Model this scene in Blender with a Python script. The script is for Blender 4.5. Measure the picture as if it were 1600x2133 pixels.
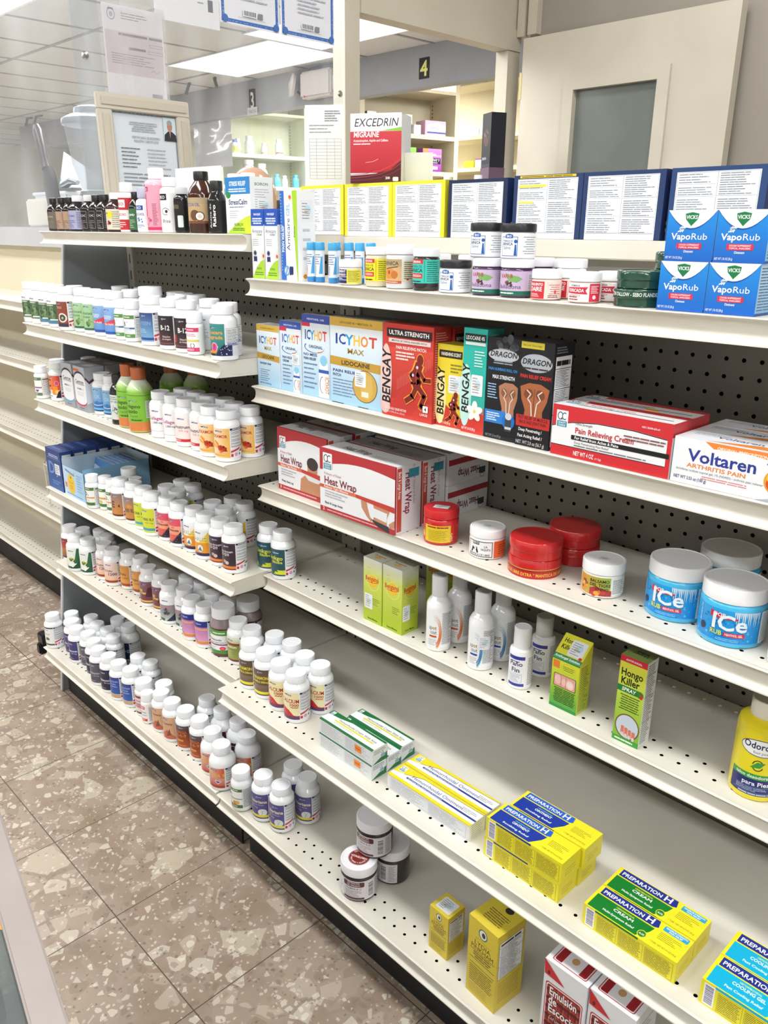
import bpy, bmesh, math, random
from mathutils import Vector, Matrix
from mathutils.geometry import tessellate_polygon
for o in list(bpy.data.objects): bpy.data.objects.remove(o)
S = bpy.context.scene
COL = S.collection
R = random.Random(7)
# ---------------------------------------------------------------- camera
CF, CP, CY, CR, CZ = 1700.11, .33050, .79630, .0100, 1.340
cam_d = bpy.data.cameras.new('camera'); cam = bpy.data.objects.new('camera', cam_d); COL.objects.link(cam)
cam_d.sensor_fit = 'HORIZONTAL'; cam_d.sensor_width = 36.0; cam_d.lens = CF*36.0/1600.0
cam_d.clip_start = .02; cam_d.clip_end = 60
_rot = Matrix.Rotation(CR, 3, 'Z') @ Matrix.Rotation(CP, 3, 'X') @ Matrix.Rotation(CY, 3, 'Y')
_w2c = Matrix(((1,0,0),(0,-1,0),(0,0,-1))) @ _rot @ Matrix(((1,0,0),(0,0,-1),(0,1,0)))
cam.matrix_world = Matrix.Translation((0,0,CZ)) @ _w2c.transposed().to_4x4()
S.camera = cam
# ---------------------------------------------------------------- world, light, exposure
S.view_settings.view_transform = 'Standard'; S.view_settings.look = 'None'
S.view_settings.gamma = 1.0; S.view_settings.use_curve_mapping = False
S.view_settings.exposure = 0.5
W = bpy.data.worlds.new('world'); S.world = W; W.use_nodes = True
W.node_tree.nodes['Background'].inputs[0].default_value = (.86,.90,1,1)
W.node_tree.nodes['Background'].inputs[1].default_value = .25
STORE_W, PHARM_W = 9, 26
def lamp(name, loc, sx, sy, watt, col=(1,.985,.96)):
    l = bpy.data.lights.new(name, 'AREA'); l.shape='RECTANGLE'; l.size=sx; l.size_y=sy; l.energy=watt; l.color=col
    return l
# ---------------------------------------------------------------- colours, materials
def srgb(h):
    if isinstance(h, tuple): return h
    h = h.lstrip('#'); o=[]
    if len(h)==3: h=''.join(c*2 for c in h)
    for i in (0,2,4):
        c = int(h[i:i+2],16)/255; o.append(c/12.92 if c<=.04045 else ((c+.055)/1.055)**2.4)
    return (o[0],o[1],o[2])
def mat(name):
    m = bpy.data.materials.new(name); m.use_nodes=True
    nt=m.node_tree; return m, nt, nt.nodes['Principled BSDF']
def attr_mat(name, rough, spec=.5, coat=0, bump=0, trans=0, metal=0):
    m,nt,b = mat(name)
    a=nt.nodes.new('ShaderNodeVertexColor'); a.layer_name='Col'
    n=nt.nodes.new('ShaderNodeTexNoise'); n.inputs['Scale'].default_value=60
    mp=nt.nodes.new('ShaderNodeMapRange'); mp.inputs[3].default_value=rough*.85; mp.inputs[4].default_value=rough*1.15
    nt.links.new(n.outputs[0],mp.inputs[0]); nt.links.new(mp.outputs[0],b.inputs['Roughness'])
    nt.links.new(a.outputs[0],b.inputs['Base Color'])
    b.inputs['Specular IOR Level'].default_value=spec; b.inputs['Coat Weight'].default_value=coat
    b.inputs['Metallic'].default_value=metal
    if trans: b.inputs['Transmission Weight'].default_value=trans
    return m
M_PRINT = attr_mat('printed_card', .38, .45)
M_LABEL = attr_mat('printed_label', .32, .45)
M_PLAS = attr_mat('moulded_plastic', .30, .5)
M_GLOSS = attr_mat('glossy_shell', .12, .5, .3)
M_PAPER = attr_mat('matt_paper', .7, .3)
M_METAL = attr_mat('bright_metal', .22, .5, metal=1)
def noise_mat(name, c1, c2, scale, rough=.5, spec=.4, detail=4, bump=0, stretch=None, lo=.35, hi=.65):
    m,nt,b = mat(name)
    tc=nt.nodes.new('ShaderNodeTexCoord'); n=nt.nodes.new('ShaderNodeTexNoise')
    n.inputs['Scale'].default_value=scale; n.inputs['Detail'].default_value=detail
    src=tc.outputs['Object']
    if stretch:
        mp=nt.nodes.new('ShaderNodeMapping'); mp.inputs['Scale'].default_value=stretch; nt.links.new(src,mp.inputs[0]); src=mp.outputs[0]
    nt.links.new(src,n.inputs['Vector'])
    r=nt.nodes.new('ShaderNodeValToRGB'); r.color_ramp.elements[0].color=(*srgb(c1),1); r.color_ramp.elements[1].color=(*srgb(c2),1)
    r.color_ramp.elements[0].position=lo; r.color_ramp.elements[1].position=hi
    nt.links.new(n.outputs[0],r.inputs[0]); nt.links.new(r.outputs[0],b.inputs['Base Color'])
    b.inputs['Roughness'].default_value=rough; b.inputs['Specular IOR Level'].default_value=spec
    if bump:
        bp=nt.nodes.new('ShaderNodeBump'); bp.inputs['Strength'].default_value=bump; bp.inputs['Distance'].default_value=.002
        nt.links.new(n.outputs[0],bp.inputs['Height']); nt.links.new(bp.outputs[0],b.inputs['Normal'])
    return m
M_SHELF = noise_mat('cream_enamel', '#dedacf','#d6d1c4', 7, .42, .45)
M_PEG = noise_mat('grey_beige_enamel', '#8b877f','#837f77', 5, .5, .4)
M_ENDP = noise_mat('grey_blue_panel', '#8d9296','#83888c', 6, .5, .4)
M_KICK = noise_mat('black_kick_paint', '#1b1c1f','#26282b', 14, .5, .35)
M_DARK = noise_mat('hole_shade_black', '#141414','#1b1b1b', 10, .9, .1)  # near-black colour standing in for the shade inside the holes
M_CEIL = noise_mat('ceiling_tile', '#dfe3e6','#d6dade', 120, .9, .1, bump=.15)
M_TBAR = noise_mat('grey_ceiling_bar', '#a3a6a9','#9a9da0', 10, .6, .3)
M_SOFF = noise_mat('grey_soffit_paint', '#a6abb2','#9da2a9', 4, .65, .3)
M_CAB = noise_mat('cream_cabinet_paint', '#ded5bb','#d6cdb2', 3, .55, .35)
M_CABG = noise_mat('pale_green_cabinet_paint', '#d6dac4','#ced2bb', 3, .55, .35)
M_WALL = noise_mat('beige_wall_paint', '#cbc4b3','#c2bba9', 2.5, .6, .3)
M_WALLD = noise_mat('taupe_wall_paint', '#a29b90','#999287', 2.5, .65, .3)
M_WHITE = noise_mat('white_wall_paint', '#e4e4e0','#dcdcd8', 2, .7, .3)
M_DOOR = noise_mat('warm_door_paint', '#cfc8b8','#c6bfae', 3, .5, .35)
M_FROST = noise_mat('dull_grey_glass', '#6f756f','#7b817a', 4, .18, .5)
M_LAM = noise_mat('pale_grey_laminate', '#c9cbce','#bfc2c6', 6, .4, .4)
M_ALU = noise_mat('champagne_aluminium', '#8f8580','#857b75', 9, .4, .5)
def glass_mat(name, haze, tint, rough=.03, streak=0):
    m,nt,b = mat(name)
    out=nt.nodes['Material Output']; tr=nt.nodes.new('ShaderNodeBsdfTransparent'); tr.inputs[0].default_value=(*srgb(tint),1)
    gl=nt.nodes.new('ShaderNodeBsdfGlossy'); gl.inputs['Roughness'].default_value=rough
    lw=nt.nodes.new('ShaderNodeLayerWeight'); pw=nt.nodes.new('ShaderNodeMath'); pw.operation='POWER'; pw.inputs[1].default_value=5; nt.links.new(lw.outputs['Facing'],pw.inputs[0]); fr=nt.nodes.new('ShaderNodeMath'); fr.operation='MULTIPLY_ADD'; fr.inputs[1].default_value=.4; fr.inputs[2].default_value=.02; nt.links.new(pw.outputs[0],fr.inputs[0])
    m1=nt.nodes.new('ShaderNodeMixShader'); nt.links.new(fr.outputs[0],m1.inputs[0]); nt.links.new(tr.outputs[0],m1.inputs[1]); nt.links.new(gl.outputs[0],m1.inputs[2])
    b.inputs['Base Color'].default_value=(.9,.92,.95,1); b.inputs['Roughness'].default_value=.5
    m2=nt.nodes.new('ShaderNodeMixShader')
    tc=nt.nodes.new('ShaderNodeTexCoord'); mp=nt.nodes.new('ShaderNodeMapping'); mp.inputs['Scale'].default_value=(1,4,.8); mp.inputs['Rotation'].default_value=(.5,0,0)
    n=nt.nodes.new('ShaderNodeTexNoise'); n.inputs['Scale'].default_value=3; n.inputs['Detail'].default_value=3
    nt.links.new(tc.outputs['Object'],mp.inputs[0]); nt.links.new(mp.outputs[0],n.inputs['Vector'])
    rg=nt.nodes.new('ShaderNodeMapRange'); rg.inputs[1].default_value=.35; rg.inputs[2].default_value=.75; rg.inputs[3].default_value=haze; rg.inputs[4].default_value=haze+streak
    nt.links.new(n.outputs[0],rg.inputs[0]); nt.links.new(rg.outputs[0],m2.inputs[0])
    nt.links.new(m1.outputs[0],m2.inputs[1]); nt.links.new(b.outputs[0],m2.inputs[2]); nt.links.new(m2.outputs[0],out.inputs[0])
    return m
M_ACRYL = glass_mat('scuffed_acrylic', .03, '#fafbfc', .05, .13)
M_SLEEVE = glass_mat('crinkled_clear_plastic', .10, '#f4f4f4', .10, .22)
M_GLASS = glass_mat('showcase_glass', .06, '#c9d2d0', .02, .05)
M_JAR = glass_mat('clear_jar_plastic', .16, '#eef1f2', .05, .08)
def emit_mat(name, c, s):
    m,nt,b = mat(name); b.inputs['Emission Color'].default_value=(*srgb(c),1); b.inputs['Emission Strength'].default_value=s
    b.inputs['Base Color'].default_value=(.9,.9,.9,1); return m
M_DIFF = emit_mat('lit_lamp_diffuser', '#f6faff', 5)
M_LUM = emit_mat('luminous_ceiling_panel', '#f4f9ff', .62)
def floor_mat():
    m,nt,b = mat('brown_agglomerate_tile'); N=nt.nodes.new; L=nt.links.new
    tc=N('ShaderNodeTexCoord'); wob=N('ShaderNodeTexNoise'); wob.inputs['Scale'].default_value=14; wob.inputs['Detail'].default_value=3
    L(tc.outputs['Object'],wob.inputs['Vector'])
    def mixv(f):
        s=N('ShaderNodeVectorMath'); s.operation='SCALE'; s.inputs['Scale'].default_value=f; L(wob.outputs['Color'],s.inputs[0])
        a=N('ShaderNodeVectorMath'); L(tc.outputs['Object'],a.inputs[0]); L(s.outputs[0],a.inputs[1]); return a.outputs[0]
    def ramp(src, stops, interp='LINEAR'):
        r=N('ShaderNodeValToRGB'); r.color_ramp.interpolation=interp; e=r.color_ramp.elements
        while len(e)<len(stops): e.new(.5)
        for i,(p,c) in enumerate(stops): e[i].position=p; e[i].color=(*srgb(c),1)
        L(src,r.inputs[0]); return r.outputs[0]
    big=N('ShaderNodeTexNoise'); big.inputs['Scale'].default_value=9; big.inputs['Detail'].default_value=8; L(tc.outputs['Object'],big.inputs['Vector'])
    base=ramp(big.outputs[0],[(.3,'#95836f'),(.5,'#a29080'),(.72,'#ad9c8a')])
    cur=base
    for scale,thr,cols,prob,f in ((11,.055,['#8e7c6b','#a79684','#b9aa98','#8f7f71','#ab9c8a','#d8cfb8'],.62,.035),(26,.09,['#cdbfae','#8d7b6a','#e6ddcb','#a99887','#bfae9c'],.62,.018),(60,.16,['#e0d8ca','#9b8a79','#f0ead9','#85766a'],.6,.008),(130,.2,['#e8e1d3','#5f544a','#d8ccbb'],.72,.004)):
        v=mixv(f)
        vo=N('ShaderNodeTexVoronoi'); vo.inputs['Scale'].default_value=scale; L(v,vo.inputs['Vector'])
        ve=N('ShaderNodeTexVoronoi'); ve.feature='DISTANCE_TO_EDGE'; ve.inputs['Scale'].default_value=scale; L(v,ve.inputs['Vector'])
        sep=N('ShaderNodeSeparateColor'); L(vo.outputs['Color'],sep.inputs[0])
        c=ramp(sep.outputs[0],[(i/len(cols),k) for i,k in enumerate(cols)],'CONSTANT')
        g=N('ShaderNodeMath'); g.operation='GREATER_THAN'; g.inputs[1].default_value=thr; L(ve.outputs[0],g.inputs[0])
        p=N('ShaderNodeMath'); p.operation='GREATER_THAN'; p.inputs[1].default_value=prob; L(sep.outputs[1],p.inputs[0])
        mu=N('ShaderNodeMath'); mu.operation='MULTIPLY'; L(g.outputs[0],mu.inputs[0]); L(p.outputs[0],mu.inputs[1])
        mu2=N('ShaderNodeMath'); mu2.operation='MULTIPLY'; mu2.inputs[1].default_value=.5; L(mu.outputs[0],mu2.inputs[0])
        mx=N('ShaderNodeMix'); mx.data_type='RGBA'; L(mu2.outputs[0],mx.inputs[0]); L(cur,mx.inputs[6]); L(c,mx.inputs[7]); cur=mx.outputs[2]
    sx=N('ShaderNodeSeparateXYZ'); L(tc.outputs['Object'],sx.inputs[0]); ds=[]
    for k,off in ((0,-1.919),(1,.5337)):
        a=N('ShaderNodeMath'); a.operation='SUBTRACT'; a.inputs[1].default_value=off; L(sx.outputs[k],a.inputs[0])
        d=N('ShaderNodeMath'); d.operation='PINGPONG'; d.inputs[1].default_value=.2976/2; L(a.outputs[0],d.inputs[0]); ds.append(d.outputs[0])
    mn=N('ShaderNodeMath'); mn.operation='MINIMUM'; L(ds[0],mn.inputs[0]); L(ds[1],mn.inputs[1])
    lt=N('ShaderNodeMath'); lt.operation='LESS_THAN'; lt.inputs[1].default_value=.0011; L(mn.outputs[0],lt.inputs[0])
    mx=N('ShaderNodeMix'); mx.data_type='RGBA'; mx.inputs[7].default_value=(*srgb('#584c42'),1); L(lt.outputs[0],mx.inputs[0]); L(cur,mx.inputs[6])
    L(mx.outputs[2],b.inputs['Base Color']); b.inputs['Roughness'].default_value=.38; b.inputs['Specular IOR Level'].default_value=.35
    return m
M_FLOOR = floor_mat()
# ---------------------------------------------------------------- mesh helper (millimetres in, metres out)
WHT='#eef0f2'
class MB:
    def __init__(s): s.v=[]; s.f=[]; s.c=[]; s.n=[]; s.mi=[]; s.m=0
    def add(s, vs, fs, col=WHT, ns=None):
        o=len(s.v); c=srgb(col) if isinstance(col,str) or (isinstance(col,tuple)) else None
        s.v+= [tuple(p) for p in vs]
        s.c+= [c]*len(vs) if c else [srgb(k) for k in col]
        s.n+= [tuple(k) for k in ns] if ns else [None]*len(vs)
        s.f+= [tuple(i+o for i in f) for f in fs]; s.mi+=[s.m]*len(fs); return s
    def box(s, x0,y0,z0,x1,y1,z1, col=WHT):
        v=[(x0,y0,z0),(x1,y0,z0),(x1,y1,z0),(x0,y1,z0),(x0,y0,z1),(x1,y0,z1),(x1,y1,z1),(x0,y1,z1)]
        return s.add(v,[(0,3,2,1),(4,5,6,7),(0,1,5,4),(1,2,6,5),(2,3,7,6),(3,0,4,7)],col)
    def bbox(s, x0,y0,z0,x1,y1,z1, col=WHT, b=.7):
        bm=bmesh.new(); bmesh.ops.create_cube(bm,size=1)
        for v in bm.verts: v.co=Vector(((x0+x1)/2+v.co.x*(x1-x0),(y0+y1)/2+v.co.y*(y1-y0),(z0+z1)/2+v.co.z*(z1-z0)))
        bmesh.ops.bevel(bm,geom=bm.edges[:],offset=b,segments=2,affect='EDGES')
        bm.verts.index_update(); s.add([v.co[:] for v in bm.verts],[[v.index for v in f.verts] for f in bm.faces],col); bm.free(); return s
    def lathe(s, prof, n=40, col=WHT, cx=0, cy=0, z0=0, cap=(1,1)):
        # prof: (radius, z[, colour])
        vs=[];cs=[];fs=[]
        for p in prof:
            for i in range(n):
                a=2*math.pi*i/n; vs.append((cx+p[0]*math.cos(a),cy+p[0]*math.sin(a),z0+p[1])); cs.append(p[2] if len(p)>2 else col)
        k=len(prof)
        for j in range(k-1):
            for i in range(n): fs.append((j*n+i,j*n+(i+1)%n,(j+1)*n+(i+1)%n,(j+1)*n+i))
        if cap[0]: fs.append(tuple(range(n-1,-1,-1)))
        if cap[1]: fs.append(tuple((k-1)*n+i for i in range(n)))
        return s.add(vs,fs,cs)
    def tube(s, pts, r, n=8, col=WHT, closed=False):
        pts=[Vector(p) for p in pts]; rings=[]; up=None
        for i,p in enumerate(pts):
            a=pts[i-1] if i else pts[i]; b=pts[i+1] if i<len(pts)-1 else pts[i]
            t=(b-a).normalized()
            if up is None: up=t.orthogonal().normalized()
            up=(up-t*up.dot(t)).normalized(); w=t.cross(up)
            rr=r[i] if isinstance(r,(list,tuple)) else r
            rings.append([p+(up*math.cos(2*math.pi*k/n)+w*math.sin(2*math.pi*k/n))*rr for k in range(n)])
        vs=[q[:] for g in rings for q in g]; fs=[]
        for j in range(len(pts)-1):
            for k in range(n): fs.append((j*n+k,j*n+(k+1)%n,(j+1)*n+(k+1)%n,(j+1)*n+k))
        fs.append(tuple(range(n-1,-1,-1))); fs.append(tuple((len(pts)-1)*n+k for k in range(n)))
        return s.add(vs,fs,col)
    def extrude(s, prof, axis, a0, a1, col=WHT):
        # closed profile (p,q) swept along axis x|y|z
        def P(p,q,a): return {'x':(a,p,q),'y':(p,a,q),'z':(p,q,a)}[axis]
        n=len(prof); vs=[P(p,q,a0) for p,q in prof]+[P(p,q,a1) for p,q in prof]
        fs=[(i,(i+1)%n,n+(i+1)%n,n+i) for i in range(n)]
        tri=tessellate_polygon([[Vector((p,q,0)) for p,q in prof]])
        fs+=[tuple(t) for t in tri]+[tuple(n+i for i in reversed(t)) for t in tri]
        return s.add(vs,fs,col)
    def mesh(s, name, ang=35):
        me=bpy.data.meshes.new(name); me.from_pydata([(a*.001,b*.001,c*.001) for a,b,c in s.v],[],s.f)
        at=me.color_attributes.new('Col','FLOAT_COLOR','POINT')
        at.data.foreach_set('color',[k for c in s.c for k in (c[0],c[1],c[2],1.0)])
        me.polygons.foreach_set('material_index',s.mi)
        me.update()
        bm=bmesh.new(); bm.from_mesh(me)
        if not any(s.n): bmesh.ops.recalc_face_normals(bm,faces=bm.faces)
        bm.to_mesh(me); bm.free()
        me.polygons.foreach_set('use_smooth',[True]*len(me.polygons))
        if ang is not None: me.set_sharp_from_angle(angle=math.radians(ang))
        if any(s.n):
            ns=[]
            cn=[tuple(k.vector) for k in me.corner_normals]
            for l in me.loops: ns.append(s.n[l.vertex_index] or cn[l.index])
            me.normals_split_custom_set(ns)
        return me
    def build(s, name, m, parent=None, loc=None, rz=0, ang=35):
        me=s.mesh(name,ang)
        for k in (m if isinstance(m,(list,tuple)) else [m]): me.materials.append(k)
        o=bpy.data.objects.new(name,me); COL.objects.link(o)
        if parent: o.parent=parent
        if loc: o.location=[k*.001 for k in loc]
        o.rotation_euler=(0,0,rz); return o
def tag(o, label, cat, group=None):
    o['label']=label; o['category']=cat
    if group: o['group']=group
    return o
def struct(o): o['kind']='structure'; return o
def empty(name, x,y,z, rz=0):
    o=bpy.data.objects.new(name,None); COL.objects.link(o); o.location=(x*.001,y*.001,z*.001); o.rotation_euler=(0,0,rz); o.empty_display_size=.02; return o
def copy_tree(o):
    c=o.copy(); COL.objects.link(c)
    for ch in o.children:
        d=ch.copy(); COL.objects.link(d); d.parent=c
    return c
# pixel of the 1600x2133 frame -> point on a world plane (mm)
def _ray(u,v):
    d=_rot.transposed() @ Vector(((u-800)/CF,(v-1066.5)/CF,1)); return Vector((d.x,d.z,-d.y))
def on_z(u,v,z): d=_ray(u,v); t=(z-CZ*1000)/d.z; return (d.x*t,d.y*t,z)
def on_y(u,v,y): d=_ray(u,v); t=y/d.y; return (d.x*t,y,CZ*1000+d.z*t)
def on_x(u,v,x): d=_ray(u,v); t=x/d.x; return (x,d.y*t,CZ*1000+d.z*t)

# ---------------------------------------------------------------- lettering and printed artwork
GL={}
def make_glyphs():
    chars=sorted(set("ABCDEFGHIJKLMNOPQRSTUVWXYZabcdefghijklmnopqrstuvwxyz0123456789.,-+*()&/%:'áéíóúñ®|$"))
    todo=[]
    for b in (0,1):
        for ch in chars:
            for t in (ch,'|'+ch+'|'):
                c=bpy.data.curves.new('g','FONT'); c.body=t; c.size=1; c.resolution_u=2; c.fill_mode='FRONT'
                if b and len(t)==1: c.offset=.022
                o=bpy.data.objects.new('g',c); COL.objects.link(o); todo.append((b,ch,len(t)==1,o,c))
    dg=bpy.context.evaluated_depsgraph_get(); dg.update(); bar={}
    res={}
    for b,ch,single,o,c in todo:
        e=o.evaluated_get(dg); me=e.to_mesh()
        if single:
            me.calc_loop_triangles()
            res[(b,ch)]=([v.co[:2] for v in me.vertices],[tuple(t.vertices) for t in me.loop_triangles])
        else:
            res[(b,ch,'w')]=max((v.co.x for v in me.vertices),default=0)
        e.to_mesh_clear()
    for b,ch,single,o,c in todo: bpy.data.objects.remove(o)
    for c in list(bpy.data.curves):
        if c.users==0: bpy.data.curves.remove(c)
    # width of '|x|' minus width of '||'
    for b in (0,1):
        w3=res[(b,'|','w')]; w1=max(p[0] for p in res[(0,'|')][0])
        adv_bar=(w3-w1)/2
        for ch in chars:
            GL[(b,ch)]=(res[(b,ch)][0],res[(b,ch)][1],res[(b,ch,'w')]-w1-adv_bar)
        GL[(b,' ')]=([],[],.28)
make_glyphs()
def txt_w(t,b=0): return sum(GL[(b,c)][2] for c in t)
def clip_strip(poly, lo, hi):
    for side,lim in ((0,lo),(1,hi)):
        out=[]; n=len(poly)
        if not n: return poly
        for i in range(n):
            a=poly[i]; b=poly[(i+1)%n]
            ia = a[0]>=lim-1e-9 if side==0 else a[0]<=lim+1e-9
            ib = b[0]>=lim-1e-9 if side==0 else b[0]<=lim+1e-9
            if ia: out.append(a)
            if ia!=ib:
                t=(lim-a[0])/(b[0]-a[0]); out.append(tuple(a[k]+(b[k]-a[k])*t for k in range(len(a))))
        poly=out
    return poly
class Art:
    """printed shapes laid on a face: u,v in mm.  cyl=(radius,z0) wraps round an upright cylinder, front facing -y;
    otherwise plane=(origin, u axis, v axis, normal)"""
    def __init__(s, mb, cyl=None, plane=None, lift=.05, step=None):
        s.mb=mb; s.cyl=cyl; s.pl=plane; s.l=lift; s.inc=.02 if not cyl else .012
        if cyl: s.st=2*math.pi*cyl[0]/40
    def pt(s,u,v):
        if s.cyl:
            r,z0=s.cyl; k=math.floor(u/s.st+1e-6); t=u/s.st-k
            a0=k*2*math.pi/40; a1=a0+2*math.pi/40
            rr=r+s.l
            x=rr*(math.sin(a0)*(1-t)+math.sin(a1)*t); y=-rr*(math.cos(a0)*(1-t)+math.cos(a1)*t)
            a=u/r
            return (x,y,z0+v),(math.sin(a),-math.cos(a),0)
        o,eu,ev,n=s.pl
        return tuple(o[i]+eu[i]*u+ev[i]*v+n[i]*s.l for i in range(3)),n
    def tri(s, polys, col):
        # polys: list of convex polygons of (u,v[,r,g,b])
        vs=[];fs=[];ns=[];cs=[]; c0=srgb(col) if col is not None else None
        for p in polys:
            if sum(p[i-1][0]*p[i][1]-p[i][0]*p[i-1][1] for i in range(len(p)))<0: p=p[::-1]
            parts=[p]
            if s.cyl:
                lo=min(q[0] for q in p); hi=max(q[0] for q in p); k0=math.floor(lo/s.st+1e-6); k1=math.ceil(hi/s.st-1e-6); parts=[]
                if k1-k0<=1: parts=[p]
                else:
                    for k in range(k0,k1):
                        c=clip_strip(p,k*s.st,(k+1)*s.st)
                        if len(c)>2: parts.append(c)
            for q in parts:
                o=len(vs)
                for w in q:
                    a,n=s.pt(w[0],w[1]); vs.append(a); ns.append(n); cs.append(c0 if c0 else tuple(w[2:5]))
                fs.append(tuple(range(o,o+len(q))))
        if vs: s.mb.add(vs,fs,cs,ns)
        s.l+=s.inc
        return s
    def rect(s,u0,v0,u1,v1,col): return s.tri([[(u0,v0),(u1,v0),(u1,v1),(u0,v1)]],col)
    def rects(s,L,col): return s.tri([[(a,b),(c,b),(c,d),(a,d)] for a,b,c,d in L],col)
    def frame(s,u0,v0,u1,v1,w,col): return s.rects([(u0,v0,u1,v0+w),(u0,v1-w,u1,v1),(u0,v0+w,u0+w,v1-w),(u1-w,v0+w,u1,v1-w)],col)
    def grad(s,u0,v0,u1,v1,cb,ct): 
        a=srgb(cb); b=srgb(ct); return s.tri([[(u0,v0,*a),(u1,v0,*a),(u1,v1,*b),(u0,v1,*b)]],None)
    def gradh(s,u0,v0,u1,v1,cl,cr):
        a=srgb(cl); b=srgb(cr); return s.tri([[(u0,v0,*a),(u1,v0,*b),(u1,v1,*b),(u0,v1,*a)]],None)
    def poly(s,pts,col):
        t=tessellate_polygon([[Vector((p[0],p[1],0)) for p in pts]])
        return s.tri([[pts[i][:2] for i in k] for k in t],col)
    def ell(s,cx,cy,rx,ry,col,n=24,rot=0):
        ca,sa=math.cos(rot),math.sin(rot); P=[]
        for i in range(n):
            a=2*math.pi*i/n; x=rx*math.cos(a); y=ry*math.sin(a); P.append((cx+x*ca-y*sa,cy+x*sa+y*ca))
        return s.tri([P],col)
    def ring(s,cx,cy,rx,ry,w,col,a0=0,a1=360,n=28,w1=None):
        L=[]
        for i in range(n):
            p=[]
            for j,inn in ((i,0),(i+1,0),(i+1,1),(i,1)):
                a=math.radians(a0+(a1-a0)*j/n); ww=(w if w1 is None else w+(w1-w)*j/n)*inn
                p.append((cx+(rx-ww)*math.cos(a),cy+(ry-ww)*math.sin(a)))
            L.append(p)
        return s.tri(L,col)
    def stroke(s,pts,w,col):
        L=[]
        for i in range(len(pts)-1):
            (x0,y0),(x1,y1)=pts[i],pts[i+1]; d=math.hypot(x1-x0,y1-y0) or 1; nx=-(y1-y0)/d*w/2; ny=(x1-x0)/d*w/2
            ex=(x1-x0)/d*w*.2; ey=(y1-y0)/d*w*.2
            L.append([(x0+nx-ex,y0+ny-ey),(x0-nx-ex,y0-ny-ey),(x1-nx+ex,y1-ny+ey),(x1+nx+ex,y1+ny+ey)])
        return s.tri(L,col)
    def rrect(s,u0,v0,u1,v1,r,col):
        P=[]
        for cx,cy,a0 in ((u1-r,v1-r,0),(u0+r,v1-r,90),(u0+r,v0+r,180),(u1-r,v0+r,270)):
            for k in range(5):
                a=math.radians(a0+k*22.5); P.append((cx+r*math.cos(a),cy+r*math.sin(a)))
        return s.tri([P],col)
    def text(s,t,u,v,h,col,al='C',b=0,sx=1,rot=0,sh=0,fit=None,track=0):
        k=h/.70
        w=(txt_w(t,b)+track*(len(t)-1))*k*sx
        if fit and w: sx*=fit/w; w=fit
        x=-w/2 if al=='C' else (0 if al=='L' else -w); ca,sa=math.cos(math.radians(rot)),math.sin(math.radians(rot)); P=[]
        for ch in t:
            vs,ts,adv=GL[(b,ch)]
            for tr in ts:
                p=[]
                for i in tr:
                    X=x+(vs[i][0]+sh*vs[i][1])*k*sx; Y=vs[i][1]*k; p.append((u+X*ca-Y*sa,v+X*sa+Y*ca))
                P.append(p)
            x+=(adv+track)*k*sx
        return s.tri(P,col)
    def lines(s,u0,v0,u1,v1,n,col,th=.42,seed=1,rag=.35,al='L',words=4):
        r=random.Random(seed); L=[]; p=(v1-v0)/max(n,1)
        for i in range(n):
            y=v1-(i+.5)*p; w=(u1-u0)*(1-rag*r.random()); x=u0 if al=='L' else (u0+u1-w)/2; e=x+w
            while x<e-.1:
                k=min(e-x,w*(.4+r.random())/words*1.4); L.append((x,y-p*th/2,x+k*.93,y+p*th/2)); x+=k
        return s.rects(L,col)
    def barcode(s,u0,v0,u1,v1,vert=False,seed=3,col='#222',bg='#f4f4f2'):
        s.rect(u0,v0,u1,v1,bg); r=random.Random(seed); L=[]; a,b=(v0,v1) if vert else (u0,u1); m=(b-a)*.08; x=a+m
        while x<b-m:
            w=(b-a)*(.012+.03*r.random())
            L.append((u0+(u1-u0)*.12,x,u1-(u1-u0)*.12,min(x+w,b-m)) if vert else (x,v0+(v1-v0)*.15,min(x+w,b-m),v1-(v1-v0)*.1)); x+=w+(b-a)*(.012+.025*r.random())
        return s.rects(L,col)
    def facts(s,u0,v0,u1,v1,seed=1,hdr='#222',ink='#555a60',bg='#eceef0',line='#444'):
        s.rect(u0,v0,u1,v1,bg); s.frame(u0,v0,u1,v1,(u1-u0)*.015,line)
        h=v1-v0; w=u1-u0; s.lines(u0+w*.06,v1-h*.12,u1-w*.1,v1-h*.03,1,hdr,.6,seed,0,words=2)
        for k,(a,b) in enumerate(((.14,.34),(.36,.62),(.64,.97))):
            s.rect(u0,v1-h*a,u1,v1-h*a+h*.008,line); s.lines(u0+w*.06,v1-h*b,u1-w*.06,v1-h*a-h*.01,max(2,int((b-a)*h/2.2)),ink,.38,seed+k)
        return s
    def sticker(s,u0,v0,u1,v1,seed=5):
        s.rrect(u0,v0,u1,v1,min(u1-u0,v1-v0)*.1,'#e9ecf0'); w=u1-u0; h=v1-v0
        s.ell(u0+w*.58,v0+h*.55,w*.24,h*.22,'#bfe0ee',rot=.4); s.lines(u0+w*.12,v0+h*.1,u1-w*.2,v1-h*.1,6,'#8d8f94',.3,seed,.6,words=3)
        s.lines(u0+w*.3,v0+h*.35,u1-w*.25,v1-h*.4,3,'#c99a78',.4,seed+2,.5); return s
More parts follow.
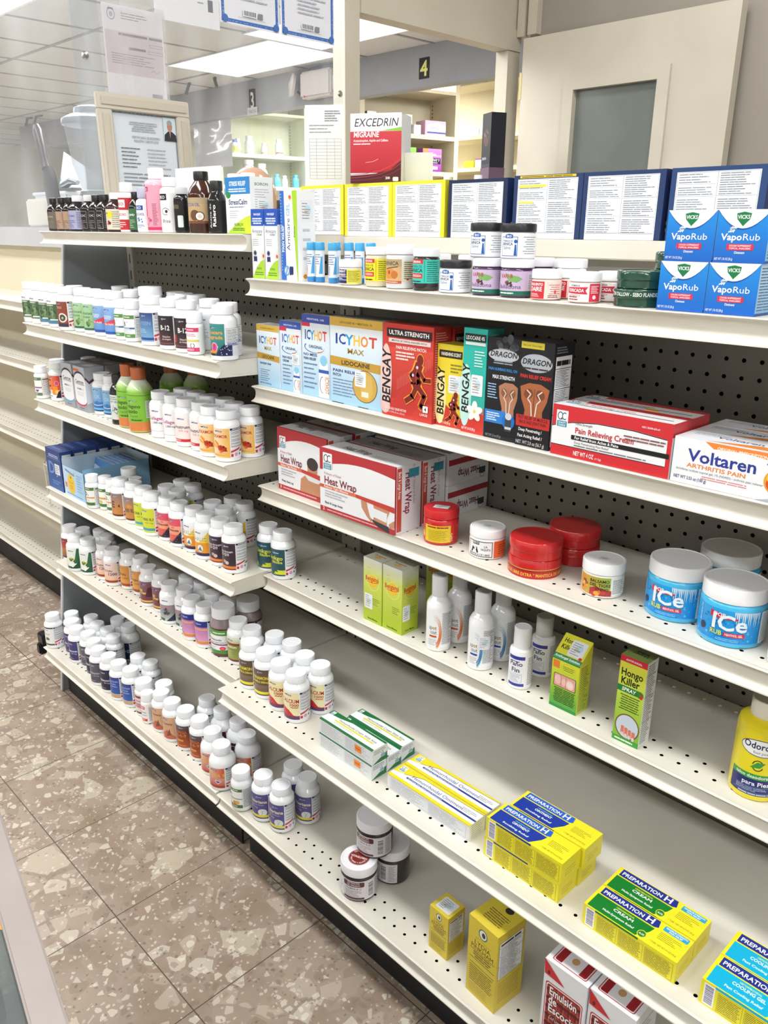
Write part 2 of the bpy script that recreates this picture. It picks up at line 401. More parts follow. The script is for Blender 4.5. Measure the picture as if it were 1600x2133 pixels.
def carton(w,d,h,base,front=None,right=None,top=None,name='carton',bev=.6,left=None):
    """a printed carton standing at its base centre, front facing -y"""
    mb=MB(); mb.bbox(-w/2,-d/2,0,w/2,d/2,h,base,bev)
    if front: front(Art(mb,plane=((-w/2,-d/2,0),(1,0,0),(0,0,1),(0,-1,0))),w,h)
    if right: right(Art(mb,plane=((w/2,-d/2,0),(0,1,0),(0,0,1),(1,0,0))),d,h)
    if top: top(Art(mb,plane=((-w/2,-d/2,h),(1,0,0),(0,1,0),(0,0,1))),w,d)
    if left: left(Art(mb,plane=((-w/2,d/2,0),(0,-1,0),(0,0,1),(-1,0,0))),d,h)
    return mb

# ---------------------------------------------------------------- building shell
def sbox(name,m,x0,y0,z0,x1,y1,z1): 
    b=MB(); b.box(x0,y0,z0,x1,y1,z1); return struct(b.build(name,m,ang=30))
sbox('floor',M_FLOOR,-12600,-3200,-40,2600,5860,0)
sbox('ceiling_store',M_CEIL,-12600,-3200,2750,2600,1230,2790)
sbox('wall_behind_camera',M_WHITE,-12600,-3260,0,2600,-3200,2790)
sbox('wall_right',M_WHITE,2600,-3200,0,2660,5860,2790)
sbox('wall_left',M_WHITE,-12660,-3200,0,-12600,5860,2790)
sbox('wall_back_pharmacy',M_CABG,-12600,5740,0,-2231,5800,2790)
sbox('ceiling_passage',M_CEIL,-2231,1230,2750,2600,5860,2790)
sbox('wall_back_passage',M_WALLD,-2180,2900,0,2600,2960,2750)
# pharmacy ceiling with its bars
sbox('ceiling_pharmacy',M_CEIL,-12600,1230,2440,-2290,5740,2480)
g=MB()
for k in range(17): x=-12400+610*k; g.box(x-12,1240,2436,x+12,5740,2442)
for k in range(4): y=1340+1220*k; g.box(-12600,y-12,2435,-2295,y+12,2441)
struct(g.build('trim_1',M_TBAR))
sbox('wall_soffit',M_SOFF,-10300,4160,2205,-2900,4260,2439)
# wall between pharmacy and passage: posts, header, wall over the opening
sbox('trim_2',M_WALL,-2290,1985,0,-2231,2025,2750)
sbox('trim_3',M_WALL,-2290,2026.5,0,-2233,2052,2750)
sbox('trim_4',M_WALL,-2290,2052.5,2012,-2226,2905,2085)
sbox('wall_over_opening',M_WALL,-2290,2052.5,2085.5,-2236,2905,2750)
sbox('trim_5',M_DOOR,-2290,2832,0,-2231,2905,2011)
sbox('wall_acrylic_base',M_LAM,-2285,1350,0,-2231,1984,1329)
sbox('trim_6',M_WALL,-2224,2872,2060,-2190,2898,2750)
t7=MB(); t7.box(-2172,2868,2060,-2130,2899,2750); struct(t7.build('trim_7',M_DOOR))
# door leaf standing open against the passage wall
dr=empty('door_1',-1738,2850,0); struct(dr)
DX0,DX1=-2157,-1318
def dloc(b,name,m,p=None): return b.build(name,m,p or dr)
b=MB(); hx=(DX1-DX0)/2
wx0,wx1,wz0,wz1=-1912+1738,-1578+1738,1180,1840
b.box(-hx,-20,5,wx0,20,2040); b.box(wx1,-20,5,hx,20,2040); b.box(wx0,-20,wz1,wx1,20,2040); b.box(wx0,-20,5,wx1,20,wz0)
dloc(b,'door_leaf',M_DOOR)
b=MB()
for x0,z0,x1,z1 in ((wx0-45,wz1,wx1+45,wz1+42),(wx0-45,wz0-42,wx1+45,wz0),(wx0-45,wz0,wx0,wz1),(wx1,wz0,wx1+45,wz1)): b.box(x0,-31,z0,x1,-20.5,z1)
vf=dloc(b,'vision_panel_frame',M_DOOR)
b=MB(); b.box(wx0,-6,wz0,wx1,0,wz1); dloc(b,'vision_panel_glass',M_FROST,vf)
b=MB(); b.lathe([(5,0),(5,95)],10,'#d9c98a',-hx-6,-18,1830); b.box(-hx-3,-22,1832,-hx+1,-12,1922,'#d9c98a'); dloc(b,'hinge',M_PLAS)
# acrylic screens in the plane of the partition
def screen(y0,y1,z0,z1,x,label):
    b=MB(); b.bbox(-3,0,0,3,y1-y0,z1-z0,WHT,1); return b
ac=empty('acrylic_screen',-2228,1060,1332); tag(ac,'large clear acrylic screen with scuffs standing on the end of the shelving','acrylic screen')
b=MB(); b.bbox(-3,0,0,3,910,1100,WHT,1); b.build('sheet',M_ACRYL,ac)
b=MB(); b.bbox(3.2,0,0,9,72,1100,WHT,1); b.build('joining_strip',M_ACRYL,ac)
for yy,zz in ((26,426),(895,432)):
    b=MB(); b.lathe([(0,0),(9,1),(10,4),(7,7),(0,8)],16,'#c9c9c9'); s_=b.build('screw_cap',M_METAL,ac,(9.5 if yy<100 else 3.5,yy,zz)); s_.rotation_euler=(0,math.pi/2,0)
# ceiling lights of the store (above and behind the photographer) and of the pharmacy, with unseen fixtures added
def fixture(x,y,z,sx,sy,watt,lab,rotate=False):
    t=empty('ceiling_light',x,y,z); tag(t,lab,'ceiling light')
    b=MB(); b.box(-sx/2-25,-sy/2-25,-12,sx/2+25,sy/2+25,-2,'#f0f0f0'); b.build('housing',M_PLAS,t)
    b=MB(); b.box(-sx/2,-sy/2,-16,sx/2,sy/2,-12.5); b.build('diffuser',M_DIFF,t)
    l=lamp('lamp',None,sx*.001,sy*.001,watt); o=bpy.data.objects.new('lamp',l); COL.objects.link(o); o.parent=t; o.location=(0,0,-.022)
    return t
n=0
for y in (250,-1400):
    for x in (-4600,-3000,-1400,200,1700):
        fixture(x,y,2750,1200,300,STORE_W*(1.0 if y>0 else 1.2),'long ceiling light over the shop aisle, %s from the left in the %s row'%(('first','second','third','fourth','fifth')[(-4600,-3000,-1400,200,1700).index(x)],'shelf side' if y>0 else 'far side'))
def lum(x,y,lab):
    t=empty('ceiling_light',x,y,2440); tag(t,lab,'ceiling light'); b=MB(); b.box(-595,-300,-7,595,300,-3); b.build('diffuser',M_LUM,t); b=MB(); b.box(-602,-307,-9,-595,307,-1,'#d0d2d4'); b.box(595,-307,-9,602,307,-1,'#d0d2d4'); b.box(-595,-307,-9,595,-300,-1,'#d0d2d4'); b.box(-595,300,-9,595,307,-1,'#d0d2d4'); b.build('trim_ring',M_PLAS,t)
lum(-3900,3500,'luminous ceiling panel seen through the opening above number four'); lum(-5110,3700,'luminous ceiling panel seen through the acrylic above number three'); lum(-9400,3000,'luminous ceiling panel at the far left edge of the frame')
for x,y,k,l in [(-3300,4900,1.3,'ceiling light added unseen behind the soffit to brighten the cream shelves'),(-5300,4850,1.3,'ceiling light added unseen behind the soffit to brighten the pale green shelves'),(-8000,4900,1,'ceiling light added unseen behind the soffit at far left'),(-3100,1750,.9,'added unseen ceiling light above the blender counter, nearest the acrylic screen'),(-4700,1750,1,'added unseen ceiling light above the counter, second from the acrylic screen'),(-6600,1900,1.2,'added unseen ceiling light above the counter, third from the acrylic screen'),(-9000,1900,1.2,'added unseen ceiling light above the counter, farthest from the acrylic screen')]: fixture(x,y,2436,1150,500,PHARM_W*k,l)  # fixtures added out of view to brighten the pharmacy
fixture(-900,2000,2750,1200,300,9,'long ceiling light over the passage behind the shelving')
# ---------------------------------------------------------------- perforated sheet
def perforate(mb,P,a0,a1,b0,b1,rows,phase,r,pitch=25.4,col=WHT):
    """sheet in (a,b), round holes centred on each row b at a=phase+k*pitch"""
    hp=pitch/2
    def quad(A0,A1,B0,B1):
        if A1-A0>.01 and B1-B0>.01: mb.add([P(A0,B0),P(A1,B0),P(A1,B1),P(A0,B1)],[(0,1,2,3)],col)
    rows=sorted(rows); k0=math.ceil((a0+hp-phase)/pitch); k1=math.floor((a1-hp-phase)/pitch); last=b0
    out=[(hp,0),(hp,hp),(0,hp),(-hp,hp),(-hp,0),(-hp,-hp),(0,-hp),(hp,-hp)]
    vs=[];fs=[]
    for b in rows:
        quad(a0,a1,last,b-hp); quad(a0,phase+k0*pitch-hp,b-hp,b+hp); quad(phase+k1*pitch+hp,a1,b-hp,b+hp); last=b+hp
        for k in range(k0,k1+1):
            c=phase+k*pitch; o=len(vs)
            vs+=[P(c+x,b+y) for x,y in out]+[P(c+r*math.cos(i*math.pi/4),b+r*math.sin(i*math.pi/4)) for i in range(8)]
            fs+=[(o+i,o+(i+1)%8,o+8+(i+1)%8,o+8+i) for i in range(8)]
    if vs: mb.add(vs,fs,col)
    quad(a0,a1,last,b1)
YB=1174
def gondola(x0,x1,name,label,panels,ztop,bdeck_y,bz,phase_b,top_rail):
    g=empty(name,(x0+x1)/2,YB,0); tag(g,label,'shelving unit'); ox,oy=(x0+x1)/2,YB
    gp=lambda x,y,z:(x-ox,y-oy,z)
    for z0,z1,ph,pz in panels:
        b=MB(); rows=[]; z=pz
        while z-25.4>z0+13: z-=25.4
        while z<z1-13: rows.append(z); z+=25.4
        perforate(b,lambda a,c:gp(a,YB,c),x0+16,x1-16,z0,z1,rows,ph,3.3)
        o=b.build('back_panel',M_PEG,g,ang=None)
        b=MB(); b.box(x0+16-ox,14,z0,x1-16-ox,16,z1); b.build('hole_shade_backing',M_DARK,o)  # sheet behind the pegboard holes, their shade put into its colour
    for xx in (x0,x1):
        b=MB(); b.box(xx-15-ox,-6,60,xx+15-ox,30,ztop,'#b7b3a9'); z=150
        while z<ztop-40: b.box(xx-2.5-ox,-6.3,z,xx+2.5-ox,-5,z+24,'#26262a'); z+=44
        b.build('upright',M_PLAS,g)
    b=MB(); b.box(x0-ox,bdeck_y+56-YB,2,x1-ox,bdeck_y+60-YB,126); b.build('kick_plate',M_KICK,g)
    if top_rail:
        b=MB(); b.bbox(x0-14-ox,-22,top_rail[0],x1-ox,44,top_rail[1],WHT,2); b.build('top_rail',M_SHELF,g)
    return g
def shelf(x0,x1,yf,z,phase,label,yb=YB,nrows=2,backrows=0,name='metal_shelf',dmg=None,endcap=True):
    t=empty(name,(x0+x1)/2,yf,z); tag(t,label,'shelf','metal shelves of the shelving run'); ox=(x0+x1)/2
    e=1.5; b=MB(); rows=[25+25.4*k for k in range(nrows)]; dep=yb-7-yf
    if backrows: rows+=[dep-22-25.4*k for k in range(backrows)]
    perforate(b,lambda a,c:(a-ox,c,0),x0+e,x1-e,0,dep,rows,phase,2.9)
    for s_ in (x0+e,x1-e):   # turned-down side flanges
        i_=.6 if s_==x0+e else -.6
        EP=[(2,-.6),(dep,-.6),(dep,-40),(10,-31.5),(-3,-30.9),(2,-27),(5,-20),(5.2,-14),(4,-8)]; b.add([(s_-ox+i_,p,q) for p,q in EP],[tuple(t) for t in tessellate_polygon([[Vector((p,q,0)) for p,q in EP]])])
        b.add([(s_-ox,30,-27),(s_-ox+ (6 if s_==x0+e else -6),30,-32),(s_-ox+(6 if s_==x0+e else -6),dep,-40),(s_-ox,dep,-40)],[(0,1,2,3)])
    b.add([(x0+e-ox,dep,0),(x1-e-ox,dep,0),(x1-e-ox,dep,-40),(x0+e-ox,dep,-40)],[(0,1,2,3)])
    b.build('deck',M_SHELF,t,ang=30)
    b=MB(); b.add([(x0+4-ox,6,-11),(x1-4-ox,6,-11),(x1-4-ox,72,-11),(x0+4-ox,72,-11)],[(0,1,2,3)]); b.build('hole_shade_channel',M_DARK,t,ang=None)  # near-black strip below the front holes, coloured as their shade
    pr=[(2,-.2),(-3,-.3),(-4.5,-1.6),(-3.5,-3.2),(-1,-4.2),(3.2,-7.5),(5,-12),(5,-18),(3.5,-23),(.5,-26.5),(-3,-28.3),(-6,-29),(-6.2,-30.6),(-3,-30.8),(4,-29.8),(8,-25),(9.5,-16),(8,-7),(6,-2)]
    b=MB(); b.extrude(pr,'x',x0+e-ox,x1-e-ox); b.build('price_rail',M_SHELF,t,ang=50)
    return t
LX0,LX1,RX1=-2231,-1317,-98
gl_=gondola(LX0,LX1,'gondola_frame','far left bay of grey-beige pegboard shelving with black kick plate',[(140,1312,-2197.06,1277.8)],1318,787,175,0,None)
gr_=gondola(LX1+30.4,RX1,'gondola_frame','near right bay of grey-beige pegboard shelving with cream top rail',[(140,1040,-907.56,923.6),(1043,1303,-755.22,1173.1)],1300,787,172,0,(1303,1331))
# end panel of the left bay, raked front edge
b=MB(); b.extrude([(-1174+830,2),(30,2),(30,1318),(-1174+992,1318)],'x',-9,0); o=b.build('end_panel',M_ENDP,gl_,((LX0-16)-(LX0+LX1)/2,0,0))
b=MB(); b.extrude([(-1174+830,2),(-1174+826,2),(-1174+988,1318),(-1174+992,1318)],'x',-10,1); b.build('edge_trim',M_LAM,o)
NM=dict(L1='top shelf of the far left bay, holding small dark oil bottles',L2='second shelf of the far left bay, below the dark oil bottles',L3='third shelf of the far left bay, holding the green bottles',L4='fourth shelf of the far left bay, holding blue and light-blue boxes',L5='fifth shelf of the far left bay, holding two gummy jars',L6='wide bottom shelf of the far left bay, just above the floor',
R1='top shelf of the near bay, holding blue-and-white rub boxes',R2='second shelf of the near bay, holding a row of pain relief cartons',R3='third shelf of the near bay, holding heat wrap boxes and blue gel jars',R4='fourth shelf of the near bay, holding white spray bottles',R5='deep fifth shelf of the near bay, holding flat yellow cartons',R6='wide bottom shelf of the near bay, holding brown-lidded jars')
SH={'L1':(LX0,LX1,923,1334),'L2':(LX0,LX1,850,1107),'L3':(LX0,LX1,854,904),'L4':(LX0,LX1,855,655),'L5':(LX0,LX1,855,430),'L6':(LX0,LX1,787,175),
'R1':(LX1,RX1,923,1256),'R2':(LX1,RX1,926,1054),'R3':(LX1,RX1,931,850),'R4':(LX1,RX1,936,650),'R5':(LX1,RX1,808,428),'R6':(LX1,RX1,787,172)}
PH=dict(R3=-488.7,R4=-1259.1,R5=-1293.8,R6=-1224.9)
for k,(a,b_,y,z) in SH.items():
    shelf(a,b_,y,z,PH.get(k,-1250.0),NM[k],nrows=1 if k in('R5',) else 2,backrows=2 if k in('R4','R2') else 0,name='base_shelf' if k in('L6','R6') else 'metal_shelf')
ZS={k:v[3]+.3 for k,v in SH.items()}
# black foot guard at the far end of the bottom shelf
b=MB(); b.bbox(-26,0,0,14,60,34,'#1d1e22',4); b.bbox(-26,-6,-34,-2,60,0,'#1d1e22',4); tag(b.build('corner_guard',M_PLAS,None,(-2262,790,166)),'black plastic guard on the far corner of the bottom left shelf','corner guard')

# ---------------------------------------------------------------- bottles
# type: radius, height, body profile, cap (radius, bottom, top), label (v0, v1)
def prof(r,h,capr,capb,lab):
    n=capr-2.2; sh=lab[1]+3
    return [(r-2.5,0),(r-.6,1.2),(r,4),(r,sh),(r-.7,sh+ (capb-sh)*.25),(r-(r-n)*.35,sh+(capb-sh)*.55),(n+.8,sh+(capb-sh)*.88),(n,capb),(n,capb+6)]
TY={'V':(26,101,20.3,84,(9,68)),'W':(19,87,16.2,69,(8,58)),'B':(29.5,103,20.5,84,(8,58)),'P':(17,82,16,61,(6,54)),'J':(24,92,21.5,70,(8,62)),'G':(31,115,26,90,(8,66)),'M':(23,92,19.5,74,(8,58)),'K':(29,112,26,92,(10,70))}
TPROF={k:prof(*v) for k,v in TY.items()}
def cap_mesh(r,b,t,col='#eef0f3',ribs=True):
    m=MB(); n=48; h=t-b
    pr=[(r-.6,b),(r,b+.6),(r,t-1.6),(r-.5,t-.5),(r-1.6,t),(r-3.2,t-.1),(r-3.9,t-.7),(.01,t-.7)]
    m.lathe(pr,n,col,cap=(1,0)); return m
LOGO='#243a86'
def logo(a,u,v,w=17,c=LOGO,c2=None):
    a.poly([(u-w*.5,v-.8),(u+w*.5,v-1.6),(u+w*.5,v+1.1),(u+w*.06,v+1.1),(u-w*.04,v+2.6),(u-w*.14,v+1.3),(u-w*.5,v+1.0)],c)
    a.stroke([(u-w*.14,v-2.2),(u-w*.04,v+1.2),(u+w*.05,v-2.2)],.8,c2 or '#dfe4ee'); a.lines(u+w*.1,v-.9,u+w*.46,v+.6,1,c2 or '#dfe4ee',.55,4,0)
FW=28.5
def back(a,H,seed=1,ink='#5b6068',hdr='#1c2142'):
    "supplement facts panel on the right-hand side of every label"
    a.rect(FW,0,FW+52,H,'#eceef1'); a.rect(FW+1,H-4,FW+50,H,hdr); a.lines(FW+6,H-3,FW+40,H-1,1,'#e8e8e8',.7,seed,0)
    a.frame(FW+2.2,H*.36,FW+34,H-5,.45,'#30343c')
    for k,(p,q) in enumerate(((.92,.80),(.78,.69),(.67,.56),(.54,.46),(.44,.37))):
        a.rect(FW+2.5,H*q-.6,FW+33.8,H*q-.3,'#4a4e57'); a.lines(FW+3.4,H*q,FW+33,H*p-1.6,max(2,int((p-q)*H/2.1)),ink,.42,seed+k)
    a.lines(FW+36,H*.3,FW+50,H-6,18,ink,.4,seed+9)
    a.poly([(FW+1,H*.235),(FW+22,H*.33),(FW+22,H*.27),(FW+1,H*.165)],'#c23a43'); a.rect(FW+1,H*.03,FW+6,H*.13,'#b93a40')
    a.ell(FW+12,H*.10,3.6,3.6,'#e79cc4'); a.ring(FW+12,H*.10,3.6,3.6,.5,'#c65a98'); a.poly([(FW+19,H*.2),(FW+30,H*.27),(FW+30,H*.17)],'#39406f'); a.ell(FW+21,H*.1,2.4,2.4,'#4d6bb5')
DS={}
def design(key,words,cap='#eef0f3',body='#f1f3f5',facts=True):
    def deco(f): DS[key]=dict(f=f,words=words,cap=cap,body=body,facts=facts); return f
    return deco
def plate(a,H,c,c2=None):
    if c2: a.grad(-FW,0,FW,H,c,c2)
    else: a.rect(-FW,0,FW,H,c)
def blob(a,cx,cy,r,cols,n=9,seed=1,s=.42):
    q=random.Random(seed)
    for i in range(n):
        t=q.random()*6.28; d=r*q.random()**.6; a.ell(cx+d*math.cos(t),cy+d*math.sin(t)*.8,r*s*(.6+.6*q.random()),r*s*(.5+.5*q.random()),cols[i%len(cols)],12,q.random()*3)
@design('plain','plain side')
def _(a,H): plate(a,H,'#e4e7eb'); logo(a,4,H-7); a.lines(-10,H*.2,20,H*.7,9,'#9aa0aa',.35,2)
def leafy(bot):
    def f(a,H):
        plate(a,H,'#eef0ee'); logo(a,6,H-5); a.rect(-FW,11,FW,H-12,'#51684f'); blob(a,6,H*.42,15,['#3f5a3c','#6d8a63','#7c9a6e','#2f4631','#5d7a55'],26,3)
        a.lines(-14,H-17,20,H-13,1,'#cfe0c8',.6,3,0); a.rect(-FW,0 if bot!='#6d8a63' else 4,FW,8,bot)
    return f
design('moringa','leafy green')(leafy('#6d8a63')); design('moringab','green-and-teal')(leafy('#4f88a5'))
@design('coco','brown coconut')
def _(a,H):
    plate(a,H,'#8f4a38'); a.rect(-FW,0,FW,8,'#40334f'); logo(a,4,H-5,c2='#e8d8d0'); a.ell(14,H*.36,12,11,'#e9e4dc'); a.ell(14,H*.36,8.5,8,'#5d4a3e'); blob(a,14,H*.36,6,['#46603f','#7d8f6b','#cfc9bd'],7,5); a.text('COCO',4,H*.72,5,'#d8b8a4',b=1)
@design('artic','pale green artichoke')
def _(a,H):
    plate(a,H,'#9cc692','#a9cfa0'); logo(a,6,H-6); a.text('ARTICHOKE',2,H*.60,4.6,'#3c5a35',b=1,fit=40); a.lines(-12,H*.46,20,H*.54,2,'#4d6b45',.5,2,.2,'C'); blob(a,13,H*.28,8,['#5b7d4a','#7d9a5e','#476539','#8fae70'],14,8); a.rect(-FW,0,FW,5,'#3f6a4f')
@design('folic','blue folic acid')
def _(a,H):
    a.grad(-FW,0,FW,H,'#5d8fd0','#8fb4e0'); logo(a,4,H-6); a.poly([(-FW,H*.40),(0,H*.43),(FW,H*.60),(FW,H*.36),(-FW,H*.30)],'#d64a55'); a.text('Folic Acid',6,H*.345,4.2,'#f3e6ea',b=1,fit=30); a.lines(-14,H*.55,18,H*.7,3,'#dbe7f4',.5,3,.2,'C'); a.rect(-FW,0,FW,6,'#3457a8')
def small_b(n,sup):
    def f(a,H):
        s=19/26; w=FW*s; a.rect(-w,0,w+40,H,'#f0f2f3'); a.rect(-w,H-9,w,H-1,'#5f8f4d'); a.lines(-4,H-6.5,12,H-3.5,1,'#dfeadb',.7,2,0)
        a.text(n,-4,H*.52,9,'#23292c',b=1); a.text(sup,4.5,H*.66,4,'#3a4145'); a.rect(-w,H*.39,w,H*.46,'#2f6fa4'); a.lines(-8,H*.405,10,H*.445,1,'#d6e4ef',.6,3,0)
        a.lines(-w+3,H*.2,w-4,H*.36,3,'#a9b0b5',.3,4); a.rect(-w,1,w,9,'#5f8f4d'); a.lines(0,3,12,7,2,'#dfeadb',.5,5,.2); a.facts(w+1,2,w+34,H-2,3)
    return f
design('b1','green-banded B1',facts=False)(small_b('B','1')); design('b6','green-banded B6',facts=False)(small_b('B','6'))
@design('lutein','deep blue')
def _(a,H): a.grad(-FW,0,FW,H,'#7db2da','#31477f'); logo(a,5,H-6,c='#4c63a3'); a.text('LUTEIN',6,H*.58,7,'#8fa6d4',b=1,fit=36); a.rect(-FW,3,FW,8,'#2e4c95'); a.lines(-10,H*.3,20,H*.45,3,'#a9cbe8',.4,2)
@design('b12','maroon B-12')
def _(a,H):
    plate(a,H,'#33292c'); a.grad(-FW,0,FW,H*.5,'#5a3a3c','#33292c'); logo(a,6,H-6,c='#4a4f6d'); a.text('B-12',10,H*.52,9.5,'#f2f2f2',b=1,sx=.85); a.text('Dissolve',12,H*.27,3.6,'#d8c8c8',b=1); a.text('on tongue',12,H*.19,3.4,'#d8c8c8',b=1); a.rect(-FW,4,FW,4.8,'#9a7a7a'); a.poly([(-20,H*.2),(-6,H*.2),(-6,H*.45),(-20,H*.45)],'#b4383c')
@design('pinkw','pink-banded white',facts=False)
def _(a,H):
    a.rect(-19,0,52,H,'#f0f1f2'); a.rect(-19,H-9,24,H-1,'#d8436e'); a.lines(-4,H-6.4,14,H-3.6,1,'#f6dbe4',.7,2,0); a.lines(-4,H-18,18,H-12,2,'#e08aa3',.5,3); a.rect(-19,H*.42,24,H*.5,'#dfd56a'); a.ring(10,H*.27,4.5,5,1.3,'#4f6a68',110,250); a.ring(10,H*.27,4.5,5,1.3,'#4f6a68',-70,70); a.rect(-19,1,24,9,'#d8436e'); a.lines(-6,3,16,7,2,'#f6dbe4',.5,5,.2)
@design('cascara','teal-and-navy starry',facts=False)
def _(a,H):
    plate(a,H,'#3f8f88'); a.grad(-FW,0,FW,H*.55,'#2f5f62','#3f8f88'); logo(a,3,H-7); a.text('Cascara',7,H*.68,6.4,'#f2a23c',b=1,fit=36); a.text('Sagrada',7,H*.53,6.4,'#f2a23c',b=1,fit=36)
    a.ell(6,H*.27,8,9,'#f0b4cc'); a.ell(6,H*.27,6.4,7.4,'#d9568f'); a.stroke([(3.4,H*.18),(7,H*.32),(6,H*.36),(5,H*.32),(8.6,H*.18)],1.2,'#a02f3c')
    a.poly([(10,0),(FW,0),(FW,H*.38),(22,H*.30),(15,H*.16)],'#1f2750'); a.rect(FW,0,FW+14,H*.34,'#1f2750'); a.rect(FW+14,0,FW+30,H*.3,'#dfe3ea')
    q=random.Random(3)
    for i in range(16):
        u=14+q.random()*26; v=2+q.random()*H*.3; a.ell(u,v,.9,.9,'#eef1f6',5)
    a.rect(-FW,0,8,3.5,'#26302c'); a.poly([(-14,4.5),(10,4.5),(13,9),(-14,9)],'#e8912c'); a.rect(FW,H*.34,FW+2,H,'#e4e8ec')
    a.rect(FW+3,H*.42,FW+36,H-8,'#eef0f3'); a.frame(FW+3,H*.42,FW+36,H-8,.5,'#2d3850'); a.lines(FW+4.5,H*.44,FW+34,H-10,11,'#5b6068',.42,5); a.lines(FW+4,H*.32,FW+34,H*.41,3,'#4b57a0',.6,6)
@design('heart','green-banded purple heart',facts=False)
def _(a,H):
    w=21; a.rect(-w,0,60,H,'#eef0f0'); a.rect(-w,H-8,w,H,'#617f57'); a.lines(-8,H-5.5,10,H-3,1,'#d8e2d4',.7,2,0); a.text('na',-9,H*.6,3,'#333'); a.rect(-w,H*.42,w,H*.49,'#8a5a93'); a.poly([(7,H*.2),(13,H*.3),(11,H*.36),(7,H*.33),(3,H*.36),(1,H*.3)],'#7d4a8c'); a.lines(-14,H*.22,-2,H*.38,4,'#a8aeb2',.35,4); a.rect(-w,1,w,9,'#617f57'); a.lines(-6,3,10,7,2,'#d8e2d4',.5,5,.2); a.facts(w+1,2,w+36,H-2,3)
@design('vitc','orange vitamin C',facts=False)
def _(a,H):
    a.grad(-FW,0,FW,H,'#f2f2ee','#e0803a'); a.gradh(-FW,H*.35,FW,H,'#e9a24a','#d8453c'); logo(a,4,H-6); a.text('C',-8,H*.50,20,'#2b2422',b=1); a.ell(19,H*.66,6,6,'#d6477a'); a.ring(19,H*.66,6,6,.9,'#f2c6d4')
    a.ell(12,H*.25,8,8,'#e98e2c'); a.ell(19,H*.27,6.5,6.5,'#f0a63e'); a.ell(19,H*.27,5,5,'#f6c878'); a.rect(8,H*.36,21,H*.52,'#f58c1e'); a.rect(-FW,0,FW,H*.14,'#eef0ee'); a.lines(-16,H*.2,-2,H*.32,2,'#3f5370',.6,3,.2); a.lines(-12,3,4,6,1,'#333',.7,5,0)
    a.poly([(14,0),(FW,0),(FW,H*.36),(22,H*.28)],'#23222c'); back(a,H,4)
@design('blue7','sea-blue oil')
def _(a,H):
    a.grad(-FW,H*.4,FW,H,'#6f9fcb','#8fbcdc'); a.grad(-FW,0,FW,H*.4,'#2d5d9c','#4a7fb8'); logo(a,5,H-6); a.text('OIL',10,H*.55,9,'#b7d6ec',sx=.9); a.stroke([(-20,H*.37),(-4,H*.27),(10,H*.25),(FW,H*.30)],1.6,'#d7e8f4'); a.ell(8,H*.36,5,5,'#3d74b0'); a.grad(-FW,H*.06,FW,H*.14,'#5aa9dc','#79c0ea'); a.rect(-FW,0,FW,H*.05,'#23406e')
@design('colg','white collagen')
def _(a,H):
    plate(a,H,'#f1eff2'); logo(a,8,H-8); a.poly([(-FW,0),(-6,0),(-12,H*.45),(-FW,H*.5)],'#e8cfe0'); a.text('Collagen',8,H*.54,7,'#b33a86',b=1,fit=40); a.text('1,000 mg',12,H*.40,4.4,'#3b3b42',b=1,fit=24); a.rect(-FW,H*.11,FW,H*.12,'#9a96a0'); a.lines(-20,3,-8,5,1,'#a05a8c',.7,3,0)
@design('calos','pale pink colostrum')
def _(a,H):
    a.grad(-FW,0,FW,H,'#f3dcd8','#f4efee'); logo(a,7,H-8); a.text('Colostrum',4,H*.52,6.6,'#33363c',fit=46,b=1); a.text('500 mg',12,H*.40,4.6,'#c8574f',fit=22); a.rect(-FW,2,FW,8,'#c8343c'); a.lines(-14,4,6,6,1,'#f3d9da',.8,3,0)
@design('dea','orange-yellow flower')
def _(a,H):
    a.gradh(-FW,0,FW,H,'#f6efdf','#efb654'); logo(a,4,H-6,18); a.text('ENDEAMOR',2,H*.68,6,'#b3392c',b=1,fit=43)
    a.poly([(-10,H*.55),(0,H*.42),(3,H*.26),(9,H*.12),(11,H*.2),(6,H*.34),(4,H*.5),(-4,H*.58)],'#e6952e'); a.poly([(-16,H*.48),(-6,H*.44),(4,H*.34),(-2,H*.32),(-12,H*.38)],'#e9a540')
    a.poly([(2,H*.40),(10,H*.44),(20,H*.34),(23,H*.22),(12,H*.22),(4,H*.28)],'#b8402a'); blob(a,13,H*.31,7,['#c4452c','#a8301f','#d8603a','#7d2518'],10,3); a.stroke([(-2,H*.16),(22,H*.155)],.6,'#d9a08c'); a.gradh(-FW,H*.05,FW,H*.12,'#d88a5a','#f0c050')
def dthree(small):
    def f(a,H):
        w=21; a.rect(-w,0,60,H,'#f0f1ee'); a.rect(-w,H-9,w,H-1,'#4f7a45'); a.lines(-6,H-6,10,H-3.5,1,'#d8e6d2',.7,2,0)
        if small: a.rect(-w,H*.42,w,H*.52,'#e0a350'); a.ell(4,H*.28,5,5,'#d3d65c')
        else: a.text('D',-3,H*.54,10,'#23292c',b=1); a.text('3',5,H*.53,4,'#3a4145',b=1); a.gradh(-w,H*.40,w,H*.47,'#eab06a','#d98f45')
        a.lines(-10,H*.24,8,H*.36,2,'#9aa0a3',.35,3); a.rect(-w,1,w,9,'#4f7a45'); a.facts(w+1,2,w+36,H-2,3)
    return f
design('d3','green-banded D3',facts=False)(dthree(0)); design('d3b','green-banded yellow dot',facts=False)(dthree(1))
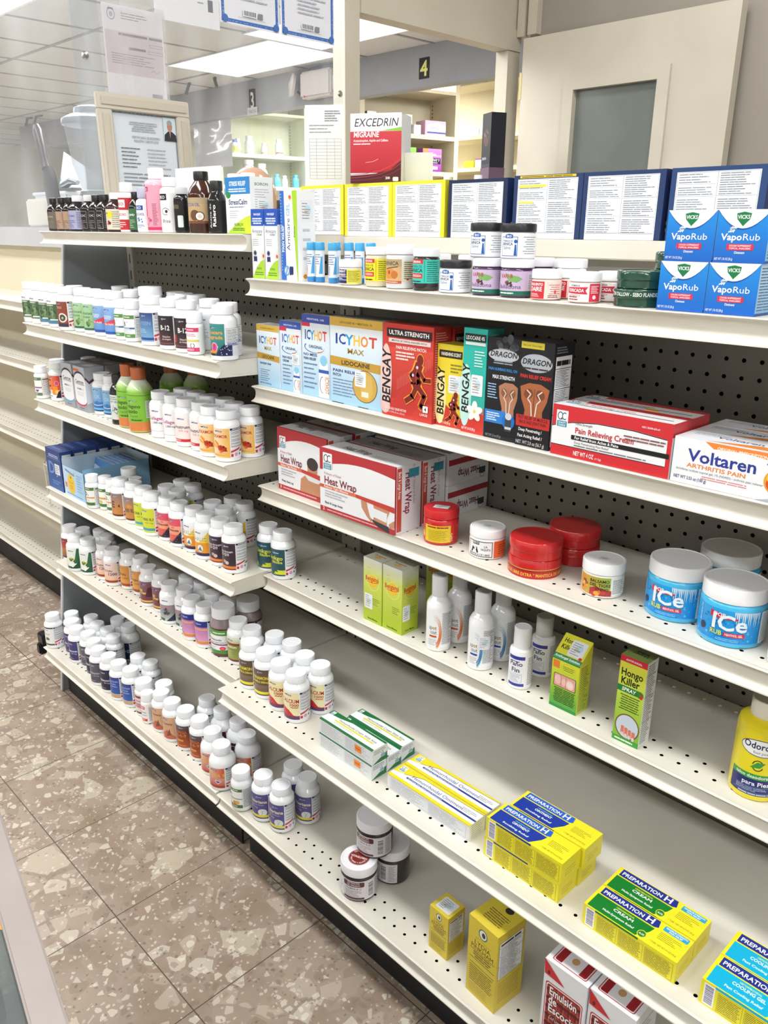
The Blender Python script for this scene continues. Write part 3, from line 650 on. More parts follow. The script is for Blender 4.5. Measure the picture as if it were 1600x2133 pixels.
def vite(t):
    def f(a,H):
        a.grad(-FW,0,FW,H*.5,'#c98a4a','#c0854e'); a.grad(-FW,H*.5,FW,H,'#b98a62','#8f7a78'); logo(a,8,H-7,c='#5b6696')
        if t=='E': a.text('E',2,H*.38,16,'#3c2b3c',b=1); a.text('4',19,H*.40,8,'#3c2b3c',b=1)
        else: a.ell(12,H*.62,7,4,'#e3912e'); a.text('400 IU',10,H*.36,9,'#4a3a4a',b=1,sx=.7,fit=32)
        a.rect(-FW,1,FW,5,'#5d2f24')
    return f
design('vite','brown letter E')(vite('E')); design('vitiu','brown-orange IU')(vite('IU'))
@design('yel','bright yellow-green')
def _(a,H): plate(a,H,'#d3dc42'); logo(a,2,H-6); a.text('1,000 IU',8,H*.50,6.4,'#3a4030',b=1,sx=.8,fit=36); a.text('650 mg',14,H*.38,3.6,'#4a5040',fit=20); a.ell(-16,H*.25,5,5,'#b44a2c'); a.rect(-FW,5,FW,11,'#4a9fb8'); a.rect(-FW,0,FW,4,'#bcd86a')
@design('acai','coral-and-black berry')
def _(a,H):
    a.grad(-FW,0,FW,H,'#d8604f','#e0566f'); a.grad(-FW,H*.35,FW,H*.7,'#ef9a78','#f0a890'); logo(a,4,H-6); 
    for k in range(7): t=math.radians(20+k*23); a.poly([(8+2*math.cos(t),H*.6+1.5*math.sin(t)),(8+8*math.cos(t+.1),H*.6+6*math.sin(t)),(8+2*math.cos(t+.5),H*.6+2*math.sin(t+.5))],'#b8285f')
    a.text('Echinacea',4,H*.49,5.4,'#2c2226',b=1,fit=38); a.poly([(4,0),(FW,0),(FW,H*.5),(20,H*.34)],'#26242e'); q=random.Random(5)
    for i in range(26): u=8+q.random()*20; v=1+q.random()*H*.38*((u-2)/24); a.ell(u,v,1.7,1.7,['#3c3d4c','#55586a','#2d2e3a'][i%3],8)
    a.rect(-FW,0,FW,3,'#2c2530'); a.rect(FW,0,FW+10,H*.3,'#26242e')
@design('garlic','orange-and-white garlic')
def _(a,H):
    a.grad(-FW,H*.5,FW,H,'#f2eee2','#eceef0'); a.rect(-FW,4,FW,H*.52,'#e89a2e'); a.poly([(6,H*.52),(FW,H*.52),(FW,H*.95)],'#efcf4a'); logo(a,2,H-6); a.text('GARLIC',4,H*.60,8,'#4a4038',b=1,fit=40); a.text('GARLIC',3.6,H*.61,8,'#efe9d8',b=0,fit=40); a.ell(8,H*.30,8,9,'#f0ece2'); a.ring(8,H*.30,8,9,.8,'#8a8a88'); a.poly([(2,H*.22),(9,H*.38),(13,H*.2)],'#6d7686'); a.rect(-FW,0,FW,7,'#3a2a55')
@design('purp','aubergine garlic-clove')
def _(a,H): plate(a,H,'#43343f'); logo(a,4,H-7,20,c='#55659c'); a.text('Extra Strength',6,H*.66,3.6,'#e4dce0',b=1,fit=34); a.text('CO Q10',2,H*.53,6,'#e4dce0',b=1,fit=24); a.ell(8,H*.26,5,4,'#d8b8b4'); a.ell(2,H*.31,4,3.4,'#c0a0a0'); a.rect(-FW,3,FW,8,'#e2863a'); a.rect(-FW,8,FW,9,'#9c5a3c'); a.rect(-FW,0,FW,2.4,'#8f2f2a')
@design('ginkgo','dark teal ginkgo')
def _(a,H): plate(a,H,'#31565f'); logo(a,5,H-8,22,c='#5d7fb8'); a.text('Ginkgo',4,H*.60,8.4,'#d9dc3a',b=1,fit=40); a.text('Biloba',10,H*.47,5.6,'#d9dc3a',b=1,fit=26); a.poly([(-FW,4),(FW,3),(FW,13),(10,13),(14,8.5),(-FW,13)],'#dde03c'); a.ell(-2,8.5,7,5,'#2c5a5e')
@design('fire','dark red and orange')
def _(a,H): a.grad(-FW,0,FW,H*.5,'#7a5a48','#c07a3a'); a.grad(-FW,H*.5,FW,H,'#b8503a','#8c3038'); logo(a,4,H-8,c2='#e6c8c0'); a.rect(-FW,1,FW,5,'#4d3a34')
@design('noni','dark green avocado')
def _(a,H): plate(a,H,'#e4ebe2'); a.poly([(FW,0),(FW,H),(22,H),(10,6),(-14,6),(-FW,20),(-FW,0)],'#2f6a4c'); a.poly([(8,2),(FW,2),(FW,H*.8),(22,H*.3)],'#27573f'); logo(a,4,H-7); blob(a,7,H*.42,8,['#c9b83c','#5f7a3a','#e0cf58','#46612f','#8f9a48'],12,4); a.poly([(-6,H*.26),(7,H*.05),(20,H*.26)],'#eef2ea'); a.rect(-FW,0,FW,4,'#224a44')
@design('lec','peach 1200')
def _(a,H): a.grad(-FW,0,FW,H,'#eab48e','#ecdcdc'); logo(a,4,H-7); a.text('LECITHIN',-2,H*.55,5.4,'#2f3034',b=1,fit=36); a.text('1200',15,H*.38,7.4,'#2f2f58',b=1,fit=26); a.rect(-FW,2,FW,8,'#8c3a32')
@design('orangeb','orange-amber')
def _(a,H): a.gradh(-FW,0,FW,H,'#e2b24c','#d9904e'); logo(a,4,H-7); a.text('LECITHIN',0,H*.52,5.8,'#3a3126',b=1,fit=38); a.text('1,600',14,H*.36,4.8,'#4a4136',fit=20); a.rect(-FW,1,FW,8,'#a3472c')
@design('leg','maroon with yellow lettering')
def _(a,H): a.grad(-FW,0,FW,H,'#6d2440','#8a6570'); logo(a,6,H-7); a.text('Leg',-6,H*.56,6.4,'#e8d84a',b=1); a.text('Cramp',4,H*.42,7,'#e8d84a',b=1,fit=28); a.poly([(8,H*.3),(FW,H*.3),(FW,H*.75),(16,H*.72)],'#5a2638'); a.gradh(-FW,3,FW,8,'#d8903a','#e8c04a')
@design('forest','grey-and-pink thorn')
def _(a,H): plate(a,H,'#8f9094'); a.grad(-FW,0,FW,H*.35,'#c9d2cb','#8f9094'); a.rect(-FW,H-17,FW,H,'#f0f2f4'); logo(a,4,H-6); a.text('Fibromol',6,H*.58,6,'#d8708c',b=1,fit=36); blob(a,8,H*.42,9,['#3c3a4a','#5b5a66','#2c2c38','#78767f'],14,6); a.poly([(6,0),(FW,0),(FW,H*.34)],'#272a44'); a.rect(-FW,0,2,7,'#3c5a4c')
@design('meno','purple-and-pink menopause')
def _(a,H):
    a.grad(-FW,0,FW,H,'#e0a8cc','#b45aa6'); a.rect(-FW,H-15,FW,H,'#2f3a86'); logo(a,4,H-7,20,c='#6a80c6'); a.text('Menopause',6,H*.62,6,'#eec24a',b=1,fit=42); a.text('Relief',15,H*.51,3.2,'#d8a8c4'); a.poly([(-12,H*.14),(0,H*.12),(-6,H*.2),(-9,H*.36),(-12,H*.5),(-15,H*.4)],'#2c2a3a'); a.poly([(-14,H*.08),(12,H*.1),(0,H*.18),(-12,H*.24)],'#3a5aa0'); a.rect(-FW,2,FW,8,'#e08a4a'); a.rect(-FW,8,FW,9,'#e8c85a')
@design('gummy','green-and-purple gummy',body='#54292c')
def _(a,H):
    w=34; a.rect(-w,0,w,H,'#f0f1f2'); a.rect(-w,H-13,w,H,'#5b9a46'); a.lines(-2,H-9,24,H-5,1,'#e2efdc',.7,2,0); a.text('Melatonin',2,H*.55,5,'#2f3337',b=1,fit=30); a.lines(-8,H*.45,24,H*.5,1,'#777',.5,3,0); a.rect(-w,H*.36,w,H*.42,'#8a4a8c'); a.ell(18,H*.23,6,5,'#d8434c'); a.ell(18,H*.23,3.4,2.6,'#e8707a'); a.lines(-14,H*.16,8,H*.32,3,'#a8adb2',.35,4); a.rect(-w,0,w,9,'#4f8a3c'); a.rect(w,0,w+50,H,'#e9ecee'); a.lines(w+3,3,w+46,H-4,22,'#6a6f76',.45,6); a.frame(w+1.5,2,w+48,H-2,.6,'#3d4248')
@design('olive','olive green')
def _(a,H): a.grad(-FW,0,FW,H*.74,'#9aa05c','#848a3c'); a.grad(-FW,H*.74,FW,H,'#c4c890','#e6e8da'); logo(a,4,H-8); a.rect(-FW,H*.67,FW,H*.75,'#8a3a32'); a.text('Potassium',2,H*.55,6.2,'#e9ecd4',fit=40,b=1); a.lines(-10,H*.2,14,H*.45,5,'#c8cc9a',.3,4); a.rect(-FW,0,FW,5,'#7a3a2c')
@design('cinn','brown with yellow lettering')
def _(a,H): plate(a,H,'#6a5548'); a.grad(-FW,0,FW,H*.4,'#5c4a3c','#85705e'); logo(a,6,H-6,20,c='#3f4f86'); a.text('CINNAMON',6,H*.62,7,'#eee23a',b=1,fit=43); a.text('CANELA 500mg',8,H*.49,4.6,'#eee23a',b=1,fit=38); a.rect(-FW,3,FW,9,'#e8dc3a'); a.rect(-FW,0,FW,2,'#4d3c30')
@design('cran','cream and red wave')
def _(a,H):
    plate(a,H,'#f0e6b4'); logo(a,4,H-6); a.text('CALCIUM',8,H*.62,8,'#b02a2c',b=1,fit=40); a.text('1000',17,H*.49,6,'#b02a2c',b=1,fit=20); a.lines(10,H*.43,26,H*.47,1,'#b02a2c',.7,3,0)
    a.poly([(-FW,H*.42),(-8,H*.42),(6,H*.34),(16,H*.16),(FW,H*.12),(FW,0),(-FW,0)],'#cf2f33'); a.poly([(-FW,0),(FW,0),(FW,H*.1),(0,H*.10),(-FW,H*.2)],'#5f3a66'); a.poly([(-FW,H*.23),(0,H*.14),(FW,H*.14),(FW,H*.1),(0,H*.10),(-FW,H*.19)],'#8c2f48')
@design('root','white with small green plant')
def _(a,H): plate(a,H,'#eceeec'); a.rect(-FW,H-4,FW,H,'#2e3048'); logo(a,5,H-9,18,c='#8a8f9a'); a.text('Nopal',6,H*.60,4.6,'#55605a',fit=22); a.ell(8,H*.34,9,8,'#dde3da'); a.ell(8,H*.37,7,5,'#54705a'); a.ell(9,H*.26,3,4,'#e8e8dc'); a.rect(-FW,2,FW,7,'#4f5f58')
def dk(c,c2,t,tc='#e6e6f0'):
    def f(a,H): a.grad(-FW,0,FW,H,c,c2); a.rect(-FW,H-3,FW,H,'#1f2138'); logo(a,6,H-9,c='#8088a8'); a.text(t,8,H*.44,5.6,tc,b=1,fit=38); a.text('20 mg',16,H*.33,3.6,tc,fit=16); a.ell(-4,H*.15,9,5,'#2d2a48'); a.lines(-6,4,14,7,1,'#9a9ab4',.6,3,0)
    return f
design('viol','dark violet')(dk('#3a3465','#4a4580','Melatonin')); design('slate','slate grey')(dk('#55565f','#62646f','Melatonin','#c9cad4')); design('navy','blackish navy')(dk('#25233a','#34334c','Melatonin'))
@design('royal','royal blue')
def _(a,H): a.grad(-FW,0,FW,H,'#3566b4','#34489a'); a.rect(-FW,H-2.5,FW,H,'#27305c'); a.text('Magnesium',6,H*.76,6,'#c4d0ea',fit=38); a.text('Citrate',6,H*.63,5.6,'#c4d0ea',fit=26); a.lines(0,H*.52,22,H*.57,1,'#b4c4e4',.6,3,0); a.rect(-FW,1,FW,10,'#c9a47a'); a.rect(-FW,10,FW,11,'#e4d2b8')
@design('navyS','navy')
def _(a,H): plate(a,H,'#232f5e'); a.text('MSM+GS',14,H*.4,9,'#d6dcea',b=1,fit=34); logo(a,10,H-8,c='#6c7ab0')
@design('rose','rose-striped')
def _(a,H): plate(a,H,'#ead9d8'); a.rect(-FW,H-10,FW,H-4,'#8d3a44'); a.rect(-FW,H*.3,FW,H*.55,'#c48f94'); a.text('Biotin',4,H*.62,5,'#5a3038',b=1); a.rect(-FW,0,FW,5,'#70303a')
@design('redw','red-striped white',facts=False)
def _(a,H): w=19; a.rect(-w,0,52,H,'#f1f2f3'); a.rrect(-12,H-13,9,H-5,2,'#d4424a'); a.lines(-9,H-11,7,H-7,1,'#f6dcdd',.7,2,0); a.text('Daily Vite',2,H*.52,3.4,'#3a3f45',b=1,fit=20); a.lines(-9,H*.36,14,H*.42,1,'#8b9096',.5,3,0); a.rect(-w,2,14,9,'#dc4038'); a.lines(-4,4,8,7,1,'#f6dcdd',.6,3,0); a.rect(w,2,w+1,H-6,'#8a9099'); a.lines(w+2,2,w+22,H-8,14,'#888e96',.4,7)
@design('salmon','salmon-brown')
def _(a,H): a.gradh(-FW,0,FW,H,'#caa088','#e0b48c'); logo(a,2,H-6); a.text('Prostate',6,H*.66,5,'#6d4434',b=1,fit=32); a.poly([(-FW,0),(FW,0),(FW,H*.1),(8,H*.42),(-8,H*.2)],'#c46a52'); a.poly([(4,H*.1),(14,H*.48),(18,H*.2)],'#8a5040')
@design('orng','brown-orange')
def _(a,H): a.grad(-FW,0,FW,H*.7,'#b4552c','#8c3f2a'); a.grad(-FW,H*.7,FW,H,'#6a4034','#5a5560'); logo(a,6,H-6,c='#5c678f'); a.text('OMEGA',6,H*.66,6,'#c9724a',b=1,fit=34); a.text('3-6-9',8,H*.50,7.6,'#d08a52',b=1,fit=28); a.rrect(-4,H*.28,14,H*.37,2,'#e09a3a'); a.lines(-10,4,20,8,1,'#d88a5a',.6,3,0)
@design('omega','red-orange omega 3')
def _(a,H): a.grad(-FW,0,FW,H,'#cf4a34','#e8d6cc'); a.gradh(0,H*.5,FW,H,'#e9b4a0','#d84a38'); logo(a,4,H-6); a.text('OMEGA 3',6,H*.56,8.4,'#e8c23a',b=1,fit=43); a.poly([(14,H*.18),(22,H*.34),(18,H*.42),(14,H*.37),(10,H*.42),(6,H*.34)],'#e8c4cc'); a.poly([(14,H*.24),(19,H*.34),(14,H*.35),(9,H*.34)],'#54619e'); a.rect(-FW,1,FW,6,'#a84a2c'); a.rect(FW-1.2,0,FW,H,'#efd890')
@design('plum','plum red')
def _(a,H): a.grad(-FW,0,FW,H,'#6a2f3c','#4d2a34'); logo(a,6,H-8,c='#8088a8'); a.text('Krill Oil',6,H*.5,6,'#e0c4c4',b=1)
@design('mandarin','green-banded with an orange',facts=False)
def _(a,H): w=25; a.rect(-w,0,64,H,'#f2f3f1'); a.rect(-w,H-9,w,H-2,'#4f7a4a'); a.lines(2,H-7,16,H-4,1,'#dce8d6',.7,2,0); a.text('zinc',-5,H*.60,4.6,'#3a4038',b=1); a.rect(-w,H*.44,w,H*.5,'#8fb494'); a.ell(8,H*.26,6,5,'#e2953a'); a.ell(14,H*.29,5,4.4,'#eeb05a'); a.lines(-14,H*.28,0,H*.40,3,'#a0a6a2',.35,3); a.rect(-w,1,w,9,'#4f7a4a'); a.lines(0,3,16,7,2,'#dce8d6',.5,5,.2); a.rect(w,0,w+1,H,'#cfd3d3'); a.lines(w+2,2,w+30,H-2,18,'#6a7480',.5,7)
@design('valer','purple valerian')
def _(a,H):
    plate(a,H,'#5b538f'); logo(a,5,H-7,22,c='#4a5aa0'); a.text('Valeriana',5,H*.64,7,'#efe6c0',b=1,fit=43); a.text('Valerian Root',4,H*.54,3.4,'#d6d0e4',fit=30); a.text('500 mg',-4,H*.42,4.6,'#d8cfd8',fit=20); a.ell(16,H*.26,10,8.5,'#dfe3e4'); a.stroke([(14,H*.14),(16,H*.28),(13,H*.36)],.7,'#7d9078'); a.stroke([(16,H*.26),(20,H*.34)],.7,'#7d9078'); a.stroke([(15,H*.2),(19,H*.24)],.6,'#7d9078'); a.rect(-FW,3,FW,9,'#e4d84a'); a.rect(-FW,0,FW,2.4,'#3a3560')
MESH={}
def bottle(ty,key):
    """returns a fresh bottle: body, cap, printed label"""
    r,h,cr,cb,lb=TY[ty]; d=DS[key]; root=empty('vitamin_bottle',0,0,0)
    def part(nm,k,fn,m,ang=40):
        if k not in MESH: 
            me=fn().mesh(nm,ang); me.materials.append(m); MESH[k]=me
        o=bpy.data.objects.new(nm,MESH[k]); COL.objects.link(o); o.parent=root; return o
    def body():
        b=MB()
        if key=='gummy':
            c1='#8d7a7a'; pr=[(p[0],p[1],'#54292c' if p[1]<lb[1]+4 else '#8f7f80') for p in TPROF[ty]]; pr.insert(4,(TPROF[ty][3][0],lb[1]+4.1,'#8f7f80')); b.lathe(pr,48)
        else: b.lathe(TPROF[ty],48,d['body'])
        return b
    part('body',('b',ty,d['body']),body,M_GLOSS)
    part('cap',('c',ty,d['cap']),lambda: cap_mesh(cr,cb,h,d['cap']),M_PLAS)
    def lab():
        b=MB(); H=lb[1]-lb[0]; a=Art(b,cyl=(r+.12,lb[0]),lift=.05); s=r/26
        if ty!='V' and d['facts']:   # scale a standard label to this girth
            b2=MB(); a2=Art(b2,cyl=(26.12,lb[0]),lift=.05); d['f'](a2,H); back(a2,H,len(key))
            k=(r+.12)/26.12; b2.v=[(x*k,y*k,z) for x,y,z in b2.v]; return b2
        d['f'](a,H)
        if d['facts']: back(a,H,len(key))
        return b
    part('label',('l',ty,key),lab,M_LABEL,None)
    return root
SHELFN=dict(L1='top left shelf',L2='second left shelf',L3='third left shelf',L4='fourth left shelf',L5='fifth left shelf',L6='bottom left shelf',R1='top right shelf',R2='second right shelf',R3='third right shelf',R4='fourth right shelf',R5='fifth right shelf',R6='bottom right shelf')
ORD=['first','second','third','fourth','fifth','sixth','seventh','eighth','ninth','tenth']
BOT={'L2':[(-2231,880,'V','moringa'),(-2178,880,'V','moringa'),(-2125,880,'V','moringab'),(-2072,879,'V','moringab'),(-2025,905,'V','coco'),(-1988,868,'V','coco'),(-1936,884,'V','artic'),(-1883,884,'V','artic'),(-1830,884,'V','folic'),(-1777,884,'V','folic'),(-1731,878,'W','b1'),(-1690,879,'W','b6'),(-1613,884,'V','lutein'),(-1574,921,'V','lutein'),(-1532,882,'V','b12'),(-1470,882,'V','b12'),(-1427,872,'P','pinkw'),(-1377,916,'V','cascara'),(-1338,880,'V','cascara'),(-1946,985,'V','plain'),(-1815,945,'V','plain'),(-1860,1000,'V','plain'),(-1726,946,'K','plain'),(-1692,990,'V','plain'),(-1639,980,'V','plain'),(-1586,978,'V','plain'),(-1476,940,'V','plain')],
'L3':[(-2224,875,'W','heart'),(-2217,920,'V','vitc'),(-2168,900,'V','vitc'),(-1930,908,'V','blue7'),(-1877,908,'V','blue7'),(-1621,893,'V','colg'),(-1568,895,'V','colg'),(-1515,893,'V','calos'),(-1462,897,'V','calos'),(-1410,886,'V','dea'),(-1356,887,'V','dea'),(-1352,941,'V','dea'),(-1406,940,'V','dea'),(-1616,946,'V','plain'),(-1563,948,'V','plain'),(-1510,946,'V','plain'),(-1457,952,'V','plain'),(-2197,1000,'V','plain'),(-2128,999,'V','plain'),(-2047,1001,'V','plain')],
'L4':[(-1969,871,'W','d3'),(-1935,890,'W','d3b'),(-1896,891,'W','d3'),(-1920,950,'V','plain'),(-1868,940,'W','d3b'),(-1846,888,'V','vite'),(-1794,897,'V','vitiu'),(-1741,894,'V','yel'),(-1688,887,'V','yel'),(-1636,898,'V','acai'),(-1583,897,'V','acai'),(-1530,903,'V','garlic'),(-1477,899,'V','garlic'),(-1424,902,'V','purp'),(-1371,899,'V','purp'),(-1719,943,'V','plain'),(-1734,994,'V','plain'),(-1666,942,'V','plain'),(-1681,993,'V','yel'),(-1537,956,'V','plain'),(-1535,1009,'V','plain'),(-1484,952,'V','plain'),(-1482,1005,'V','garlic')],
'R4':[(-1337,965,'V','ginkgo'),(-1284,962,'V','ginkgo')],
'L5':[(-2217,898,'V','fire'),(-2167,915,'V','fire'),(-2132,875,'V','noni'),(-2081,889,'V','noni'),(-2019,907,'V','lec'),(-1966,904,'V','lec'),(-1917,925,'V','orangeb'),(-1861,930,'V','orangeb'),(-1787,912,'V','leg'),(-1734,918,'V','leg'),(-1662,899,'V','forest'),(-1610,910,'V','forest'),(-1552,893,'V','meno'),(-1499,895,'V','meno'),(-1440,906,'G','gummy'),(-1432,968,'G','gummy'),(-1382,906,'V','olive'),(-1329,905,'V','olive'),(-2126,948,'V','plain'),(-2073,941,'V','plain'),(-1669,952,'V','plain'),(-1617,963,'V','plain'),(-1544,946,'V','plain'),(-1491,953,'V','plain')],
'R5':[(-1283,869,'V','cinn'),(-1230,869,'V','cinn'),(-1173,864,'V','cran'),(-1119,860,'V','cran'),(-1110,914,'V','cran'),(-1276,926,'V','plain'),(-1223,931,'V','plain'),(-1163,917,'V','plain')],
'L6':[(-2217,816,'V','root'),(-2188,861,'V','root'),(-2139,841,'V','viol'),(-2087,830,'V','viol'),(-2035,840,'V','slate'),(-1982,831,'V','navy'),(-1931,819,'V','slate'),(-1877,822,'V','navy'),(-1824,823,'V','royal'),(-1772,830,'V','royal'),(-2126,892,'V','viol'),(-2073,884,'V','plain'),(-2021,891,'V','plain'),(-1968,882,'V','navy'),(-2059,941,'B','navyS'),(-1999,943,'B','navyS'),(-1821,877,'V','royal'),(-1768,884,'V','slate'),(-1711,832,'J','rose'),(-1670,818,'P','redw'),(-1665,863,'J','rose'),(-1619,830,'V','salmon'),(-1566,829,'V','salmon'),(-1513,834,'V','orng'),(-1456,836,'V','orng'),(-1393,830,'B','omega'),(-1335,815,'B','omega'),(-1519,896,'V','plain'),(-1451,894,'B','plum'),(-1386,895,'B','plum'),(-1328,878,'B','omega'),(-1245,803,'M','mandarin'),(-1188,820,'V','valer'),(-1136,827,'V','valer'),(-1119,881,'V','valer'),(-1172,886,'V','valer')]}
YAW={'lec':12,'calos':6,'dea':6,'noni':14,'gummy':8,'b12':8,'leg':10,'forest':16,'valer':4,'colg':6}
for sh,L in BOT.items():
    cnt={}
    for x,y,ty,k in L: cnt.setdefault(k,[]).append((x,y))
    for x,y,ty,k in L:
        o=bottle(ty,k); o.location=(x*.001,y*.001,ZS[sh]*.001)
        q=R.Random if False else random.Random(x*31+y); o.rotation_euler.z=math.radians(YAW.get(k,0)+q.uniform(-6,8))
        if sh=='L6' and k=='plum' and x>-1290: pass
        P=sorted(cnt[k]); n=len(P); i=P.index((x,y)); w=DS[k]['words']
        size={'B':'big ','P':'slim ','W':'small ','J':'wide-capped ','K':'wide-capped '}.get(ty,'')
        kind='clear gummy jar' if k=='gummy' else size+'white pill bottle'
        if k=='plain':
            lab=f"{ORD[i] if i<10 else 'last'} from left of white pill bottles tucked behind the front row, {SHELFN[sh]}" if n>1 else f"white pill bottle tucked behind the front row, {SHELFN[sh]}"
        elif n==1: lab=f"{kind}, {w} label, {SHELFN[sh]}"
        elif n==2:
            side='left' if i==0 else 'right'
            lab=f"{side} one of two {kind}s, {w} label, {SHELFN[sh]}"
        else: lab=f"{ORD[i]} from left of {n} {kind}s, {w} label, {SHELFN[sh]}".replace(' of %d '%n,' of the ')
        tag(o,lab,'pill bottle',f"pill bottles on the {SHELFN[sh]}")

# ---------------------------------------------------------------- jars, tins, special bottles
def put(o,x,y,z,label,cat,group=None,rz=0):
    o.location=(x*.001,y*.001,z*.001); o.rotation_euler.z=math.radians(rz); tag(o,label,cat,group); return o
def jar(name,r,h,caph,capc,bodyc,art=None,lab=(4,0),lidart=None,capr=None,shoulder=4,mat_=None,bodyprof=None,lidname='lid'):
    o=empty(name,0,0,0); capr=capr or r; zb=h-caph
    pr=bodyprof or [(r-3,0),(r-.8,1),(r,3.5),(r,zb-shoulder),(r-1,zb-shoulder*.4),(min(r,capr)-2.5,zb),(min(r,capr)-2.5,zb+2)]
    b=MB(); b.lathe(pr,48,bodyc); b.build('body',mat_ or M_GLOSS,o)
    b=MB(); b.lathe([(capr-.8,zb),(capr,zb+.8),(capr,h-1.8),(capr-.6,h-.5),(capr-2,h),(capr-3.2,h),(capr-4,h-.6),(.01,h-.6)],48,capc,cap=(1,0)); l=b.build(lidname,M_PLAS,o)
    if lidart:
        b=MB(); lidart(Art(b,plane=((0,0,h-.6),(1,0,0),(0,1,0),(0,0,1)))); b.build('lid_sticker',M_LABEL,l,ang=None)
    if art:
        b=MB(); v1=lab[1] or zb-shoulder-2; art(Art(b,cyl=(r+.12,lab[0])),v1-lab[0]); b.build('label',M_LABEL,o,ang=None)
    return o
def spk(a): a.sticker(-9,-6,9,6,7)
# --- R1
z=ZS['R1']
def tube_art(a,H):
    a.rect(-25,0,25,H,'#e8edf2'); a.rect(-25,0,25,3,'#2f8fd0'); a.poly([(2,8),(9,8),(9,H*.8),(6,H*.8)],'#4a9fd8'); a.text('montana',-4,H*.3,3.2,'#2b4a86',rot=90,b=1); a.lines(-8,H*.5,6,H*.9,5,'#6a7ea8',.4,3); a.lines(-24,5,-12,H-4,14,'#7d8bb0',.35,6)
for i,(x,y) in enumerate([(-1156,948),(-1135,950),(-1101,950),(-1118,972),(-1088,975),(-1066,980),(-1044,985)]):
    o=empty('pellet_tube',0,0,0); b=MB(); b.lathe([(7.4,0),(8,1),(8,6)],28,'#2f86c8'); b.lathe([(7.7,6),(7.7,53)],28,'#cfe0ee'); b.build('body',M_GLOSS,o)
    b=MB(); b.lathe([(8,53),(8.3,54),(8.3,64),(7.6,66),(5,66.4)],28,'#49a8dc'); b.build('cap',M_GLOSS,o)
    b=MB(); tube_art(Art(b,cyl=(7.85,6)),46); b.build('label',M_LABEL,o,ang=None)
    put(o,x,y,z,f"{ORD[i]} from left of the blue-capped pellet tubes on the top right shelf" if i<3 else f"{ORD[i-3]} from left of blue pellet tubes standing behind the front three tubes",'pellet tube','blue pellet tubes on the top right shelf',R.uniform(10,50))
def a_oint(a,H):
    a.rect(-16,0,12,H,'#2b2f66'); a.text('OINTMENT',-3,H-5,3.6,'#fff',b=1,fit=26); a.text('ALCANFORADO',-3,H-10,3.4,'#fff',b=1,fit=26); a.rects([(-16,H-12,12,H-11.4),(-16,5,12,5.6)],'#fff'); a.lines(-12,6.5,9,H-13,3,'#e4e4ee',.5,2); a.rect(12,0,40,H,'#e8dc4a'); a.lines(14,2,38,H-2,9,'#5d5a3a',.4,4)
put(jar('ointment_jar',19,40,12,'#eff0f2','#e9e6de',a_oint,(3,25)),-1052,946,z,'small white-lidded jar with navy and yellow label, right of the pellet tubes','ointment jar','jars on the top right shelf',-8)
def a_arn(bg,ink,red,t2):
    def f(a,H):
        a.rect(-20,0,46,H,bg); a.rect(-20,H-6,9,H,red); a.text('LA GENUINA',-6,H-4.6,3,'#fff',b=1,fit=22); a.text('POMADA DE',-5,H-11.5,3.4,ink,fit=24); a.text('ARNICA',-5,H-18,5,ink,b=1,fit=26); a.rect(-20,H-27,8,H-20,red); a.text(t2,-5,H-25,3.4,'#f4dcdc',b=1,fit=22); a.lines(-16,1,6,4,1,ink,.6,3,0); a.lines(15,2,40,H-2,10,ink,.3,5); a.rect(11,2,11.5,H-2,ink)
    return f
put(jar('ointment_jar',19,61,12,'#f0f1f2','#d8d2b4',a_arn('#e6df2c','#35331c','#d03a34','REFORZADA'),(9,43),mat_=M_GLOSS),-992,950,z,'pale jar with bright yellow label and white lid on top right shelf','ointment jar','jars on the top right shelf',6)
def a_cre(a,H):
    a.rect(-24,0,18,H,'#d9b07a'); a.rect(-24,H-11,18,H,'#b9a27c'); a.text('ARNICA',-2,H-8.5,5.4,'#3d4a35',b=1,fit=30); a.ell(-4,H*.4,13,8,'#d9944a'); a.ell(6,H*.36,6,6,'#c9773a'); a.ell(-4,H*.46,2,3,'#b8342c'); a.stroke([(-12,H*.6),(12,H*.7)],1.4,'#5d4a30'); a.rect(-24,0,18,4,'#c4573a'); a.lines(-16,1,12,3,1,'#f0d8c0',.6,3,0); a.rect(20,3,44,H-2,'#d9d3b4'); a.lines(22,6,42,H-3,9,'#3d3a30',.35,4); a.rects([(26,5,30,8)],'#a03a3c')
put(jar('ointment_jar',23,66,15,'#f1f2f3','#dadadc',a_cre,(8,44)),-940,951,z,'tall white-lidded jar with tan flower label between yellow and teal ones','ointment jar','jars on the top right shelf',4)
put(jar('ointment_jar',20.5,61,12,'#f0f1f2','#2d2b2a',a_arn('#3fc4b4','#1d3a3c','#d03a34','REFORZADA'),(11,45)),-884,950,z,'dark jar with turquoise label and white lid on top right shelf','ointment jar','jars on the top right shelf',4)
def a_eko(a,H):
    c='#1f5fae'; a.rect(-24,0,48,H,'#f1f3f5'); a.frame(-13,2,13,H-4,.8,c); a.poly([(-6,H-6),(6,H-6),(6,H-1.5),(0,H),(-6,H-1.5)],c); a.text('EKO',0,H-4.8,2.8,'#fff',b=1); a.text('POMADA DE',-2,H-10.5,2.2,c,b=1,fit=16); a.text('ARNICA',-2.4,H-15,3.6,'#17395f',b=1,fit=17); a.text('Salve',-3,H-20,4,c,fit=13); a.poly([(8,3),(12,3),(11,H-14),(9,H-14)],c); a.ell(10,H-10,2.4,2.4,c); a.lines(19,4,44,H-3,8,'#6a7480',.25,4,.5,'C')
ek=jar('ointment_jar',23.5,46,11,'#232326','#f1f3f5',a_eko,(2,33))
put(ek,-824,949,z,'white jar with black lid and blue label standing on the top right shelf','ointment jar','white jars with black lids',2)
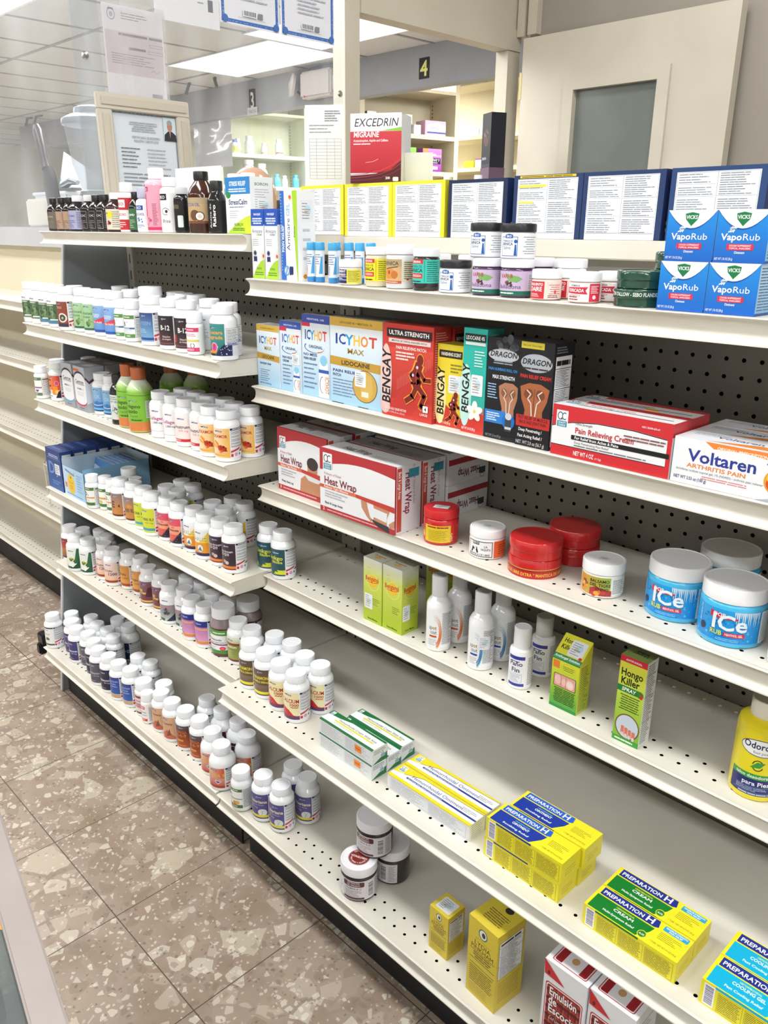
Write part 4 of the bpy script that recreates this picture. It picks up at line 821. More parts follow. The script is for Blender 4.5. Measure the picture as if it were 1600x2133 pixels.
for x,y,dz,l in [(-770,951,51.3,'left one of two black-lidded white jars stacked on top of purple jars'),(-714,951,50.3,'right one of two black-lidded white jars stacked on top of purple jars')]: put(copy_tree(ek),x,y,z+dz,l,'ointment jar','white jars with black lids',3)
def a_bel(a,H):
    a.rect(-24,0,46,H,'#cdb8d8'); a.rect(-24,0,46,6,'#1f6a52'); a.lines(-14,1.5,10,4.5,1,'#e0ece4',.6,3,0); a.poly([(-4,H-3),(16,H-7),(22,H-10),(14,H-15),(2,H-13)],'#7fb06a'); a.text('KARI-B',-2,H-9,5,'#b03a48',b=1,fit=20); blob(a,2,H-17,5,['#5d3a34','#7d5a48','#4a2d2a'],7,4); a.text('Belladona',2,9,5.4,'#4f2f66',fit=36); a.rect(30,7,46,H-3,'#e6e0ea'); a.lines(31,8,45,H-4,9,'#6a5f78',.4,4)
bl=jar('ointment_jar',23,51,12,'#f0eff4','#4a2f55',a_bel,(3,35))
put(bl,-764,951,z,'left one of two front purple jars holding up the white stacked jars','ointment jar','purple jars on the top right shelf',2)
put(copy_tree(bl),-713,951,z,'right one of two front purple jars holding up the white stacked jars','ointment jar','purple jars on the top right shelf',2)
for x,l in [(-722,'left one of two purple jars behind the front pair, lid alone showing'),(-668,'right one of two purple jars behind the front pair, lid alone showing')]: put(copy_tree(bl),x,1012,z,l,'ointment jar','purple jars on the top right shelf')
for x,y,l in [(-905,998,'white-lidded jar half hidden behind the turquoise-labelled jar'),(-838,1002,'white-lidded jar half hidden behind the front black-lidded white jar')]: put(jar('ointment_jar',21,52,12,'#f0f1f2','#d8d4c8',None),x,y,z,l,'ointment jar','jars on the top right shelf')
def a_ung(a,H):
    a.rect(-20,0,42,H,'#f4d9d2'); a.rect(-17,0,9,H,'#cf2f3c'); a.text('UNGUENTO',-4,H-5.5,3.4,'#fff',b=1,fit=22); a.text('DAIRE',-4,H-12.5,5.6,'#fff',b=1,fit=20); a.lines(-13,2,6,H-15,3,'#f6d8d8',.45,2); a.lines(14,5,34,H-3,5,'#b4555a',.3,4,.4,'C'); a.ell(24,H*.4,1.6,2.4,'#cf4a50'); a.lines(14,1,34,5,2,'#5d3a3c',.5,6)
un=jar('ointment_jar',20,39,12,'#f1f1f3','#ecd6cb',a_ung,(2,24)); put(un,-660,946,z,'front pink-and-red labelled small jar with white lid, right of purple jars','ointment jar','pink jars on the top right shelf',2)
put(copy_tree(un),-652,990,z,'rear pink-and-red labelled small jar with white lid, behind its twin','ointment jar','pink jars on the top right shelf',-4)
def a_ori(a,H):
    a.rect(-20,0,44,H,'#f3e9ea'); a.text('POMADA',-3,H-3.6,2.2,'#333',b=1); a.poly([(-18,H-5),(14,H-4),(11,H-8.5),(14,H-13),(-18,H-12)],'#cf2f44'); a.text('FORICADA',-3,H-10.3,4,'#fff',b=1,fit=24); a.text('ANTISEPTICA',-4,H-15.6,2,'#444',fit=18); a.lines(-14,1,8,7,2,'#b0404c',.5,2); a.rect(16,0,33,H,'#d6304c'); a.lines(18,H*.45,31,H-2,5,'#f6d4da',.5,4); a.ell(23,H*.25,2.6,2.6,'#f3dede')
orr=jar('ointment_jar',20.5,38,12,'#f2f2f4','#efdcd6',a_ori,(2,24)); put(orr,-600,946,z,'front white jar with red ribbon label beside the green tins','ointment jar','red ribbon jars on the top right shelf',4)
put(copy_tree(orr),-586,990,z,'rear white jar with red ribbon label, behind its twin by green tins','ointment jar','red ribbon jars on the top right shelf',0)
def tin(r,h,c,art=None,topart=None,ring='#dcdcd8',name='flat_tin'):
    o=empty(name,0,0,0); b=MB(); b.lathe([(r-1.5,0),(r,1),(r-.4,2.5),(r-.4,h*.45),(r,h*.47)],56,c); b.build('base',M_GLOSS,o)
    b=MB(); b.lathe([(r,h*.47),(r+.6,h*.5),(r+.6,h-2),(r-.4,h-.4),(r-2.4,h),(r-3,h-.8),(.01,h-.8)],56,c,cap=(1,0)); l=b.build('lid',M_GLOSS,o)
    b=MB(); b.lathe([(r+.75,h*.47),(r+1,h*.49),(r+.75,h*.52)],56,ring,cap=(0,0)); b.build('rim',M_PLAS,l)
    if art: b=MB(); art(Art(b,cyl=(r+.75,0)),h); b.build('lid_band',M_LABEL,l,ang=None)
    if topart: b=MB(); topart(Art(b,plane=((0,0,h-.8),(1,0,0),(0,1,0),(0,0,1)))); b.build('lid_print',M_LABEL,l,ang=None)
    return o
def a_sebo(a,h): a.rect(-60,h*.54,40,h-2.4,'#1f4f38'); a.text('MUTTON TALLOW - SEBO FLANDES',-8,h*.60,4.4,'#e8ede8',b=1,fit=78); a.rect(34,h*.54,70,h-2.4,'#e3e8ea'); a.poly([(34,h*.54),(44,h*.54),(34,h-2.4)],'#1f4f38'); a.lines(46,h*.62,64,h-4,1,'#555',.6,3,0)
tn=tin(31,21,'#234a38',a_sebo,lambda a:(a.ell(0,0,26,26,'#e3e6e4',40),a.ring(0,0,26,26,2,'#2a5a44')),'#14301f')
put(tn,-528,957,z,'lower flat green tin of the front stack beside the blue boxes','flat tin','green tins on the top right shelf',16)
put(copy_tree(tn),-527,959,z+21.2,'upper flat green tin of the front stack beside the blue boxes','flat tin','green tins on the top right shelf',-6)
for k in range(3): put(copy_tree(tn),-514,1026,z+21.2*k,f"{('bottom','middle','top')[k]} flat green tin of the rear stack of three",'flat tin','green tins on the top right shelf',24)
# cartons: measured corner positions on each shelf
CART=[]
def put_carton(name,w,d,h,x0,yf,z,base,label,cat,front=None,right=None,top=None,left=None,group=None,rz=0,mat_=None):
    o=carton(w,d,h,base,front,right,top,left=left).build(name,mat_ or M_PRINT,None,ang=30)
    a=math.radians(rz); ca,sa=math.cos(a),math.sin(a); cx=x0+(w/2)*ca-(d/2)*sa; cy=yf+(w/2)*sa+(d/2)*ca
    o.location=(cx*.001,cy*.001,z*.001); o.rotation_euler.z=a; tag(o,label,cat,group); return o
def f_vap(a,w,h):
    a.grad(0,0,w,h,'#1462c4','#1c8fe0'); a.poly([(0,h),(w,h)]+[(w*(1-t/12),h*(.99-.37*(1-(2*t/12-1)**2))) for t in range(13)],'#10509f')
    a.poly([(0,h),(w,h)]+[(w*(1-t/12),h*(1-.35*(1-(2*t/12-1)**2))) for t in range(13)],'#eef2f6')
    a.poly([(w*.36,h*.93),(w*.5,h*.96),(w*.64,h*.93),(w*.62,h*.82),(w*.5,h*.69),(w*.38,h*.82)],'#0f7a44'); a.text('VICKS',w*.5,h*.83,h*.07,'#f2f6f2',b=1,fit=w*.23)
    for k in range(3): a.stroke([(w*(.24+.045*k),h*.58),(w*(.30+.03*k),h*.61+h*.012*k),(w*(.27+.045*k),h*.645),(w*(.32+.045*k),h*.68)],w*.022,'#e6eef8')
    a.text('Vapo',w*.115,h*.43,h*.125,'#f6f8fb','L',b=1,fit=w*.40); a.text('Rub',w*.52,h*.43,h*.125,'#f6f8fb','L',fit=w*.34)
    a.rrect(w*.24,h*.24,w*.76,h*.36,h*.03,'#d02f52'); a.text('COUGH SUPPRESSANT',w*.5,h*.31,h*.033,'#f6e4e8',b=1,fit=w*.42); a.text('TOPICAL ANALGESIC',w*.5,h*.26,h*.033,'#f6e4e8',b=1,fit=w*.42); a.text('Ointment',w*.5,h*.175,h*.05,'#e6eef8',b=1,fit=w*.2); a.text('NET WT 1.76 OZ (50 g)',w*.03,h*.05,h*.045,'#dce8f6','L',b=1,fit=w*.36)
def r_vap(a,w,h): a.grad(0,0,w,h,'#7fb4dc','#bcdcf0'); a.rect(0,0,w,h*.05,'#1c4f9a'); a.lines(w*.06,h*.08,w*.94,h*.94,15,'#3f5a80',.38,4); 
for i,(x,dz,l) in enumerate([(-488,0,'lower left'),(-429.5,0,'lower right'),(-485.5,55.2,'upper left'),(-427,55.2,'upper right')]):
    put_carton('rub_carton',57.5,55,55,x,926,z+dz,'#1668c6',f"{l} blue carton with white curved top, block of four on top right shelf",'ointment carton',f_vap,r_vap,lambda a,w,d:(a.rect(0,0,w,d,'#e9eef4'),a.text('VICKS',w/2,d*.4,5,'#0f7a44',b=1)),group='blue rub cartons')
def f_arn(c2):
    def f(a,w,h):
        a.rect(0,0,w,h,'#e9ebee'); a.rect(0,h*.76,w,h,'#2754b4'); a.text('PAIN RELIEF',w/2,h*.91,h*.03,'#eef2fa',b=1,fit=w*.55); a.lines(w*.1,h*.78,w*.9,h*.88,3,'#cfdcf4',.6,3,.2,'C'); a.text('Arnicare',w*.48,h*.66,h*.055,'#3d4584',fit=w*.82); a.text('CREAM' if c2 else 'OINTMENT',w*.62,h*.62,h*.03,'#6fae3c' if c2 else '#8a8fa0',b=1,fit=w*.42)
        a.lines(w*.1,h*.47,w*.7,h*.58,4,'#9aa0aa',.3,5)
        for k in range(12): t=math.radians(70+k*17); a.poly([(w*.95+1.5*math.cos(t-.1),h*.33+1.5*math.sin(t-.1)),(w*.95+w*.36*math.cos(t),h*.33+w*.5*math.sin(t)),(w*.95+1.5*math.cos(t+.2),h*.33+1.5*math.sin(t+.2))],'#f0b53a' if k%2 else '#eec95a') if w*.95+w*.36*math.cos(t)<w else None
        a.ell(w*.92,h*.33,w*.07,h*.025,'#d9512c'); a.ring(w*.26,h*.37,w*.12,w*.12,1,'#2d7a5a' if c2 else '#4a4aa0'); a.ell(w*.26,h*.37,w*.08,w*.08,'#2b2f66'); a.poly([(w*.14,h*.24),(w*.2,h*.25),(w*.34,h*.25),(w*.4,h*.24),(w*.4,h*.32),(w*.14,h*.32)],'#2b2f66')
        a.poly([(0,0),(w,0),(w,h*.28),(w*.7,h*.25),(w*.4,h*.17),(w*.12,h*.06)],'#a8d03a'); a.text('BOIRON',w*.55,h*.13,h*.03,'#2f7a3c',b=1,fit=w*.4); a.lines(w*.2,h*.04,w*.9,h*.10,2,'#5d8a2c',.5,3,.2,'C')
    return f
def r_wht(a,w,h): a.rect(0,0,w,h,'#e8eaec'); a.rect(0,h*.78,w*.5,h,'#2f5ab8'); a.lines(w*.2,h*.05,w*.85,h*.7,16,'#9aa8c4',.35,5)
put_carton('ointment_carton',38,34,121,-1316,937,z,'#eceef0','left one of two slim white cartons with blue top and flower, green corner','ointment carton',f_arn(1),r_wht)
put_carton('ointment_carton',38,34,121,-1275,937,z,'#eceef0','right one of two slim white cartons with blue top and flower, green corner','ointment carton',f_arn(0),r_wht)
def f_gel(a,w,h):
    a.rect(0,0,w,h,'#eceef0'); a.poly([(0,0),(w*.30,0),(w*.24,h),(0,h)],'#2f6ac4'); a.lines(1,h*.1,w*.1,h*.98,26,'#9fc0ea',.3,3,.3); a.text('PAIN RELIEF',w*.2,h*.47,w*.13,'#eef4fb',b=1,rot=90,fit=h*.30); a.text('Arnicare',w*.56,h*.52,w*.2,'#39407e',rot=90,fit=h*.36); a.text('GEL',w*.56,h*.79,w*.2,'#59a8d8',rot=90,fit=h*.14)
    a.poly([(w*.72,h),(w,h),(w,0),(w*.95,0),(w*.82,h*.5)],'#a6d232'); a.text('boiron',w*.86,h*.55,w*.09,'#3f7a2c',rot=90,b=1)
    for k in range(14): t=math.radians(150+k*16); a.poly([(w*.6+1*math.cos(t-.2),h*.93+1*math.sin(t-.2)),(w*.6+w*.26*math.cos(t),h*.93+w*.3*math.sin(t)),(w*.6+1*math.cos(t+.2),h*.93+1*math.sin(t+.2))],'#f0be3c') if h*.93+w*.3*math.sin(t)<h else None
    a.ell(w*.6,h*.93,w*.07,w*.06,'#d0662c'); a.ell(w*.33,h*.11,w*.17,w*.17,'#59a4d8'); a.ell(w*.33,h*.11,w*.11,w*.11,'#e6eef6'); a.stroke([(w*.30,h*.08),(w*.36,h*.14)],2.4,'#223a7a'); a.poly([(w*.5,h*.06),(w*.72,h*.07),(w*.72,h*.16),(w*.5,h*.16)],'#2b2f66')
def r_gel(a,w,h):
    a.rect(0,0,w,h,'#f0f1f3'); a.lines(w*.3,h*.2,w*.9,h*.62,4,'#c4c8d0',.3,2); a.sticker(w*.2,h*.66,w*.9,h*.9)
    for k in range(9): t=math.radians(k*22); a.poly([(w*.4+1*math.cos(t-.2),h*.05+1*math.sin(t-.2)),(w*.4+w*.4*math.cos(t),h*.05+w*.6*math.sin(t)),(w*.4+1*math.cos(t+.2),h*.05+1*math.sin(t+.2))],'#f0c53c')
    a.ell(w*.4,h*.05,w*.12,w*.1,'#d8842c')
put_carton('gel_carton',52,38,150,-1231,940,z,'#eceef0','tall leaning white carton with blue and lime stripes, left of pellet tubes','ointment carton',f_gel,r_gel,rz=-4)
def brown_bottle(r,h,label_art,bodyc='#4a2a1a',capc='#222224',caph=15,capr=None,lab=None,name='oil_bottle',neck=.45):
    capr=capr or r*.52; zb=h-caph; sh=h*.62
    return jar(name,r,h,caph,capc,bodyc,label_art,lab or (5,sh-3),capr=capr,bodyprof=[(r-2,0),(r-.5,1),(r,3),(r,sh),(r-1.2,sh+3),(r*.8,sh+(zb-sh)*.5),(capr-1.2,zb-2),(capr-1.2,zb+2)],lidname='cap')
for x,l in [(-1296,'brown dropper bottle behind the left slim white carton'),(-1252,'brown dropper bottle behind the right slim white carton')]:
    put(brown_bottle(20,138,None,'#3a2216',caph=22,capr=13),x,998,z,l,'oil bottle','brown bottles behind white cartons')
# --- R2 : the long row of cartons
z=ZS['R2']
def icy(a,w,h,fs=1,extra=None,top='#d8b04a',sub='MAX',subc='#b08f4a',band=1):
    a.grad(0,0,w,h*.5,'#9fcbe8','#cfe4f2'); a.grad(0,h*.5,w,h,'#cfe4f2','#eef2f6'); a.rect(0,h*.9,w,h,top); a.text('LIDOCAINE 4% + MENTHOL 1%' if band else 'MENTHOL 16%',w*.5,h*.935,h*.022,'#6d5a24' if band else '#dfe6f6',b=1,fit=w*.62)
    x0=w*.1; tw=w*.8; v=h*.70; k=h*.115
    for ch,c,p in (('I','#1f3a8a',0),('C','#1f4a9c',.09),('Y','#2f9fd8',.26),('H','#f2c53a',.44),('O','#ee8a2c',.62),('T','#d83a2c',.82)): a.text(ch,x0+tw*p,v,k,c,'L',b=1,fit=tw*(.08 if ch=='I' else .18))
    a.text(sub,w*.5,h*.60,h*.06 if sub=='MAX' else h*.035,subc,b=1,fit=w*(.32 if sub=='MAX' else .5))
    if band: a.poly([(0,h*.55),(w*.5,h*.535),(w,h*.52),(w,h*.42),(w*.5,h*.44),(0,h*.45)],'#c49a3a'); a.text('LIDOCAINE',w*.5,h*.463,h*.05,'#2b2a26',b=1,fit=w*.55)
    else: a.ring(w*.45,h*.61,w*.36,h*.07,2.2,'#24409a',150,290,20,.6); a.ring(w*.45,h*.61,w*.36,h*.07,2.2,'#e8742c',290,360,14,.5)
def pain(a,w,h,l1,l2,x=.1,y=.36):
    a.text(l1,w*x,h*y,h*.032,'#2a3f7a','L',b=1,fit=w*.5)
    if l2: a.text(l2,w*x,h*(y-.05),h*.032,'#2a3f7a','L',b=1)
    a.lines(w*x,h*.08,w*.6,h*(y-.07),6,'#6f86ac',.3,4)
def rollon(a,w,h,u,b0,ht,bw):
    a.rect(u-bw/2,b0,u+bw/2,b0+ht*.66,'#eef1f4'); a.rect(u-bw/2,b0+ht*.58,u+bw/2,b0+ht*.66,'#2f5ab0'); a.rrect(u-bw*.42,b0+ht*.66,u+bw*.42,b0+ht*.82,1,'#f4f4f4'); a.ell(u,b0+ht*.87,bw*.34,bw*.34,'#8ccbe6'); a.text('ICYHOT',u+bw*.14,b0+ht*.3,bw*.36,'#d8842c',rot=-90,b=1,fit=ht*.4); a.ring(u-bw*.1,b0+ht*.3,bw*.3,ht*.2,1.2,'#24409a',90,270)
def side_lines(c='#e6eaee',ink='#8a93a0'):
    def f(a,w,h): a.rect(0,0,w,h,c); a.lines(w*.12,h*.05,w*.9,h*.95,int(h/4),ink,.4,6)
    return f
def f1(a,w,h): icy(a,w,h); pain(a,w,h,'PAIN RELIEF CREAM',None,.12,.36); a.text('NET WT 2.7 OZ (76 g)',w*.1,h*.04,h*.022,'#40557f','L',b=1)
def f2(a,w,h): icy(a,w,h,top='#3f5ab8',sub='ORIGINAL',subc='#2a3f7a',band=0); a.rect(0,h*.86,w*.32,h*.92,'#d8384a'); pain(a,w,h,'PAIN RELIEF','CREAM',.1,.47); rollon(a,w,h,w*.76,0,h*.37,w*.3); a.sticker(w*.56,h*.4,w*.92,h*.55)
def f3(a,w,h): icy(a,w,h,top='#3f4fa8',sub='ORIGINAL',subc='#2a3f7a',band=0); a.rect(0,h*.855,w*.3,h*.9,'#d8384a'); pain(a,w,h,'NO MESS','PAIN RELIEF',.05,.5); rollon(a,w,h,w*.78,h*.01,h*.52,w*.36)
def f4(a,w,h): 
    icy(a,w,h); pain(a,w,h,'PAIN RELIEF','PATCH',.05,.37); a.ell(w*.68,h*.25,w*.235,h*.185,'#5d4a24',36); a.ell(w*.68,h*.25,w*.225,h*.178,'#cfa84e',36); a.poly([(w*.6,h*.12),(w*.76,h*.1),(w*.84,h*.2),(w*.8,h*.38),(w*.66,h*.4),(w*.6,h*.3)],'#d8b45e'); a.rrect(w*.62,h*.13,w*.75,h*.19,1,'#efe6d2'); a.sticker(w*.49,h*.24,w*.70,h*.42); a.rects([(w*.03,0,w*.27,h*.008),(w*.55,0,w*.75,h*.008)],'#26303a')
put_carton('cream_carton',70,32,117,-1317,940,z,'#dfe8f0','leftmost pale blue cold-and-hot carton with gold top, second right shelf','pain relief carton',f1,side_lines('#eef2f6'),side_lines('#e9eef2'),group='pain relief cartons on the second right shelf')
put_carton('cream_carton',63,35,129,-1246,942,z,'#dfe8f0','pale blue carton with blue top and price sticker, second from left','pain relief carton',f2,side_lines('#eef2f6'),side_lines(),group='pain relief cartons on the second right shelf')
put_carton('roll_on_carton',77,40,146,-1180,942,z,'#dfe8f0','pale blue carton picturing a large roll-on bottle, blue top','pain relief carton',f3,side_lines('#eef2f6'),side_lines(),group='pain relief cartons on the second right shelf')
put_carton('patch_carton',131,32,148,-1097,938,z,'#cfe2f0','widest pale blue carton with gold band and gold oval back picture','pain relief carton',f4,side_lines('#eef2f6'),side_lines('#c9c4b4'),group='pain relief cartons on the second right shelf')
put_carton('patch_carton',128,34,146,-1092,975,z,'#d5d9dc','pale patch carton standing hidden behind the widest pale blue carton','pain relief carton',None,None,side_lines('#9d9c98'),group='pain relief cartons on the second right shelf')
def runner(a,cx,cy,s,body='#7d1f1c',line='#f0a63a'):
    P=lambda L:[(cx+x*s,cy+y*s) for x,y in L]
    for w_,c in ((.30,line),(.22,body)):
        k=w_/.22
        a.ell(cx+.12*s,cy+1.05*s,.2*s*k**.5,.24*s*k**.5,c); a.stroke(P([(.05,.8),(-.1,.45),(-.12,.05),(-.02,-.2)]),.46*s*k,c); a.stroke(P([(-.1,.6),(-.42,.35),(-.2,.08)]),w_*s,c); a.stroke(P([(.1,.55),(.38,.2),(.75,.22)]),w_*s*.9,c); a.stroke(P([(0,-.1),(.42,-.5),(.2,-.95),(.28,-1.0)]),w_*s*1.15,c); a.stroke(P([(-.05,-.1),(-.32,-.6),(-.72,-.85)]),w_*s*1.1,c)
    a.stroke(P([(0,.8),(-.12,.4),(-.08,0)]),.04*s,'#b8483c'); a.ell(cx-.05*s,cy+.72*s,.07*s,.07*s,'#cfd0ea'); a.ell(cx-.3*s,cy+.36*s,.07*s,.07*s,'#cfd0ea')
def bengay_word(a,w,h,u,fit,hh): a.text('BENGAY',u,h*.42,hh,'#1d1a1c',rot=90,b=1,fit=fit,sh=.12)
def f5(a,w,h):
    a.rect(0,0,w,h,'#cc3b32'); a.grad(0,h*.2,w,h*.75,'#b8322c','#d64a3c'); a.poly([(w*.13,h*.1),(w*.45,h*.35),(w,h*.62),(w,h*.3),(w*.5,0),(0,0),(0,h*.1)],'#c43530'); 
    for k in range(22): a.rect(w*(.3+.031*k),h*(.3+.013*k),w*(.3+.031*k)+.5,h*(.42+.013*k),'#d88a80')
    a.ell(w*.06,h*.12,w*.1,h*.1,'#efb8b0'); a.ell(w*.07,h*.42,w*.12,h*.36,'#e6c4c0',30); bengay_word(a,w,h,w*.16,h*.58,w*.17)
    a.rect(w*.08,h*.86,w*.97,h*.95,'#231c1e'); a.text('ULTRA STRENGTH',w*.52,h*.885,h*.045,'#f2eeee',b=1,fit=w*.8); a.rect(w*.12,h*.80,w*.95,h*.845,'#e0cfcc'); a.text('MENTHOL 5% TOPICAL ANALGESIC PATCH',w*.53,h*.815,h*.018,'#333',b=1,fit=w*.7)
    a.text('PAIN RELIEVING PATCH',w*.27,h*.74,h*.032,'#f6e6e2','L',b=1,fit=w*.6); a.lines(w*.27,h*.62,w*.66,h*.72,3,'#f0d6d0',.55,3); runner(a,w*.72,h*.40,h*.24); a.text('4 INDIVIDUALLY SEALED PATCHES',w*.05,h*.07,h*.026,'#f4dcd8','L',b=1,fit=w*.45); a.text('3.9 IN x 7.9 IN (10 cm x 20 cm)',w*.05,h*.035,h*.022,'#f4dcd8','L',fit=w*.42); a.rrect(w*.83,h*.11,w*.93,h*.18,1,'#f4f0f0'); a.text('4',w*.88,h*.125,h*.04,'#333',b=1); a.text('LARGE',w*.85,h*.07,h*.026,'#f4dcd8',b=1)
def f6(a,w,h):
    a.rect(0,0,w,h,'#e8d332'); a.poly([(0,h*.2),(w*.3,h*.28),(w,h*.12),(w,0),(0,0)],'#c9372c'); a.ell(w*.14,h*.35,w*.22,h*.33,'#f2e6a0',30); bengay_word(a,w,h,w*.28,h*.58,w*.26); a.rect(w*.06,h*.84,w*.92,h*.93,'#26221c'); a.text('VANISHING SCENT',w*.5,h*.865,h*.04,'#f6f2dc',b=1,fit=w*.74); a.lines(w*.5,h*.66,w*.95,h*.78,3,'#8d7d2c',.5,3); a.sticker(w*.44,h*.42,w*.92,h*.64); runner(a,w*.68,h*.22,h*.17); a.text('NET WT 2 OZ (57 g)',w*.06,h*.03,h*.026,'#f6e6c8','L',b=1,fit=w*.5)
def f7(a,w,h):
    a.rect(0,0,w,h,'#2bb5a8'); a.poly([(0,h*.17),(w,h*.26),(w,0),(0,0)],'#d0382f'); a.ell(w*.16,h*.36,w*.26,h*.3,'#bfe6e0',30); bengay_word(a,w,h,w*.30,h*.47,w*.3)
    for k in range(24): a.rect(w*(.36+.027*k),h*.2,w*(.36+.027*k)+.3,h*.36,'#5fcabf')
    a.rect(w*.06,h*.88,w*.96,h*.95,'#1d2426'); a.text('LIDOCAINE 4%',w*.5,h*.895,h*.035,'#eef6f4',b=1,fit=w*.8); a.rect(w*.1,h*.845,w*.95,h*.872,'#dfe9e6'); a.lines(w*.5,h*.64,w*.95,h*.8,6,'#d6f0ea',.4,3); a.sticker(w*.4,h*.37,w*.9,h*.57)
    for t in range(5): q=math.radians(90+72*t); a.ell(w*.6+w*.17*math.cos(q),h*.22+w*.17*math.sin(q),w*.19,w*.12,'#eef1ec',20,q)
    a.ell(w*.6,h*.22,w*.06,w*.06,'#e0d070'); a.text('NET WT 3.0 OZ (85 g)',w*.06,h*.03,h*.024,'#f6e6e0','L',b=1,fit=w*.6)
def dragon_word(a,w,h,v): a.text('POMADA',w*.52,v+h*.055,h*.03,'#b9bcc2',fit=w*.34); a.text('DRAGON',w*.5,v,h*.052,'#14151a',b=1,fit=w*.84,sh=.18)
def torso(a,cx,cy,w,h,skin,dark):
    a.poly([(cx-w*.5,cy+h*.34),(cx-w*.2,cy+h*.46),(cx+w*.2,cy+h*.46),(cx+w*.5,cy+h*.34),(cx+w*.44,cy),(cx+w*.30,cy-h*.3),(cx+w*.32,cy-h*.5),(cx-w*.32,cy-h*.5),(cx-w*.30,cy-h*.3),(cx-w*.44,cy)],skin); a.ell(cx-w*.2,cy+h*.16,w*.16,h*.14,dark,16,.4); a.ell(cx+w*.2,cy+h*.16,w*.16,h*.14,dark,16,-.4); a.stroke([(cx,cy+h*.3),(cx-.5,cy-h*.4)],w*.03,dark)
    for s_ in (-1,1): a.stroke([(cx+s_*w*.06,cy-h*.45),(cx+s_*w*.1,cy-h*.1),(cx+s_*w*.22,cy+h*.02),(cx+s_*w*.12,cy+h*.16),(cx+s_*w*.26,cy+h*.26)],w*.035,'#e6ddd4')
def f8(a,w,h):
    a.rect(0,0,w,h,'#16181e'); blob(a,w*.5,h*.9,w*.4,['#3a3d44','#2a2d33','#4c5058'],16,3,.25); a.ell(w*.5,h*.835,w*.47,h*.06,'#b9bdc4',30); dragon_word(a,w,h,h*.82); a.lines(w*.2,h*.745,w*.8,h*.79,2,'#9aa0a8',.5,3,.2,'C'); a.text('PAIN NUMBING ROLL ON',w*.5,h*.685,h*.026,'#3f8fd8',b=1,fit=w*.9); a.text('MAX STRENGTH',w*.54,h*.605,h*.036,'#eef0f4',b=1,fit=w*.7); torso(a,w*.72,h*.42,w*.62,h*.34,'#b07a5c','#8a5840'); a.lines(w*.06,h*.4,w*.4,h*.56,6,'#9fc6ea',.4,5); a.rect(0,h*.16,w*.66,h*.29,'#2f7fd0'); a.lines(w*.06,h*.18,w*.5,h*.27,4,'#d6e6f6',.5,3); a.ell(w*.76,h*.2,w*.2,h*.08,'#1f6fc4'); a.rect(w*.66,h*.1,w*.86,h*.22,'#3f4248'); a.ell(w*.76,h*.25,w*.1,h*.035,'#c9ccd2'); a.rect(w*.66,h*.12,w*.86,h*.145,'#c9ccd2'); a.rect(0,0,w,h*.05,'#16181e'); a.text('NET WT 2.5 oz (75 g)',w*.05,h*.02,h*.024,'#9aa0a8','L',fit=w*.5)
def f9(a,w,h):
    a.rect(0,0,w,h,'#18181c'); a.rect(w*.03,h*.93,w*.7,h*.99,'#d6c63a'); a.text('New Look / Nueva imagen',w*.36,h*.95,h*.022,'#3a3520',fit=w*.56); a.ell(w*.5,h*.80,w*.46,h*.085,'#a9adb4',30); dragon_word(a,w,h,h*.785); a.lines(w*.1,h*.735,w*.9,h*.76,1,'#33363c',.6,3,0); a.text('PAIN RELIEF CREAM',w*.5,h*.655,h*.034,'#d8342c',b=1,fit=w*.9); torso(a,w*.5,h*.455,w*.86,h*.34,'#a8623c','#7d4228'); a.rect(0,h*.19,w,h*.30,'#c4302c'); a.text('FAST RELIEF OF MUSCLE,',w*.5,h*.262,h*.03,'#3a1412',b=1,fit=w*.9); a.text('BACK AND JOINT PAIN',w*.5,h*.22,h*.03,'#3a1412',b=1,fit=w*.8); a.text('Deep Penetrating /',w*.44,h*.145,h*.03,'#e6e6e8',b=1,fit=w*.7); a.text('Fast Acting Relief /',w*.44,h*.085,h*.03,'#e6e6e8',b=1,fit=w*.74); a.text('NET. WT 2.0 oz (56.7 g)',w*.46,h*.02,h*.034,'#dcdce0',fit=w*.86)
def r9(a,w,h): a.rect(0,0,w,h,'#202024'); a.facts(w*.08,h*.03,w*.9,h*.88,4); a.lines(w*.1,h*.9,w*.8,h*.97,3,'#7d7f86',.5,2)
put_carton('patch_carton',110,40,149,-959,933,z,'#c63a32','large red carton with runner figure, second right shelf','pain relief carton',f5,side_lines('#b8322c','#e0a098'),lambda a,w,d:(a.rect(0,0,w,d,'#b8362e')),group='pain relief cartons on the second right shelf')
put_carton('patch_carton',106,36,146,-950,976,z,'#b8362e','second red patch carton tucked behind the large red one','pain relief carton',None,lambda a,w,h:(a.rect(0,0,w,h,'#b8322c'),a.rect(1,h*.84,w-1,h*.94,'#26221e'),a.text('BENGAY',w/2,h*.87,5,'#e6dcdc',b=1,fit=w*.8)),group='pain relief cartons on the second right shelf')
put_carton('cream_carton',54,36,126,-847,941,z,'#e6d130','narrow yellow carton with red runner, shortest of the standing cartons','pain relief carton',f6,side_lines('#d8c22c','#8d7d2c'),side_lines('#cdbb3a','#8d7d2c'),group='pain relief cartons on the second right shelf')
put_carton('cream_carton',44,38,155,-790,934,z,'#2fb0a4','narrow turquoise carton with white jasmine flower','pain relief carton',f7,side_lines('#2f9c92','#bfe0dc'),side_lines('#3f9c94','#2a7a74'),group='pain relief cartons on the second right shelf')
put_carton('cream_carton',57,40,146,-744,934,z,'#17191f','black carton with blue band picturing a roll-on, left of its twin','pain relief carton',f8,side_lines('#202228','#666a72'),lambda a,w,d:(a.rect(0,0,w,d,'#2a2c32'),blob(a,w/2,d/2,14,['#3f4248','#33363c','#53565e'],10,2)),group='pain relief cartons on the second right shelf')
